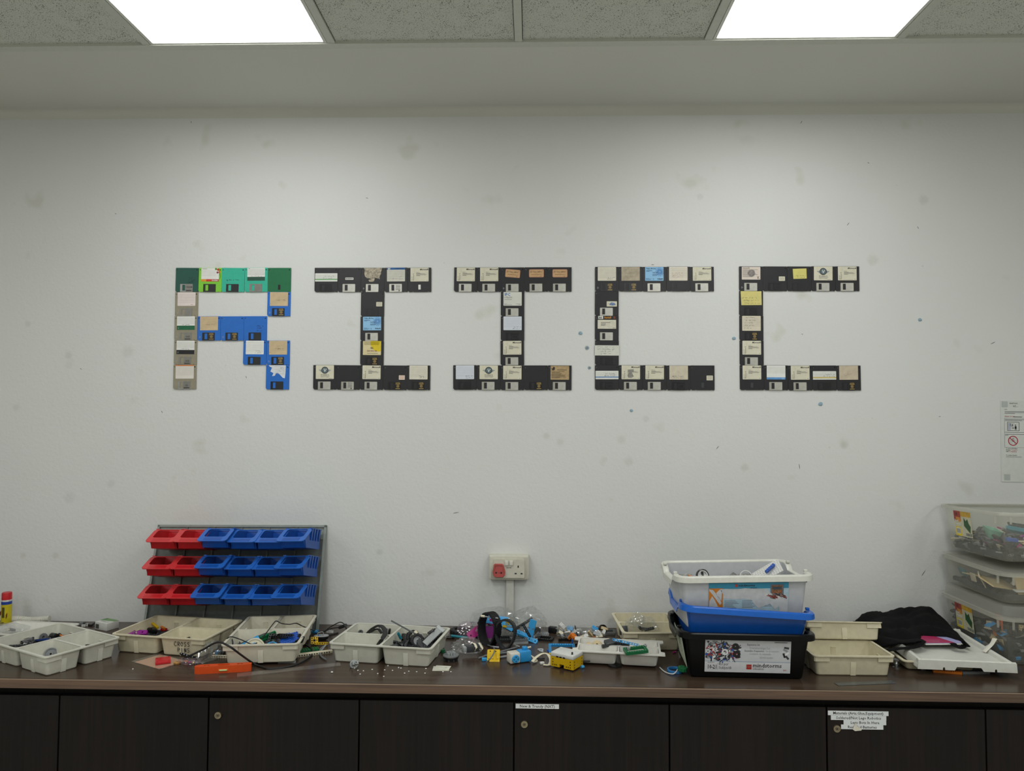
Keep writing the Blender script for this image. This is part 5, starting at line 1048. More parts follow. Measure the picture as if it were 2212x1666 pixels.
# ------------------------------------------------------------------ box lid, cloth bag and what lies round them
LDM = pm('d6d6ce', .36, 0, .03)
make_tray('shallow cream tray squeezed under the white box lid', TR(1.288, -.338, ZT + .002) @ RZ(-3), 'cream', [(-.108, -.098, .108, .098)], L=.236, W=.216, H=.030, ribs=False, pads=False)
li = thing('box_cover', 'white plastic storage box lid lying flat in front of the clear boxes', 'box lid', TR(1.352, -.301, ZT + .0335) @ RZ(-5.5))
LL, WW = .282, .372
MB().plate(rrect(-LL / 2 + .01, -WW / 2 + .01, LL / 2 - .01, WW / 2 - .01, .01, 3), [], 0, .004, LDM).build('top_panel', li)
def lip(a, b): # rounded raised edge from a to b
    m = MB(); a, b = Vector((a[0], a[1], 0)), Vector((b[0], b[1], 0)); d = (b - a).normalized(); n = Vector((-d.y, d.x, 0)); prof = [(-.002, -.012), (.0, .004), (.004, .013), (.010, .016), (.017, .013), (.021, .004), (.021, .001), (.0, .0)]
    m.loft([[p + n * q0 + Vector((0, 0, q1)) for q0, q1 in prof] for p in (a, b)], LDM, True, True); return m
lip((LL / 2, -WW / 2 + .004), (LL / 2, WW / 2)).build('side_rim', li); lip((-LL / 2, WW / 2), (-LL / 2, -WW / 2 + .004)).build('side_rim', li); lip((LL / 2, WW / 2), (-LL / 2, WW / 2)).build('back_rim', li)
fx = [(-LL / 2, .014), (-LL / 2 - .002, -.014)]
def notch(x): return [(x - .0035, -.014), (x - .0035, -.009), (x - .002, -.006), (x + .002, -.006), (x + .0035, -.009), (x + .0035, -.014)]
out = fx + notch(-.067) + [(-.036, -.014), (-.030, -.0035), (.040, -.0035), (.047, -.014)] + notch(.082) + [(LL / 2 + .002, -.014), (LL / 2, .014)]
MB().plate(out, [], -WW / 2, -WW / 2 + .003, LDM, 'xz').build('front_skirt', li, smooth=False)
m = MB(); m.loft([[(x, -WW / 2 + q0, q1) for q0, q1 in ((0, .004), (.001, .012), (.006, .016), (.014, .014), (.02, .003))] for x in (-LL / 2, -.038, -.028, .042, .052, LL / 2)], LDM, True, True); m.build('front_rim', li)
m = MB(); p = spline([(.128, -.02, .012), (.150, -.028, .030), (.156, -.034, .042), (.150, -.04, .046), (.138, -.045, .030), (.110, -.055, .008)], 6); m.tube(p, .004, pm('d8d5c8', .5, 0, .03), 6, flat=(.0075, .0012))
m.build('strap_loop', li)
BAGM = pm('080809', .95, 0, .25, scale=400)
m = MB(); nx, ny = 34, 24; V = []; F = []
for layer in (0, 1):
    for j in range(ny + 1):
        for i in range(nx + 1):
            u, v = i / nx, j / ny                       # u left to right, v front to back
            x = (1.128 + .05 * v) * (1 - u) + (1.425 + .075 * v) * u; y = (-.335 + .075 * max(0, min(1, (u - .5) * 8)) * max(0, min(1, (.97 - u) * 14))) * (1 - v) - .045 * v + .012 * math.sin(u * 5)
            e = min(1, min(u, 1 - u) * 7) ** .5 * min(1, min(v * 5 + .25, (1 - v) * 9)) ** .5
            top = .049 + .026 * v ** 1.2 + .020 * math.exp(-((u - .72) / .22) ** 2) * (.3 + v) - .012 * (1 - u) * (1 - v)
            fold = .013 * noise.noise(Vector((u * 4 + v * 3, v * 7 - u * 2, .3))) + .010 * abs(noise.noise(Vector((u * 9, v * 5 + u * 4, 2.2)))) + .005 * noise.noise(Vector((u * 20, v * 18, 7)))
            base = .052 if x > 1.2 else .040 + (x - 1.13) * .1
            zz = base + max(0.004, (top - .045 + fold) + .012) * max(e, .06)
            if layer: zz = base - .002
            V.append((x, y, ZT + zz))
N1 = (nx + 1) * (ny + 1)
for j in range(ny):
    for i in range(nx):
        a = j * (nx + 1) + i; F.append((a, a + 1, a + nx + 2, a + nx + 1)); F.append((N1 + a + nx + 1, N1 + a + nx + 2, N1 + a + 1, N1 + a))
per = [i for i in range(nx + 1)] + [j * (nx + 1) + nx for j in range(1, ny + 1)] + [ny * (nx + 1) + i for i in range(nx - 1, -1, -1)] + [j * (nx + 1) for j in range(ny - 1, 0, -1)]
for k in range(len(per)): a, b = per[k], per[(k + 1) % len(per)]; F.append((b, a, a + N1, b + N1))
cb = thing('cloth_bag', 'crumpled black cloth tote bag lying over the white box lid', 'bag', TR(0, 0, 0))
MB().add(V, F, BAGM).build('cloth', cb, angle=1.2)
hp = [at(1975, 1372, .090), at(1998, 1362, .100), at(2010, 1350, .103), at(1992, 1352, .104), at(1978, 1364, .098)]
m = MB(); p = spline([at(2078, 1384, .075), at(2083, 1394, .06), at(2075, 1400, .052), at(2066, 1397, .055), at(2058, 1390, .06)], 6); m.tube(p, .006, BAGM, 6, flat=(.011, .0018)); m.build('strap', cb)
m = MB(); p = spline([at(1905, 1376, .075), at(1950, 1385, .068), at(1990, 1383, .07), at(1975, 1398, .056), at(1935, 1402, .05), at(1905, 1408, .046)], 6); m.tube(p, .006, BAGM, 6, flat=(.013, .0016)); m.build('strap', cb)
bk = thing('booklet', 'pink and lilac booklet sticking out of the black cloth bag', 'booklet', TR(*at(2032, 1389, .054)) @ RZ(4))
MB().box((0, .04, .002), (.125, .12, .005), pm('d9d9d6', .6, 0, .03)).build('pages', bk, smooth=False)
m = MB(); m.box((0, .04, .0052), (.126, .121, .0012), pm('a3a3d0', .4, 0, .05)); m.plate([(-.062, -.02), (.035, -.02), (.005, .08), (-.062, .08)], [], .0058, .0062, pm('a81c55', .4, 0, .05)); m.text('SUMMER', .010, pm('d58aa8', .5, 0, 0), TR(-.045, -.010, .0065), .01); m.text('WORKSHOPS', .008, pm('d58aa8', .5, 0, 0), TR(-.045, .004, .0065), .01); m.build('cover', bk, smooth=False)
m = MB(); m.lathe([(.0001, 0), (.0115, 0), (.0115, .003), (.006, .005), (.0075, .010), (.0095, .0125), (.0095, .0145), (.0075, .017), (.006, .022), (.0115, .024), (.0115, .027), (.0001, .027)], pm('9a9b9c', .25, .9, .05), 20); put('metal_spool', m, 1936, 1443, 0, (0, 0, 0), 'small shiny metal spool between the lower tray and the box lid', 'spool')
m = MB(); m.box((0, 0, .003), (.080, .012, .006), PC['orange'])
for k in range(16): m.add([(-.038 + k * .005, -.006, .006), (-.0345 + k * .005, -.006, .006), (-.0345 + k * .005, .006, .006), (-.038 + k * .005, .006, .006), (-.03625 + k * .005, -.006, .0095), (-.03625 + k * .005, .006, .0095)], [(0, 1, 4), (3, 5, 2), (1, 2, 5, 4), (0, 4, 5, 3)], PC['orange'])
put('toothed_rack', m, 2046, 1454, 0, (0, 0, -12), 'orange toothed rack lying under the front of the box lid', 'toy part', smooth=False)
put('frame_part', frame(11, 5, PC['grey']), 2100, 1452, 0, (0, 0, 4), 'grey perforated frame poking out under the box lid', 'toy part')
put('small_block', MB().rbox((0, 0, 0), (.016, .016, .008), .001, PC['lgrey']), 1992, 1446, 0, (0, 0, 10), 'small light grey block under the left of the box lid', 'toy part')
RUL = pm('7d8288', .28, .85, .08)
p0, p1 = at(1806, 1479), at(1931, 1474)
fm = frame_from(p0, p1); ln = (p1 - p0).length
rl = thing('steel_ruler', 'short steel ruler lying at the worktop edge below the lower tray', 'ruler', fm)
MB().plate(rrect(-ln / 2, -.012, ln / 2, .012, .002, 2), [circ(ln / 2 - .006, 0, .0022, 10)], .0002, .0012, RUL).build('blade', rl, smooth=False)
m = MB()
for k in range(int(ln / .005)): m.add([(-ln / 2 + .003 + k * .005, .012, .0014), (-ln / 2 + .0036 + k * .005, .012, .0014), (-ln / 2 + .0036 + k * .005, .012 - (.007 if k % 2 == 0 else .004), .0014), (-ln / 2 + .003 + k * .005, .012 - (.007 if k % 2 == 0 else .004), .0014)], [(3, 2, 1, 0)], pm('33363a', .5, 0, 0))
m.build('graduation', rl, smooth=False)
# what sticks out of the top box
def in3(x, y, z, r): return BX3.matrix_world @ TR(x, y, z) @ E3(r)
solo('studded_plate', brick(12, 8, PC['white'], .0035), 'white studded plate jutting out of the top storage box', 'toy part', in3(.115, .015, .142, (28, -33, -20)))
solo('wheel', MB().lathe([(.018, -.006), (.021, -.004), (.021, .004), (.018, .006)], PC['black'], 24, closed=True).lathe([(.018, -.004), (.018, .004), (.014, .004), (.014, -.004)], PC['white'], 20, closed=True).box((0, 0, 0), (.028, .007, .004), PC['white']).box((0, 0, 0), (.007, .028, .004), PC['black']), 'white spoked wheel with black tyre inside the top storage box', 'wheel', in3(-.105, -.02, .142, (76, 0, 10)))
solo('yellow_block', slope(PC['orange'], 2, .026), 'yellow orange wedge at the left inside the top storage box', 'toy part', in3(-.145, -.045, .138, (20, 10, 30)))
solo('clear_ring', MB().lathe([(.017, -.002), (.019, -.002), (.019, .002), (.017, .002)], PC['white'], 24, closed=True), 'thin white ring standing inside the top storage box', 'toy part', in3(.030, -.03, .140, (70, 0, -10)))
solo('blue_beam', brick(5, 1, PC['blue']), 'blue brick lying on the white studded plate in the top box', 'toy part', in3(.118, .000, .158, (28, -33, 20)))
mound('part_filling', -.165, .165, -.085, .085, .006, lambda x, y: .110 + .008 * math.sin(x * 30), BX3.matrix_world.copy(), pm('8f8f8a', .5, 0, .4, scale=90), 'mixed parts filling the top storage box')
solo('ring_handle', MB().lathe([(.020, -.004), (.024, -.004), (.025, 0), (.024, .004), (.020, .004), (.019, 0)], pm('2f79b8', .35, 0, .04), 28, closed=True), 'blue plastic ring lying left of the black storage box', 'toy part', TR(*at(1458, 1448, .0045)))
put('green_connector', gear(.014, 10, PC['green'], .010), 1474, 1450, .009, (8, 0, 20), 'dark green gear lying on the blue ring beside the black box', 'toy part')
m = MB(); p = spline([at(1425, 1442, .003), at(1437, 1452, .003), at(1455, 1456, .006), at(1466, 1443, .014)], 8); m.tube(p, .0016, PC['white'], 6); solo('cable_tie', m, 'thin white cable tie curling through the blue ring', 'cable tie')
put('perforated_beam', beam(7, PC['black']), 1450, 1404, 0, (90, 0, -5), 'black perforated beam in the shade left of the black box', 'toy part'); put('connector_peg', peg(PC['magenta']), 1457, 1411, 0, (0, 0, 40), 'tiny magenta peg left of the black storage box', 'toy part')
# ------------------------------------------------------------------ thin clear bags
CLR = film('clear_film', .10, 'd2d6d6', .06, (.98, .985, .985), .11); CLRM = film('clear_film_pinkish', .16, 'c9b3c4', .08, (.98, .96, .98), .09)
def bagmesh(sx, sy, sz, seed, mat=CLR, sub=4, amp=.30, sharp=1.0):
    import bmesh
    bm = bmesh.new(); bmesh.ops.create_icosphere(bm, subdivisions=sub, radius=1.0); V = []
    for v in bm.verts:
        q = v.co + Vector((seed * 2.3, seed * 1.1, seed * .7))
        n = 1 + amp * noise.noise(q * 1.3) + .20 * sharp * (abs(noise.noise(q * 3.1)) - .25) + .12 * sharp * (abs(noise.noise(q * 6.5)) - .2)
        z = v.co.z * n
        V.append((v.co.x * n * sx, v.co.y * n * sy, max(z, -.55) * sz + .55 * sz))
    F = [tuple(x.index for x in f.verts) for f in bm.faces]; bm.free()
    return MB().add(V, F, mat)
def bag(name, px, py, z, size, seed, label, rz=0, mat=CLR, sub=4, amp=.30):
    p = at(px, py, z); return solo(name, bagmesh(*size, seed, mat, sub, amp), label, 'plastic bag', TR(p.x, p.y, p.z) @ RZ(rz), smooth=False)
def putin(name, mb, px, py, TM, cell, rot, label, cat, group=None, **k):
    """a part lying in a tray compartment: the lowest point of the sight line that is well inside the compartment"""
    inv = TM.inverted(); z = .004; ok = False
    while z < .062:
        q = inv @ at(px, py, z)
        if cell[0] + .016 < q.x < cell[2] - .016 and cell[1] + .016 < q.y < cell[3] - .016: ok = True; break
        z += .002
    if not ok: print('NOT INSIDE', name, px, py, label)
    R_ = E3(rot); lo = min((R_ @ Vector(v)).z for v in mb.v); hi = max((R_ @ Vector(v)).z for v in mb.v); p = at(px, py, z)
    ZS.setdefault(id(TM), []).append(round(z, 3))
    return solo(name, mb, label, cat, TR(p.x, p.y, max(ZT + .003 - lo, p.z - (lo + hi) / 2)) @ R_, group, **k)
ZS = {}
C3 = cells3(); C3F = cells3(flip=-1); T3R = T3 @ RZ(90)
def heap(TM, cell, h, label, seedv):
    a, b, c, d = cell; m_ = .012
    return mound('part_heap', a + m_, c - m_, b + m_, d - m_, .0035, lambda x, y: h + .004 * math.sin(x * 60 + seedv) * math.cos(y * 50), TM, PILE, label)
# ------------------------------------------------------------------ far left: spray can, hose, lid, sugar box
sp = at(14.5, 1350, 0); CANY = pm('c9b81c', .35, 0, .04)
cn = thing('spray_can', 'yellow spray can with a red cap at the far left', 'spray can', TR(sp.x + .012, -.078, ZT))
MB().lathe([(.0001, 0), (.0165, 0), (.0172, .002), (.0172, .098), (.015, .104)], pm('d2d2ce', .3, .4, .03), 28).build('body', cn)
MB().lathe([(.0174, .006), (.0174, .083)], CANY, 28).build('wrapper', cn); MB().lathe([(.01745, .083), (.01745, .094)], pm('1d3f96', .35, 0, .04), 28).build('blue_band', cn)
MB().lathe([(.0168, .100), (.0168, .122), (.0155, .126), (.0001, .126)], PC['red'], 28).build('cap', cn)
m = MB(); m.quad(-.004, .036, .005, .074, -.0178, pm('4a4420', .5, 0, .1)); m.plate([(-.014, .040), (-.008, .050), (-.008, .064), (-.014, .056)], [], -.0150, -.0152, pm('6a2a1a', .5, 0, .1), 'xz'); m.plate([(.009, .030), (.014, .040), (.014, .056), (.009, .046)], [], -.0150, -.0152, pm('6a2a1a', .5, 0, .1), 'xz'); m.quad(-.005, .016, .005, .019, -.0178, INK); m.quad(-.005, .010, .004, .012, -.0178, INK); m.build('print', cn, smooth=False)
m = MB(); c0, c1 = at(28, 1340, .015), at(105, 1336, .020); path = spline([(c0.x, -.062, ZT + .020), (c0.x + .03, -.056, ZT + .021), (c0.x + .07, -.052, ZT + .017), (c0.x + .105, -.05, ZT + .018), (c0.x + .140, -.048, ZT + .022)], 12)
P = path; HOS = pm('c6c4b8', .5, 0, .04); rings = []
for i, p in enumerate(P):
    t_ = (P[min(i + 1, len(P) - 1)] - P[max(i - 1, 0)]).normalized(); u_ = t_.cross(Vector((0, 0, 1))).normalized(); w_ = u_.cross(t_)
    r_ = (.0125 if i % 2 else .0112) if i > 10 else .013
    rings.append([p + u_ * r_ * math.cos(2 * math.pi * k / 14) + w_ * r_ * math.sin(2 * math.pi * k / 14) for k in range(14)])
m.loft(rings, HOS, True, True); solo('corrugated_hose', m, 'short white corrugated hose lying against the wall at far left', 'hose')
make_tray('shallow white tray behind the far left grey tray', TR(-1.795, -.176, ZT + .001) @ RZ(-6), 'white', [(-.122, -.075, .122, .075)], L=.262, W=.168, H=.022, ribs=False, pads=False)
bag('clear_bag', 24, 1362, .012, (.060, .045, .014), 3, 'crumpled clear plastic bag in the shallow white tray at far left')
put('peg_strip', beam(4, PC['grey']), 26, 1363, .012, (0, 0, -20), 'grey part inside the clear bag at far left', 'toy part'); put('connector_peg', peg(PC['white']), 20, 1362, .014, (0, 0, 60), 'white peg inside the clear bag at far left', 'toy part')
cb0 = at(236, 1358, 0)
sg = thing('paper_pack', 'small green and white paper pack near the wall', 'paper pack', TR(*at(231, 1358, 0)) @ RZ(-24))
MB().rbox((0, 0, .014), (.066, .050, .028), .002, pm('d4d5cf', .6, 0, .03)).build('pack', sg)
m = MB(); m.plate([(-.032, -.006), (.032, .006), (.032, .024), (-.032, .024)], [], .0281, .0284, pm('6f9460', .5, 0, .05)); m.plate([(-.032, .002), (-.032, .024), (-.024, .024), (-.024, .004)], [], .0284, .0286, pm('4e7a4a', .5, 0, .05)); m.text('RAINBOW', .009, pm('8a9a88', .5, 0, 0), TR(-.018, -.014, .0284), .01); m.quad(-.028, .004, -.010, .020, -.0252, pm('4a4c48', .5, 0, .1)); m.build('print', sg, smooth=False)
put('connector_block', MB().rbox((0, 0, 0), (.014, .012, .012), .002, PC['grey']).box((.010, 0, 0), (.008, .006, .006), PC['black']), 176, 1351, 0, (0, 0, 15), 'grey cable connector near the wall left of the paper pack', 'connector')
put('black_clip', beam(4, PC['black']), 163, 1350, 0, (90, 0, 5), 'black clip lying beside the grey cable connector', 'toy part'); put('white_peg', angle_beam(PC['white'], 2, 2), 186, 1353, 0, (0, 0, 40), 'small white elbow left of the paper pack', 'toy part')
m = MB(); m.tube(spline([at(192, 1350, .003), at(198, 1351, .004), at(204, 1347, .006), at(212, 1346, .004)], 6), .004, PC['black'], 8); solo('rubber_tube', m, 'short black bent rubber tube touching the paper pack', 'tube')
put('red_tip', peg(PC['orange']), 120, 1340, 0, (0, 0, 10), 'small orange red peg by the wall right of the hose', 'toy part')
# ------------------------------------------------------------------ in the far left grey tray
G1_ = 'parts in the long compartment of the far left tray'
putin('frame_part', frame(9, 5, PC['dgrey']), 46, 1391, T1, C3[0], (8, 0, 16), 'dark grey perforated frame in the far left tray', 'toy part', G1_)
putin('angle_beam', angle_beam(PC['black'], 3, 3), 62, 1385, T1, C3[0], (50, 10, 30), 'black angled beam beside the dark frame in the far left tray', 'toy part', G1_)
putin('perforated_beam', beam(9, pm('1d3a78', .4, 0, .05)), 80, 1384, T1, C3[0], (0, 0, 22), 'dark blue beam lying along the far left tray divider', 'toy part', G1_)
putin('perforated_beam', beam(7, PC['black']), 72, 1388, T1, C3[0], (90, 0, 20), 'black beam in front of the dark blue beam, far left tray', 'toy part', G1_)
putin('white_connector', MB().rbox((0, 0, 0), (.020, .009, .008), .002, PC['white']), 95, 1383, T1, C3[0], (0, 0, 15), 'white oblong connector in the far left tray', 'toy part', G1_)
putin('toothed_gear', gear(.012, 16, PC['dgrey']), 94, 1376, T1, C3[0], (60, 0, 20), 'dark gear standing behind the white connector, far left tray', 'toy part', G1_)
putin('black_clip', beam(3, PC['black']), 99, 1377, T1, C3[0], (60, 20, 40), 'short black beam beside the standing gear, far left tray', 'toy part', G1_)
putin('motor_can', MB().lathe([(.0001, -.010), (.010, -.010), (.011, -.008), (.011, .008), (.008, .010), (.0001, .010)], PC['black'], 18).lathe([(.0112, -.0085), (.0112, -.0105), (.006, -.0115), (.0001, -.0115)], PC['grey'], 18), 116, 1375, T1, C3[0], (90, 0, 70), 'small black motor with grey end in the far left tray', 'toy part', G1_)
putin('toothed_gear', gear(.009, 12, PC['black']), 127, 1374, T1, C3[0], (50, 0, -20), 'small black gear beside the motor in the far left tray', 'toy part', G1_)
putin('connector_peg', peg(PC['orange']), 134, 1374, T1, C3[0], (0, 30, 30), 'orange peg at the end of the far left tray compartment', 'toy part', G1_)
putin('connector_peg', peg(PC['lgrey']), 104, 1380, T1, C3[0], (0, 0, 30), 'light grey peg in front of the motor, far left tray', 'toy part', G1_); putin('connector_peg', peg(PC['white']), 56, 1391, T1, C3[0], (0, 20, 60), 'white peg lying on the dark frame, far left tray', 'toy part', G1_)
m = MB().lathe([(.003, -.004), (.008, -.004), (.008, -.002), (.016, -.002), (.016, -.004), (.0195, -.005), (.0195, -.002), (.0175, 0), (.0195, .002), (.0195, .005), (.016, .004), (.016, .002), (.008, .002), (.008, .005), (.003, .005)], PC['grey'], 26, closed=True)
putin('grooved_pulley', m, 110, 1418, T1, C3[1], (58, 0, 20), 'grey pulley wheel standing in the front compartment, far left tray', 'wheel'); putin('yellow_piece', brick(2, 1, PC['yellow']), 126, 1418, T1, C3[1], (0, 15, -20), 'yellow brick beside the grey pulley wheel, far left tray', 'toy part')
for k, (x, y) in enumerate([(190, 1394), (196, 1396), (201, 1395), (193, 1397)]): putin('connector_peg', peg(PC['black']), x, y, T1, C3[2], (0, 0, 40 * k), 'tiny black peg in the side compartment of the far left tray', 'toy part', 'black pegs in the side compartment')
# ------------------------------------------------------------------ in the CROSS PINS tray
G2_ = 'parts in the CROSS PINS tray'
putin('curved_part', MB().plate([(-.030, -.008), (-.012, -.012), (.012, -.008), (.032, -.012), (.034, .004), (.012, .012), (-.010, .006), (-.028, .010)], [circ(-.018, 0, .003, 8), circ(.018, 0, .003, 8)], -.006, .006, PC['purple']), 296, 1371, T2, C3[0], (30, -8, 18), 'purple wing-shaped part in the CROSS PINS tray', 'toy part', G2_)
putin('curved_part', angle_beam(PC['purple'], 3, 3), 284, 1371, T2, C3[0], (60, 0, 30), 'purple angled beam at the left of the purple wing part', 'toy part', G2_)
putin('black_block', MB().rbox((0, 0, 0), (.034, .022, .016), .002, PC['black']).rbox((.006, 0, .009), (.014, .014, .004), .001, PC['dgrey']), 328, 1363, T2, C3[0], (14, 10, 30), 'black block behind the purple part, CROSS PINS tray', 'toy part', G2_)
putin('axle_box', brick(4, 2, PC['black']), 340, 1368, T2, C3[0], (20, 0, -30), 'black studded brick in the CROSS PINS tray', 'toy part', G2_)
putin('yellow_beam', beam(6, PC['yellow'], False), 334, 1351, T2, C3[0], (20, 14, -32), 'yellow beam leaning at the back of the CROSS PINS tray', 'toy part', G2_); putin('orange_beam', beam(3, PC['orange'], False), 352, 1357, T2, C3[0], (20, 8, -30), 'orange short beam at the tip of the yellow beam', 'toy part', G2_)
putin('white_tile', MB().rbox((0, 0, 0), (.018, .014, .004), .001, PC['white']), 343, 1359, T2, C3[0], (24, 0, 10), 'white tile lying on the black block, CROSS PINS tray', 'toy part', G2_)
putin('white_peg', peg(PC['white'], .02), 329, 1371, T2, C3[0], (0, 10, 20), 'white peg against the divider of the CROSS PINS tray', 'toy part', G2_); putin('white_peg', peg(PC['cream']), 294, 1368, T2, C3[0], (0, 30, 60), 'cream peg on top of the purple wing part', 'toy part', G2_); putin('red_part', beam(3, PC['red']), 354, 1361, T2, C3[0], (30, 0, 20), 'dark red short beam beside the orange beam', 'toy part', G2_)
putin('connector_peg', angle_beam(PC['black'], 2, 2), 404, 1382, T2, C3[1], (20, 0, 30), 'black elbow in the front compartment of the CROSS PINS tray', 'toy part', G2_)
bag('zip_bag', 444, 1358, .006, (.060, .030, .016), 8, 'clear zip bag lying in the rear compartment of the CROSS PINS tray', -8)
# ------------------------------------------------------------------ in front of the CROSS PINS tray
cs = thing('card_sleeve', 'peach paper card in a clear sleeve in front of CROSS PINS', 'paper card', TR(*at(345, 1430, 0)) @ RZ(-29))
MB().box((0, 0, .0008), (.125, .088, .0006), pm('e0a98c', .6, 0, .03)).build('card', cs, smooth=False); MB().box((-.004, 0, .0014), (.150, .096, .0004), film('clear_sleeve', .06, 'c0c0c0', .12)).build('sleeve', cs, smooth=False)
m = MB(); m.rbox((0, 0, .004), (.044, .044, .008), .0012, PC['red'])
for sx in (-1, 1):
    for sy in (-1, 1): m.lathe([(.0022, .008), (.0022, .0086), (.0001, .0086)], pm('8a1a1e', .4, 0, 0), 8, TR(sx * .017, sy * .017, 0))
put('red_case', m, 352, 1431, .002, (4, 0, 28), 'flat red square plastic case lying on the peach card', 'plastic case')
put('tan_disc', MB().lathe([(.0001, 0), (.010, 0), (.0112, .002), (.0112, .005), (.010, .0065), (.0001, .0065)], pm('b98a4a', .7, 0, .35, scale=200), 18), 383, 1434, 0, (0, 0, 0), 'round mottled tan disc right of the red case', 'disc')
m = beam(9, PC['black']);
for k in range(5): m.lathe([(.002, .004), (.002, .0058), (.0001, .0058)], PC['lgrey'], 8, TR(-.028 + k * .012, 0, 0))
put('connector_strip', m, 407, 1424, .006, (40, 6, -22), 'black connector strip in front of the CROSS PINS tray corner', 'connector')
bag('zip_bag', 455, 1424, .002, (.022, .050, .034), 5, 'clear zip bag standing between the two trays and spirit level', -20)
bag('clear_bag', 410, 1433, .001, (.038, .020, .010), 12, 'small clear bag of bits right of the tan disc', -10, CLRM)
for k, (x, y, c) in enumerate([(402, 1431, 'orange'), (410, 1433, 'magenta'), (418, 1434, 'yellow'), (425, 1434, 'lgrey')]): put('tiny_peg', peg(PC[c], .012), x, y, .002, (0, 0, 50 * k), '%s tiny peg inside the small clear bag' % CN.get(c, c), 'toy part', 'pegs in the small clear bag')
lv = thing('spirit_level', 'orange plastic spirit level lying at the worktop front', 'spirit level', frame_from(at(424, 1457), at(537, 1451)) @ TR(0, .010, 0))
ORL = pm('d9501a', .38, 0, .04); prof = [(-.083, .004), (-.075, .001), (.070, .001), (.083, .006), (.083, .016), (.074, .021), (-.066, .021), (-.083, .010)]
MB().plate([(-.083, -.005), (-.070, -.0115), (.070, -.0115), (.083, -.005), (.083, .005), (.070, .0115), (-.070, .0115), (-.083, .005)], [rrect(-.058, -.005, -.040, .005, .004, 3), rrect(-.016, -.0055, .018, .0055, .002, 2), rrect(.040, -.005, .058, .005, .004, 3)], 0, .022, ORL).build('body', lv)
MB().rbox((0, 0, .010), (.164, .0075, .018), .002, pm('b8400f', .4, 0, .04)).build('core', lv)
MB().rbox((.002, -.0115, .0085), (.030, .002, .0085), .0009, pm('e2672c', .38, 0, .03)).build('vial_bezel', lv); MB().cyl((-.009, -.0128, .0088), (.013, -.0128, .0088), .0026, pm('c9cf8f', .1, 0, .02), 10).build('bubble_vial', lv)
for x in (-.049, .049): MB().cyl((x, -.0005, .0185), (x, .0005, .0185), .003, pm('c9cf8f', .1, 0, .02), 8).build('end_vial', lv)
put('white_tag', MB().box((0, 0, 0), (.036, .014, .003), PC['white']), 520, 1437, .001, (0, -6, 6), 'white plastic tag behind the spirit level end', 'tag')
p0, p1 = at(512, 1460), at(735, 1436); fm = frame_from(p0, p1); ln = (p1 - p0).length
ru = thing('plastic_ruler', 'long clear plastic ruler in front of the pale trays', 'ruler', fm)
MB().plate(rrect(-ln / 2, -.0150, ln / 2, .0150, .001, 1), [], .0004, .0026, film('clear_acrylic', .22, 'b9aca4', .12)).build('blade', ru, smooth=False)
m = MB()
for k in range(62): x = -ln / 2 + .006 + k * .005; m.add([(x, .0150, .0028), (x + .0005, .0150, .0028), (x + .0005, .0150 - (.008 if k % 2 == 0 else .005), .0028), (x, .0150 - (.008 if k % 2 == 0 else .005), .0028)], [(3, 2, 1, 0)], pm('3a3634', .6, 0, 0))
m.build('graduation', ru, smooth=False)
put('white_bead', MB().lathe([(.0001, 0), (.0016, .0003), (.0022, .0018), (.0014, .0032), (.0001, .0036)], PC['white'], 10), 287, 1447, 0, (0, 0, 0), 'lone white speck-sized bead in front of the peach card', 'bead')
# ------------------------------------------------------------------ in and round the mixed-parts tray
G3_ = 'parts in the mixed-parts tray'; zt = .014
solo('half_tube', MB().loft([[(x, .015 * math.cos(a), .015 * math.sin(a)) for a in [math.radians(200 + 20 * k) for k in range(8)]] + [(x, .0125 * math.cos(a), .0125 * math.sin(a)) for a in [math.radians(340 - 20 * k) for k in range(8)]] for x in (-.05, .05)], PC['azure'], True, True), 'sky blue half tube in the mixed-parts tray', 'toy part', TR(*at(527, 1392, .046)) @ E3((20, -22, 32)), G3_)
putin('long_beam', MB().rbox((0, 0, 0), (.125, .014, .014), .002, PC['dgrey']), 548, 1384, T3R, C3[0], (30, -16, 32), 'long black square bar crossing the mixed-parts tray', 'toy part', G3_)
for k in range(2): putin('perforated_beam', brick(13, 1, PC['green']), 562 + k * 4, 1379 + k * 6, T3R, C3[0], (20, -14, 32), ['upper', 'lower'][k] + ' green studded beam in the mixed-parts tray', 'toy part', G3_)
solo('round_disc', dish(.034, PC['cream']), 'cream dish-shaped disc standing against the front of the mixed-parts tray', 'disc', TR(*at(550, 1402, .030)) @ E3((72, 0, 8)), G3_)
solo('round_disc', dish(.016, PC['cream']), 'small cream disc standing at the middle divider of the tray', 'disc', TR(*at(586, 1366, .055)) @ E3((80, 0, 4)), G3_)
solo('blue_ring', MB().lathe([(.022, -.002), (.025, -.002), (.025, .002), (.022, .002)], PC['azure'], 24, closed=True), 'pale blue ring standing at the tray front wall', 'toy part', TR(*at(587, 1404, .034)) @ E3((70, 0, 0)), G3_)
putin('blue_plate', brick(8, 6, PC['blue'], .0035), 624, 1379, T3R, C3[0], (36, -16, 16), 'bright blue studded plate leaning in the mixed-parts tray', 'toy part', G3_)
putin('red_hub', MB().lathe([(.003, -.004), (.010, -.004), (.010, .004), (.006, .005), (.003, .005)], PC['red'], 16, closed=True), 641, 1387, T3R, C3[0], (40, 0, 30), 'red hub at the right of the mixed-parts tray', 'toy part', G3_)
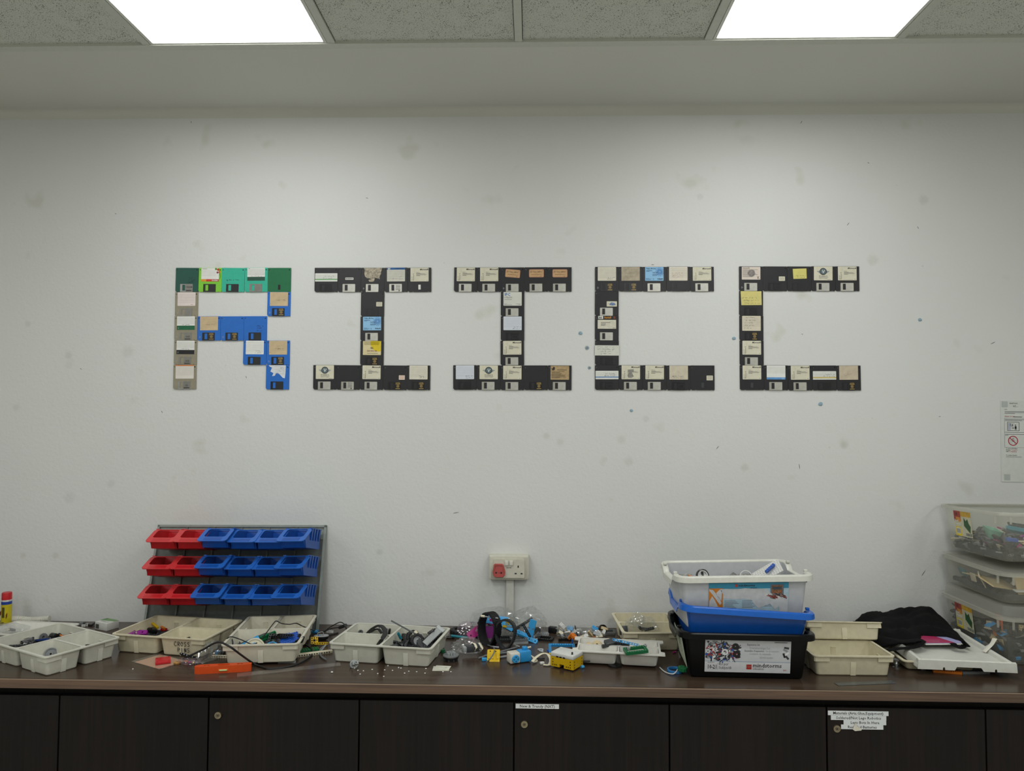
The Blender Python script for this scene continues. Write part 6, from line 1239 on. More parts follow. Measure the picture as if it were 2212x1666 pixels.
for k, (x, y, c, kd, r, nm) in enumerate([(592, 1383, 'black', 'f', (60, 10, 10), 'black frame standing'), (604, 1376, 'black', 'b', (80, 0, 0), 'black beam lying'), (598, 1392, 'white', 'p', (0, 30, 60), 'white peg'), (606, 1390, 'white', 's', (70, 0, 10), 'white tile standing'), (583, 1392, 'black', 'g', (30, 0, 0), 'black gear lying'), (650, 1384, 'black', 'a', (70, 20, 60), 'black angled beam'), (648, 1381, 'black', 'a', (80, -30, 80), 'black hook-shaped beam'), (631, 1393, 'tan', 'p', (0, 0, 30), 'tan peg'), (575, 1390, 'green', 'b', (40, -10, 30), 'green short beam'), (594, 1388, 'dgrey', 'g', (50, 0, 40), 'dark grey gear tilted'), (617, 1372, 'black', 'b', (90, 0, -5), 'black beam by the divider')]):
    mb = {'f': lambda: frame(5, 5, PC[c]), 'b': lambda: beam(7, PC[c]), 'p': lambda: peg(PC[c]), 's': lambda: MB().rbox((0, 0, 0), (.02, .018, .004), .001, PC[c]), 'g': lambda: gear(.012, 16, PC[c]), 'a': lambda: angle_beam(PC[c], 3, 3)}[kd]()
    putin({'f': 'frame_part', 'b': 'perforated_beam', 'p': 'connector_peg', 's': 'flat_tile', 'g': 'toothed_gear', 'a': 'angle_beam'}[kd], mb, x, y, T3R, C3[0], r, nm + ' among the mixed-parts tray contents', 'toy part', G3_)
CAB = pm('141416', .45, 0, .05)
m = MB(); m.tube(spline([at(396, 1424, .008), at(412, 1416, .024), at(438, 1404, .045), at(469, 1388, .086), at(494, 1396, .088), (at(522, 1416, .05)), at(548, 1434, .010), at(566, 1441, .004), at(588, 1445, .004), at(640, 1436, .004), at(668, 1420, .004), at(676, 1408, .004), at(668, 1398, .005), at(655, 1391, .006)], 10), .0032, CAB, 8); solo('power_cable', m, 'thick black cable draped over the front of the mixed-parts tray', 'cable')
m = MB(); m.tube(spline([at(482, 1399, .045), at(488, 1384, .066), at(498, 1376, .074), at(520, 1382, .07), at(545, 1392, .05), at(560, 1385, .05), at(575, 1368, .066), at(590, 1348, .085), at(597, 1342, .088), at(608, 1347, .078), at(625, 1349, .07), at(640, 1347, .074), at(656, 1354, .071), at(684, 1364, .006), at(698, 1364, .004), at(715, 1354, .02), at(730, 1346, .045), at(738, 1345, .055), at(746, 1352, .068), at(749, 1366, .040)], 8), .0018, CAB, 6); solo('thin_wire', m, 'thin black wire looping from the mixed-parts tray to the next tray', 'cable')
m = MB(); m.tube(spline([at(699, 1365, .004), at(716, 1358, .02), at(734, 1356, .05)], 6), .002, CAB, 6); m.tube([at(734, 1356, .05), at(747, 1351, .072)], .0055, CAB, 10); solo('jack_plug', m, 'black jack plug resting on the rim of the tyre tray', 'plug')
m = MB(); m.tube(spline([at(486, 1398, .040), at(492, 1384, .060), at(499, 1378, .066), at(503, 1388, .055), at(500, 1398, .040)], 6), .0018, CAB, 6); solo('wire_loop', m, 'small black wire loop in the left end of the mixed-parts tray', 'cable')
# below / beside it
m = MB().rbox((0, 0, 0), (.15, .014, .009), .0008, PC['cream'])
for k in range(17): m.cyl((-.064 + k * .008, -.0072, 0), (-.064 + k * .008, -.0066, 0), .0024, BLKS, 8)
put('perforated_bar', m, 668, 1416, 0, (0, 0, 25), 'cream perforated bar poking out under the mixed-parts tray', 'toy part')
put('green_baseplate', brick(9, 4, PC['green'], .0035), 665, 1405, 0, (0, 0, 24), 'green studded plate beside the right wall of the mixed-parts tray', 'toy part')
put('grey_comb', MB().box((0, 0, 0), (.055, .008, .006), PC['lgrey']), 620, 1432, 0, (0, 0, 4), 'grey ribbed strip under the front of the mixed-parts tray', 'toy part'); put('white_beam', beam(7, PC['cream']), 475, 1421, 0, (90, 0, 0), 'cream perforated beam between zip bag and mixed-parts tray', 'toy part'); put('azure_block', brick(2, 2, PC['azure']), 471, 1414, 0, (0, 0, 20), 'sky blue brick between zip bag and mixed-parts tray', 'toy part'); put('black_block', brick(2, 2, PC['black']), 478, 1415, 0, (0, 0, -10), 'black brick beside the sky blue brick', 'toy part')
# between the two pale trays
bt = thing('toy_boat', 'grey and black boat-shaped part with a blue peg, between two trays', 'toy boat', TR(*at(694, 1383, 0)) @ RZ(8))
def hull(s, z): return [(.026 * s * math.copysign(abs(math.cos(a)) ** .8, math.cos(a)), .0145 * s * math.sin(a), z) for a in [2 * math.pi * k / 24 for k in range(24)]]
MB().loft([hull(.55, 0), hull(.92, .005), hull(1, .012), hull(1, .014)], PC['black'], True, True).build('hull', bt); MB().loft([hull(1.0, .014), hull(.98, .0165), hull(.94, .017)], PC['lgrey'], True, True).build('deck', bt)
m = MB()
for x in (-.002, .006): m.cyl((x, -.002, .0168), (x, -.002, .0176), .0024, BLKS, 10)
m.build('deck_holes', bt); MB().lathe([(.003, .017), (.003, .0185), (.002, .0195), (.0001, .0195)], PC['blue'], 12, TR(-.009, -.003, 0)).build('blue_peg', bt); m = MB(); m.tube(spline([(-.013, .004, .017), (-.012, .005, .024), (.004, .007, .026), (.006, .007, .017)], 5), .0014, PC['lgrey'], 6); m.build('handrail', bt)
put('yellow_lever', beam(6, PC['yellow']), 694, 1393, .004, (80, 0, 6), 'yellow perforated arm in front of the boat-shaped part', 'toy part'); put('yellow_fork', frame(3, 3, PC['yellow']), 679, 1392, .002, (60, 0, 20), 'yellow square fork at the left end of the yellow arm', 'toy part')
m = MB(); m.tube(spline([at(703, 1395, .012), at(693, 1402, .008), at(691, 1412, .005), at(696, 1420, .004), at(705, 1425, .004)], 8), .003, PC['grey'], 8); solo('bent_tube', m, 'bent grey tube at the corner of the tyre tray', 'tube')
put('grey_axle', axle(.05, PC['lgrey']), 697, 1407, .002, (0, -12, 82), 'light grey axle beside the bent grey tube', 'toy part'); put('azure_connector', angle_beam(PC['azure'], 2, 2), 682, 1370, .002, (40, 20, 30), 'sky blue elbow behind the boat-shaped part', 'toy part'); put('white_elbow', angle_beam(PC['white'], 2, 2), 713, 1366, 0, (0, 0, 150), 'white elbow near the jack plug', 'toy part'); put('dark_axle', axle(.05, PC['dgrey']), 718, 1372, 0, (0, 0, 50), 'dark grey axle against the tyre tray', 'toy part')
# ------------------------------------------------------------------ in the tyre tray
G4_ = 'parts in the tyre tray'
RUB = pm('1a1b1d', .6, 0, .12)
m = MB(); m.tube(spline([at(791, 1372, .022), at(805, 1358, .055), at(818, 1352, .070), at(828, 1356, .074), at(832, 1368, .072), at(826, 1380, .066), at(818, 1392, .040)], 8), .006, RUB, 8, flat=(.0085, .004)); solo('rubber_band', m, 'thick black rubber band hooped over the tyre tray divider', 'rubber band', None, G4_)
m = MB(); m.tube(spline([at(797, 1370, .024), at(808, 1361, .046), at(818, 1360, .050), at(824, 1368, .040)], 8), .004, RUB, 8, flat=(.006, .003)); solo('rubber_band', m, 'smaller black rubber band inside the larger hoop', 'rubber band', None, G4_)
for k, (x, y) in enumerate([(821, 1360), (829, 1362), (825, 1366)]): put('metal_clip', peg(PC['white'], .014), x, y - 2, .060, (0, 30 * k, 40), ['first', 'second', 'third'][k] + ' pale clip on the thick rubber band', 'clip', G4_)
for k, (x, y) in enumerate([(834, 1366), (841, 1366)]): putin('axle_bush', MB().cyl((0, 0, -.012), (0, 0, .012), .0045, PC['black'], 10), x, y, T4, C3F[1], (14, 10, 0), ['left', 'right'][k] + ' black upright bush behind the tyre tray divider', 'toy part', G4_)
putin('toothed_gear', gear(.008, 12, PC['dgrey']), 779, 1366, T4, C3F[1], (30, 0, 20), 'small dark gear in the rear compartment of the tyre tray', 'toy part', G4_)
solo('long_axle', axle(.105, PC['grey']), 'long grey axle sticking up out of the tyre tray', 'toy part', TR(*at(874, 1357, .072)) @ E3((0, 30, 10)), G4_)
solo('tyre', tyre(.024, .018, RUB, PC['lgrey']), 'black tyre with pale grey hub in the tyre tray', 'tyre', TR(*at(901, 1385, .030)) @ E3((66, 0, 24)), G4_)
solo('tyre', tyre(.026, .016, RUB), 'large black tyre behind the hubbed tyre', 'tyre', TR(*at(892, 1379, .028)) @ E3((70, 0, 36)), G4_)
solo('wheel_hub', MB().lathe([(.003, -.008), (.022, -.008), (.024, 0), (.022, .008), (.012, .010), (.003, .010)], PC['black'], 22, closed=True), 'black wheel hub left of the large tyre', 'wheel', TR(*at(872, 1384, .022)) @ E3((60, 0, -16)), G4_)
solo('grooved_pulley', MB().lathe([(.003, -.004), (.022, -.005), (.019, 0), (.022, .005), (.003, .004)], PC['dgrey'], 24, closed=True), 'dark grey pulley wheel at the front right of the tyre tray', 'wheel', TR(*at(914, 1391, .022)) @ E3((40, 0, 40)), G4_)
putin('teal_tube', MB().lathe([(.003, -.012), (.0048, -.012), (.0048, .012), (.003, .012)], PC['teal'], 12, closed=True), 863, 1374, T4, C3F[0], (24, -20, 0), 'teal tube standing at the left of the tyre tray', 'toy part', G4_)
gb = thing('gear_rack_block', 'light grey block with dark toothed edges leaning in the tyre tray', 'toy part', TR(*at(934, 1377, .040)) @ E3((30, -30, 44)), G4_)
MB().rbox((0, 0, 0), (.072, .024, .010), .0015, PC['lgrey']).build('block', gb); MB().rbox((.040, 0, 0), (.012, .032, .012), .0015, pm('b4b8ba', .4, 0, .03)).build('end_bar', gb)
for sy in (-1, 1):
    m = MB()
    for k in range(9): m.box((-.030 + k * .007, sy * .0135, .002), (.0035, .004, .009), PC['black'])
    m.box((-.002, sy * .0125, -.002), (.064, .002, .005), PC['black']); m.build('toothed_edge', gb, smooth=False)
rt = random.Random(8)
for k in range(26):
    x = rt.uniform(848, 945); y = 1396 - (945 - x) * .02 + rt.uniform(-8, 6) if x < 930 else rt.uniform(1366, 1392)
    kd = rt.choice(['b', 'g', 'a', 'p', 'f']); c = rt.choice(['black', 'black', 'dgrey', 'black', 'dgrey', 'grey'])
    mb = {'b': lambda: beam(rt.choice([3, 5]), PC[c]), 'g': lambda: gear(.009, 12, PC[c]), 'a': lambda: angle_beam(PC[c], 2, 3), 'p': lambda: peg(PC[c]), 'f': lambda: frame(4, 3, PC[c])}[kd]()
    putin({'b': 'perforated_beam', 'g': 'toothed_gear', 'a': 'angle_beam', 'p': 'connector_peg', 'f': 'frame_part'}[kd], mb, x, y, T4, C3F[0], (rt.uniform(-60, 60), rt.uniform(-30, 30), rt.uniform(0, 180)), 'loose %s %s in the jumble of the tyre tray' % (CN.get(c, c), {'b': 'short beam', 'g': 'gear', 'a': 'elbow', 'p': 'peg', 'f': 'small frame'}[kd]), 'toy part', 'loose dark parts in the tyre tray')
putin('cream_dome', MB().lathe([(.0001, 0), (.011, 0), (.010, .005), (.005, .0075), (.0001, .0075)], PC['cream'], 16), 896, 1368, T4, C3F[0], (30, 10, 0), 'cream cap lying behind the tyres', 'toy part', G4_)
heap(T1, C3[0], .017, 'dark small parts at the bottom of the far left tray', 1); heap(T2, C3[0], .012, 'dark small parts at the bottom of the CROSS PINS tray', 2)
heap(T3R, C3[0], .022, 'dark small parts at the bottom of the mixed-parts tray', 3); heap(T4, C3F[0], .014, 'dark small parts at the bottom of the tyre tray', 4)
# ------------------------------------------------------------------ worktop front, middle
gw = thing('differential_gear', 'grey differential gear housing standing in front of the tyre tray', 'toy part', TR(*at(766, 1434, .013)) @ E3((0, 0, 28)) @ RX(-28))
MB().plate([p for p in gear(.0138, 26, PC['lgrey']).v and [( (.0138 if i % 2 else .0122) * math.cos(math.pi * i / 24), (.0138 if i % 2 else .0122) * math.sin(math.pi * i / 24)) for i in range(48)]], [circ(0, 0, .0075, 14)], -.003, .003, PC['lgrey'], 'xz', TR(0, .010, .0)).build('crown', gw)
m = MB(); 
for x in (-.008, .008): m.box((x, -.002, 0), (.0025, .022, .010), PC['lgrey'])
m.box((0, -.0125, 0), (.0185, .003, .010), PC['lgrey']); m.lathe([(.0025, .012), (.0048, .012), (.0048, .020), (.0025, .020)], PC['lgrey'], 12, RX(90), True); m.build('cage', gw)
beads = [(717, 1454), (766, 1445), (773, 1450), (785, 1451), (778, 1458), (804, 1448), (816, 1457), (831, 1449), (829, 1463), (838, 1440), (848, 1450), (861, 1444), (866, 1445), (874, 1456), (883, 1452), (900, 1453), (920, 1446), (918, 1456), (957, 1453), (974, 1453)]
bdm = None
for k, (x, y) in enumerate(beads):
    R_ = RZ(rt.uniform(0, 180)) @ Matrix.Diagonal((rt.uniform(.9, 1.4), 1, 1, 1)); p = at(x, y, 0)
    lab = {0: 'largest white bead, alone at the left of the scattered beads'}.get(k, 'tiny white bead scattered on the worktop in front of the tyre tray')
    if bdm is None:
        o = MB().lathe([(.0001, 0), (.0016, .0003), (.0024, .0016), (.0018, .0032), (.0001, .0036)], PC['white'], 10).build('white_bead'); bdm = o.data
    else: o = bpy.data.objects.new('white_bead', bdm); COL.objects.link(o)
    o.matrix_world = TR(p.x, p.y, p.z) @ R_ @ (Matrix.Scale(1.35, 4) if k == 0 else I4); tag(o, lab, 'bead', 'white beads scattered on the worktop')
pp = thing('paper_squares', 'two square paper pieces lying right of the scattered beads', 'paper', TR(*at(953, 1445, 0)) @ RZ(-6))
MB().box((0, 0, .0006), (.052, .042, .0008), pm('cfcdbd', .7, 0, .04)).build('sheet', pp, RZ(8)); MB().box((.003, .003, .0018), (.048, .038, .0010), pm('d3d1c2', .7, 0, .04)).build('sheet', pp); m = MB(); m.text('11', .008, PEN, TR(.010, .004, .0026), .02)
for i in range(10):
    for j in range(8): m.add([(-.016 + i * .0036 + d[0], -.013 + j * .0036 + d[1], .0025) for d in ((0, 0), (.001, 0), (.001, .001), (0, .001))], [(0, 1, 2, 3)], pm('b3b1a2', .7, 0, 0))
m.build('print', pp, smooth=False)
tt = thing('knob_turntable', 'dark grey round turntable with two rows of knobs', 'toy part', TR(*at(974, 1427, 0)) @ RZ(20))
MB().lathe([(.0001, 0), (.022, 0), (.022, .009), (.0255, .010), (.0265, .013), (.0255, .016), (.0001, .016)], PC['black'], 30).build('base', tt); MB().lathe([(.0262, .0155), (.0258, .0185), (.024, .0195), (.0001, .0195)], PC['grey'], 30).build('disc', tt)
for j in (-1, 1):
    for i in range(3): MB().lathe([(.0024, .0195), (.0045, .0195), (.0045, .027), (.0024, .027)], PC['lgrey'], 12, TR(-.009 + i * .009, j * .0075, 0), True).build('knob', tt)
for k in range(9): a = 40 * k; MB().box((.0225, 0, .0045), (.002, .004, .006), PC['dgrey'], RZ(a)).build('rib', tt)
m = MB(); m.cyl((-.02, 0, .003), (.012, 0, .003), .003, PC['grey'], 8); m.lathe([(.0001, 0), (.007, 0), (.007, .010), (.0001, .010)], PC['green'], 12, TR(-.024, 0, 0)); put('green_driver', m, 972, 1411, 0, (0, 0, -8), 'grey rod with a dark green end beside the tyre tray', 'toy part')
bag('clear_bag', 1008, 1408, .001, (.052, .028, .030), 17, 'clear bag holding a dark motor and white cable', -6)
mo = thing('bagged_motor', 'dark grey motor inside the clear bag beside the turntable', 'motor', TR(*at(1020, 1408, .012)) @ RZ(24))
MB().rbox((0, 0, .012), (.046, .024, .022), .003, PC['dgrey']).build('housing', mo); MB().rbox((-.026, 0, .011), (.014, .020, .018), .002, PC['lgrey']).build('end_block', mo)
m = MB(); m.tube(spline([(.005, -.014, .006), (.008, -.016, .018), (.006, -.004, .027), (.002, .012, .024)], 6), .002, PC['cream'], 6, flat=(.0042, .001)); m.build('ribbon_cable', mo); m = MB(); m.tube(spline([(.026, -.012, .002), (.030, -.014, .012), (.024, 0, .026)], 6), .002, PC['cream'], 6, flat=(.0042, .001)); m.build('ribbon_cable', mo)
solo('tyre', tyre(.036, .020, RUB, None, 26), 'big black tyre lying flat right of the tyre tray', 'tyre', TR(*at(994, 1364, .010)))
put('blue_rod', MB().cyl((-.03, 0, 0), (.03, 0, 0), .0045, PC['teal'], 10), 992, 1380, .006, (0, 4, -6), 'teal rod in front of the big flat tyre', 'toy part'); put('black_peg', beam(4, PC['black']), 972, 1380, 0, (60, 0, 0), 'black short beam at the end of the teal rod', 'toy part')
m = MB(); m.box((0, 0, .002), (.052, .012, .004), PC['dgrey'])
for k in range(12): m.box((-.0245 + k * .0044, 0, .0065), (.002, .010, .006), PC['grey'])
put('toothed_rack', m, 1016, 1377, 0, (0, 0, -2), 'dark grey comb-like rack left of the caterpillar track', 'toy part')
# ------------------------------------------------------------------ caterpillar tracks
def track(label, M_, w, h, band=.020, egg=.2):
    t = thing('caterpillar_track', label, 'rubber track', M_); n = 44; P = []
    for k in range(n):
        a = 2 * math.pi * k / n; x = w / 2 * math.cos(a); z = h / 2 * math.sin(a); x *= 1 + egg * z / (h / 2); P.append((x, z))
    def prf(o, y): return [(x * (1 + o / (w / 2)), y, z * (1 + o / (h / 2)) + h / 2) for x, z in P]
    m = MB(); m.loft([prf(0, -band / 2), prf(.005, -band / 2), prf(.005, band / 2), prf(0, band / 2), prf(0, -band / 2)], RUB); m.build('belt', t)
    m = MB()
    for k in range(n):
        (x, z), (x2, z2) = P[k], P[(k + 1) % n]; a = math.degrees(math.atan2(z2 - z, x2 - x)); o = 1.0
        m.box((0, 0, -.0048), (.0034, band * .96, .0034), PC['black'], TR((x + x2) / 2 * (1 + .001 / w), 0, (z + z2) / 2 + h / 2) @ RY(-a))
    m.build('tread', t, smooth=False); return t
tA = at(1058, 1397, 0); tB_ = at(1088, 1402, 0)
track('black caterpillar track loop standing at the left, in front of the clear bags', TR(tA.x - .005, tA.y + .02, ZT + .001) @ RZ(-40) @ RX(-4), .070, .104, .036, .06)
track('black caterpillar track loop standing in front, holding a yellow axle', TR(tB_.x + .004, tB_.y + .01, ZT + .001) @ RZ(-14) @ RX(-8), .060, .088, .028, .24)
def rod(name, a, b, r, c, label, tips=None, rt_=.0042):
    m = MB(); m.cyl(a, b, r, PC[c], 10)
    if tips:
        d = (b - a).normalized(); m.cyl(a, a + d * .014, rt_, PC[tips], 10)
    return solo(name, m, label, 'toy part')
rod('cross_axle', at(1039, 1331, .098), at(1076, 1336, .095), .0024, 'lgrey', 'pale axle across the tops of the caterpillar tracks', 'cream')
rod('cross_axle', at(1086, 1353, .070), at(1113, 1356, .068), .0024, 'lgrey', 'pale axle with a yellow end across the front track', 'yellow')
put('yellow_clip', frame(3, 2, PC['yellow']), 1100, 1351, .066, (70, 0, 10), 'yellow clip on the axle across the front track', 'toy part'); put('magenta_part', MB().plate([(-.016, -.010), (-.004, .010), (.016, .012), (.018, -.006), (.006, -.014), (.0, -.008)], [circ(.002, 0, .003, 8)], -.003, .003, PC['magenta'], 'xz'), 1061, 1352, .050, (0, 0, -10), 'magenta plate seen through the left caterpillar track', 'toy part', smooth=False)
# ------------------------------------------------------------------ big clear bags behind the tracks
bag('clear_bag', 1066, 1370, .002, (.088, .060, .060), 21, 'large clear plastic bag behind the left caterpillar track', 10, CLR)
bag('clear_bag', 1142, 1372, .002, (.062, .050, .062), 33, 'large clear plastic bag behind the front caterpillar track', 0, CLR)
bag('clear_bag', 1014, 1372, .001, (.052, .034, .030), 41, 'pinkish clear bag at the left of the caterpillar tracks', 30, CLRM)
GB = 'panels in the large clear bags'
for k, (x, y, z, w, h, r, c, lb) in enumerate([(1072, 1340, .068, .085, .030, (60, 8, 6), 'azure', 'long sky blue panel at the top of the left clear bag'), (1092, 1350, .055, .060, .026, (50, 30, 10), 'azure', 'sky blue wedge panel right of the left clear bag'), (1060, 1366, .028, .060, .040, (80, 0, 0), 'purple', 'dark purple panel low in the left clear bag'), (1024, 1368, .018, .050, .030, (60, -30, 30), 'magenta', 'magenta panel in the pinkish bag'), (1148, 1358, .040, .024, .062, (84, 12, -20), 'azure', 'upright sky blue panel in the right clear bag'), (1132, 1372, .020, .070, .022, (20, 24, 10), 'azure', 'sloping sky blue panel in the right clear bag'), (1150, 1384, .006, .040, .016, (40, 10, -30), 'azure', 'low sky blue panel at the bag mouth')]):
    solo('panel_piece', MB().plate(rrect(-w / 2, -h / 2, w / 2, h / 2, .004, 3), [circ(-w * .3, 0, .003, 8), circ(w * .3, 0, .003, 8)], -.003, .003, PC[c]), lb, 'toy part', TR(*at(x, y, z)) @ E3(r), GB)
for k, (x, y, n_, r) in enumerate([(1128, 1350, 11, (30, -30, 10)), (1137, 1362, 7, (60, 60, 0)), (1050, 1350, 9, (40, 20, 30))]): solo('perforated_beam', beam(n_, PC['black']), ['black beam slanting in the right clear bag', 'black beam upright in the right clear bag', 'black beam in the left clear bag'][k], 'toy part', TR(*at(x, y, .045)) @ E3(r), GB)
# ------------------------------------------------------------------ yellow plate, rods and motor
yp = thing('yellow_bracket', 'yellow bracket plate lying at the worktop front', 'toy part', TR(*at(1066, 1417, .012)) @ RX(38) @ RZ(0))
MB().plate(rrect(-.0205, -.021, .0205, .021, .003, 3), [circ(-.011, .014, .0026, 10), circ(.007, .014, .0026, 10)], 0, .004, PC['yellow']).build('plate', yp)
for x in (-.014, -.002, .014): MB().rbox((x, -.004, .0055), (.005, .022, .004), .001, PC['yellow']).build('rib', yp)
MB().rbox((.004, -.021, -.001), (.034, .009, .011), .002, PC['yellow']).build('end_bar', yp)
for k, (a, b, c) in enumerate([((1034, 1422), (1118, 1398), 'grey'), ((1046, 1417), (1122, 1406), 'grey'), ((1060, 1397), (1078, 1399), 'lgrey'), ((1075, 1421), (1094, 1418), 'lgrey'), ((970, 1408), (984, 1412), 'grey')]): rod('grey_axle', at(*a, .004), at(*b, .004), .003, c, ['longest grey rod running under the yellow bracket', 'second grey rod, just above the longest one', 'short pale rod under the caterpillar tracks', 'short pale rod between yellow bracket and motor', 'short grey rod at the bag corner'][k])
m = MB(); m.tube(spline([at(1054, 1394, .006), at(1066, 1399, .018), at(1068, 1408, .026), at(1060, 1422, .018), at(1051, 1431, .004)], 8), .0022, PC['grey'], 8); solo('bent_hose', m, 'bent grey hose lying over the yellow bracket', 'tube')
put('azure_clip', MB().rbox((0, 0, 0), (.016, .010, .010), .002, PC['azure']), 1046, 1428, 0, (0, 0, 10), 'small sky blue clip at the end of the bent grey hose', 'toy part')
mt = thing('robot_motor', 'sky blue and white robot motor at the worktop front', 'motor', TR(*at(1119, 1433, 0)) @ RZ(24) @ TR(.006, .010, 0))
AZ = pm('2b93d3', .35, 0, .03); MB().rbox((.018, 0, .0195), (.040, .034, .034), .003, AZ).build('rear_housing', mt); MB().rbox((-.018, 0, .0185), (.034, .035, .032), .003, pm('d6d2c6', .4, 0, .02)).build('front_housing', mt); MB().rbox((.024, .006, .040), (.016, .016, .010), .002, AZ).build('top_block', mt)
m = MB(); m.lathe([(.0125, 0), (.0125, .004), (.0115, .0055), (.0001, .0055)], PC['azure'], 20, TR(-.018, -.0175, .0175) @ UP)
m.build('output_disc', mt); m = MB()
for a in (0, 90, 180, 270): m.cyl((-.018 + .0068 * math.cos(math.radians(a)), -.0228, .0175 + .0068 * math.sin(math.radians(a))), (-.018 + .0068 * math.cos(math.radians(a)), -.0236, .0175 + .0068 * math.sin(math.radians(a))), .0022, pm('1a4f7a', .5, 0, 0), 8)
m.build('disc_holes', mt, smooth=False); MB().cyl((.032, .006, .040), (.046, .006, .041), .0028, PC['cream'], 8).build('shaft', mt)
m = MB(); m.tube(spline([at(1143, 1414, .020), at(1152, 1420, .012), at(1158, 1428, .004), at(1150, 1430, .006), at(1158, 1420, .016), at(1172, 1412, .022), at(1184, 1414, .020), at(1190, 1426, .010), at(1186, 1436, .004), at(1174, 1436, .003)], 8), .003, PC['cream'], 6, flat=(.0055, .0012)); solo('ribbon_cable', m, 'cream flat cable from the motor to the yellow hub', 'cable')
put('cable_plug', MB().rbox((0, 0, 0), (.014, .010, .007), .0015, PC['white']), 1171, 1435, 0, (0, 0, 20), 'white plug at the end of the cream flat cable', 'plug'); put('black_peg', peg(PC['black'], .026), 1168, 1425, 0, (0, 0, 6), 'black peg inside the loop of the cream cable', 'toy part')
for k, (x, y, r) in enumerate([(1167, 1405, 10), (1172, 1407, 80), (1169, 1409, 140)]): put('axle_connector', peg(pm('b9bfc6', .4, 0, .04), .018), x, y, .001 + .002 * k, (0, 0, r), ['front', 'middle', 'rear'][k] + ' of three crossed pale grey pegs behind the cream cable', 'toy part', 'crossed pale grey pegs')
# ------------------------------------------------------------------ yellow and white hub
a_, b_, c_ = at(1189, 1441, 0), at(1238, 1452, 0), at(1261, 1440, 0); hb_l = (b_ - a_).length; hb_w = max(.05, (c_ - b_).length); ang = math.degrees(math.atan2(b_.y - a_.y, b_.x - a_.x)); n_ = RZ(ang) @ Vector((0, 1, 0)); mid = (a_ + b_) / 2 + n_ * hb_w / 2
hu = thing('robot_hub', 'yellow and white robot hub brick at the worktop front', 'robot hub', TR(mid.x, mid.y, ZT + .0045) @ RZ(ang))
YE = pm('d0a90c', .32, 0, .03); MB().plate([(-hb_l / 2, 0), (-.008, 0), (-.008, .010), (.008, .010), (.008, 0), (hb_l / 2, 0), (hb_l / 2, .030), (-hb_l / 2, .030)], [], -hb_w / 2, hb_w / 2, YE, 'xz').build('lower_body', hu, smooth=False)
MB().rbox((0, 0, .0365), (hb_l + .0005, hb_w + .0005, .013), .003, pm('d3d4d0', .35, 0, .02)).build('top_cover', hu)
m = MB()
for x, z in [(-hb_l / 2 + .009, z_) for z_ in (.006, .014, .023)] + [(hb_l / 2 - .010, z_) for z_ in (.006, .014, .023)] + [(-hb_l / 2 + .016, .006), (-hb_l / 2 + .022, .006), (hb_l / 2 - .017, .006), (hb_l / 2 - .024, .006)]: m.cyl((x, -hb_w / 2 + .0002, z), (x, -hb_w / 2 - .0005, z), .0023, pm('5a4406', .5, 0, 0), 8)
for z in (.006, .014, .023): m.cyl((hb_l / 2 - .0002, -hb_w / 2 + .008, z), (hb_l / 2 + .0005, -hb_w / 2 + .008, z), .0023, pm('5a4406', .5, 0, 0), 8); m.cyl((hb_l / 2 - .0002, hb_w / 2 - .008, z), (hb_l / 2 + .0005, hb_w / 2 - .008, z), .0023, pm('5a4406', .5, 0, 0), 8)
m.build('peg_holes', hu, smooth=False); m = MB()
for x in (-.012, 0, .012): m.box((x - .004, -hb_w / 2 - .0002, .032), (.008, .0012, .004), BLKS)
m.build('port_slots', hu, smooth=False); MB().box((.030, -.018, .046), (.004, .004, .009), BLKS).build('switch', hu)
for x in (-hb_l / 2 + .012, 0, hb_l / 2 - .012):
    for y in (-hb_w / 2 + .010, hb_w / 2 - .010): MB().box((x + (.012 if x == 0 else 0), y, -.0022), (.006, .006, .0045), PC['black']).build('foot', hu)
put('black_peg', peg(PC['black'], .026), 1266, 1431, .012, (0, 0, 6), 'black peg stuck to the right side of the yellow hub', 'toy part'); put('azure_bush', MB().cyl((-.005, 0, 0), (.005, 0, 0), .0048, PC['azure'], 10), 1258, 1444, 0, (0, 0, 30), 'small sky blue bush at the right foot of the hub', 'toy part')
fr_ = frame_from(at(1184, 1400, 0), at(1241, 1399, 0))
solo('blue_frame_part', frame(11, 8, AZ), 'sky blue rectangular frame behind the yellow hub', 'toy part', TR(*at(1214, 1404, .008)) @ RX(14)); put('blue_peg', peg(PC['blue'], .018), 1236, 1392, .008, (0, 90, 0), 'dark blue peg standing on the sky blue frame', 'toy part'); put('blue_peg', peg(PC['blue'], .014), 1184, 1412, .006, (0, 60, 0), 'dark blue peg at the left of the sky blue frame', 'toy part'); put('yellow_peg', peg(PC['yellow'], .012), 1189, 1416, .010, (0, 30, 0), 'yellow peg behind the hub corner', 'toy part'); put('flat_axle', axle(.07, PC['black']), 1225, 1394, 0, (0, 0, 2), 'black axle behind the sky blue frame', 'toy part')
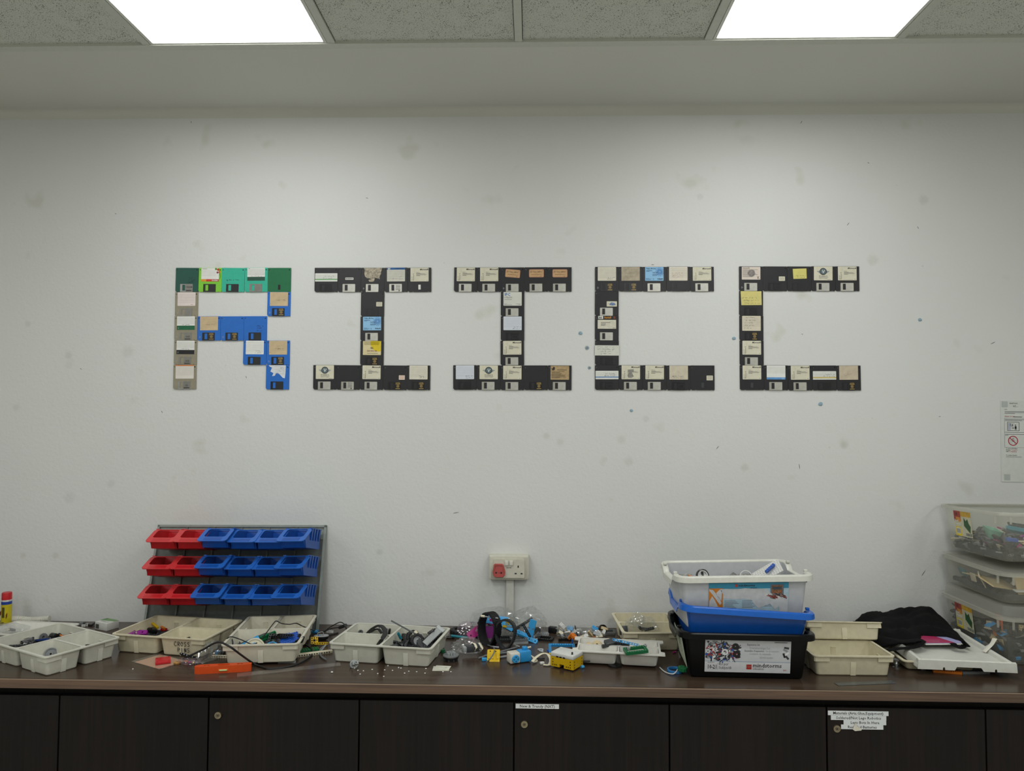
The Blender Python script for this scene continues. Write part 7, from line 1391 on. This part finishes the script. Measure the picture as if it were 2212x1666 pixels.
# ------------------------------------------------------------------ loose frames behind
G5_ = 'loose frames behind the motor'
for x, y, nx, ny, c, r, lb in [(1122, 1388, 7, 5, 'lgrey', (0, 0, 12), 'light grey frame lying behind the motor'), (1121, 1383, 7, 5, 'grey', (0, 0, 14), 'grey frame stacked on the light grey frame'), (1091, 1384, 6, 4, 'dgrey', (10, 0, 6), 'dark grey frame seen through the front track'), (1178, 1382, 7, 5, 'black', (0, 0, -14), 'black frame lying left of the bag of white parts'), (1173, 1372, 5, 3, 'lgrey', (0, 0, 10), 'light grey small frame behind the black frame'), (1317, 1369, 5, 5, 'grey', (6, 0, -8), 'grey square frame left of the two-row tray')]: put('frame_part', frame(nx, ny, PC[c]), x, y, .008 if 'stacked' in lb else .0, r, lb, 'toy part', G5_)
put('white_bracket', MB().box((0, 0, .004), (.014, .010, .008), PC['lgrey']).box((-.005, 0, .012), (.004, .010, .010), PC['lgrey']), 1157, 1385, 0, (0, 0, 0), 'small light grey bracket left of the black frame', 'toy part', G5_, smooth=False)
put('tyre_part', gear(.012, 16, PC['black'], .014), 1160, 1370, 0, (80, 0, 20), 'black gear by the wall beside the right clear bag', 'toy part', G5_); put('black_motor', MB().rbox((0, 0, 0), (.030, .020, .022), .003, PC['black']).rbox((.006, -.006, .010), (.012, .012, .006), .001, PC['dgrey']), 1194, 1367, 0, (0, 0, -20), 'black motor block by the wall', 'motor', G5_); put('grey_part', angle_beam(PC['grey'], 3, 3), 1164, 1378, 0, (30, 0, 40), 'grey elbow beam beside the black frame', 'toy part', G5_); put('axle_connector', peg(PC['lgrey'], .02), 1117, 1398, .004, (0, 10, -20), 'light grey bush at the tip of the longest grey rod', 'toy part', G5_); put('black_gear', gear(.010, 14, PC['dgrey']), 1124, 1377, .002, (50, 0, 0), 'dark gear under the right clear bag', 'toy part', G5_)
# ------------------------------------------------------------------ clear bag of white and yellow parts
wb = bag('clear_bag', 1252, 1374, .001, (.086, .044, .022), 52, 'clear bag printed with 1 holding white and yellow parts', -6)
for k, (dx, dz) in enumerate([(-.012, .032), (-.006, .012)]): MB().text('1', .020, INK, UP @ RZ(12), .04, ax='CENTER').build('printed_numeral', wb, TR(dx, -.036 - .006 * k, dz), smooth=False)
rw = random.Random(4)
for k in range(34):
    x = rw.uniform(1208, 1308); y = rw.uniform(1362, 1384) - (4 if x < 1225 else 0); c = rw.choice(['white', 'cream', 'white', 'lgrey', 'tan', 'yellow', 'azure', 'white', 'grey'])
    if 1230 < x < 1242 and y > 1372: c = 'orange'
    kd = rw.choice(['k', 'p', 'a', 's', 'k']); mb = {'k': lambda: brick(rw.choice([2, 3]), rw.choice([1, 2]), PC[c]), 'p': lambda: peg(PC[c]), 'a': lambda: angle_beam(PC[c], 2, 2), 's': lambda: slope(PC[c])}[kd]()
    put({'k': 'brick', 'p': 'connector_peg', 'a': 'angle_beam', 's': 'sloped_brick'}[kd], mb, x, y, rw.random() * .014 + .001, (rw.uniform(-60, 60), rw.uniform(-40, 40), rw.uniform(0, 180)), 'loose %s %s in the clear bag of white parts' % (CN.get(c, c), {'k': 'brick', 'p': 'peg', 'a': 'elbow', 's': 'sloped brick'}[kd]), 'toy brick', 'loose parts in the clear bag of white parts')
solo('pulley_ring', MB().lathe([(.011, -.003), (.017, -.004), (.015, 0), (.017, .004), (.011, .003)], PC['black'], 22, closed=True), 'black pulley ring standing by the wall left of the two-row tray', 'wheel', TR(*at(1302, 1360, .018)) @ E3((78, 0, 30)))
put('flat_axle', beam(7, PC['black']), 1222, 1384, 0, (0, 0, 20), 'black beam in front of the bag of white parts', 'toy part'); put('orange_brick', brick(2, 2, PC['orange']), 1256, 1392, 0, (0, 0, 20), 'orange brick at the left corner of the small white tray', 'toy part'); put('yellow_brick', brick(3, 2, PC['orange']), 1289, 1382, 0, (0, 0, -10), 'orange yellow brick behind the small white tray', 'toy part'); put('white_axle', axle(.05, PC['white']), 1310, 1386, .010, (0, -6, -20), 'white axle behind the small white tray', 'toy part')
# ------------------------------------------------------------------ on and in the small white tray
G6_ = 'parts on the small white tray'
for k, (x, y) in enumerate([(1273, 1397), (1290, 1393)]): solo('tan_roller', MB().lathe([(.003, -.002), (.013, -.003), (.015, 0), (.013, .004), (.006, .004), (.003, .006)], PC['tan'], 20, closed=True), ['left', 'right'][k] + ' tan round wheel in the small white tray', 'wheel', TR(*at(x, y, .030)) @ E3((58, 0, 10 - 20 * k)), G6_)
solo('studded_beam', brick(9, 1, PC['dgrey']), 'dark grey studded beam lying across the small white tray', 'toy part', TR(*at(1322, 1392, .050)) @ E3((0, -7, 20)), G6_); solo('studded_beam', MB().rbox((0, 0, 0), (.034, .02, .012), .001, PC['dgrey']), 'dark grey block behind the studded beam', 'toy part', TR(*at(1317, 1388, .055)) @ E3((30, -8, 18)), G6_)
solo('long_blue_beam', beam(11, AZ), 'long sky blue beam lying across the small white tray', 'toy part', TR(*at(1352, 1388, .066)) @ E3((70, 8, -14)), G6_); solo('green_frame_part', frame(9, 5, PC['green'], .009), 'green rectangular frame resting on the small white tray', 'toy part', TR(*at(1373, 1405, .056)) @ E3((6, -5, 8)), G6_)
for k, (x, y) in enumerate([(1358, 1404), (1394, 1399)]): put('clear_bush', MB().lathe([(.0022, -.004), (.0052, -.004), (.0052, .004), (.0022, .004)], PC['lgrey'], 12, closed=True), x, y, .059, (20, 0, 0), ['left', 'right'][k] + ' grey bush on the green frame', 'toy part', G6_)
put('dark_octagon', MB().lathe([(.0001, 0), (.022, 0), (.022, .006), (.0001, .006)], PC['black'], 8), 1328, 1440, 0, (0, 0, 10), 'black octagonal plate under the front of the small white tray', 'toy part'); put('orange_slab', brick(2, 4, PC['orange']), 1348, 1430, 0, (0, 0, 0), 'orange brick under the middle of the small white tray', 'toy part'); put('black_bar', beam(6, PC['black']), 1345, 1396, .044, (20, 0, 8), 'black beam beside the long sky blue beam', 'toy part', G6_)
# in the two-row tray
bag('clear_bag', 1385, 1362, .040, (.058, .026, .030), 61, 'crumpled clear bag in the two-row cream tray', 0); bag('clear_bag', 1378, 1350, .060, (.026, .022, .026), 66, 'small upright clear bag end in the two-row cream tray', 0)
solo('dark_plate', MB().rbox((0, 0, 0), (.030, .004, .030), .001, PC['dgrey']), 'dark grey square plate in the two-row cream tray', 'toy part', TR(*at(1347, 1362, .046)) @ E3((-20, 0, 8)))
for k, (x, y, r) in enumerate([(1392, 1364, (40, 10, 20)), (1402, 1366, (30, -20, -30)), (1384, 1366, (10, 30, 60))]): put('grey_beam', beam(5, PC['dgrey']), x, y, .040, r, ['left', 'middle', 'right'][k] + ' dark beam inside the clear bag of the two-row tray', 'toy part', 'dark beams in the two-row tray')
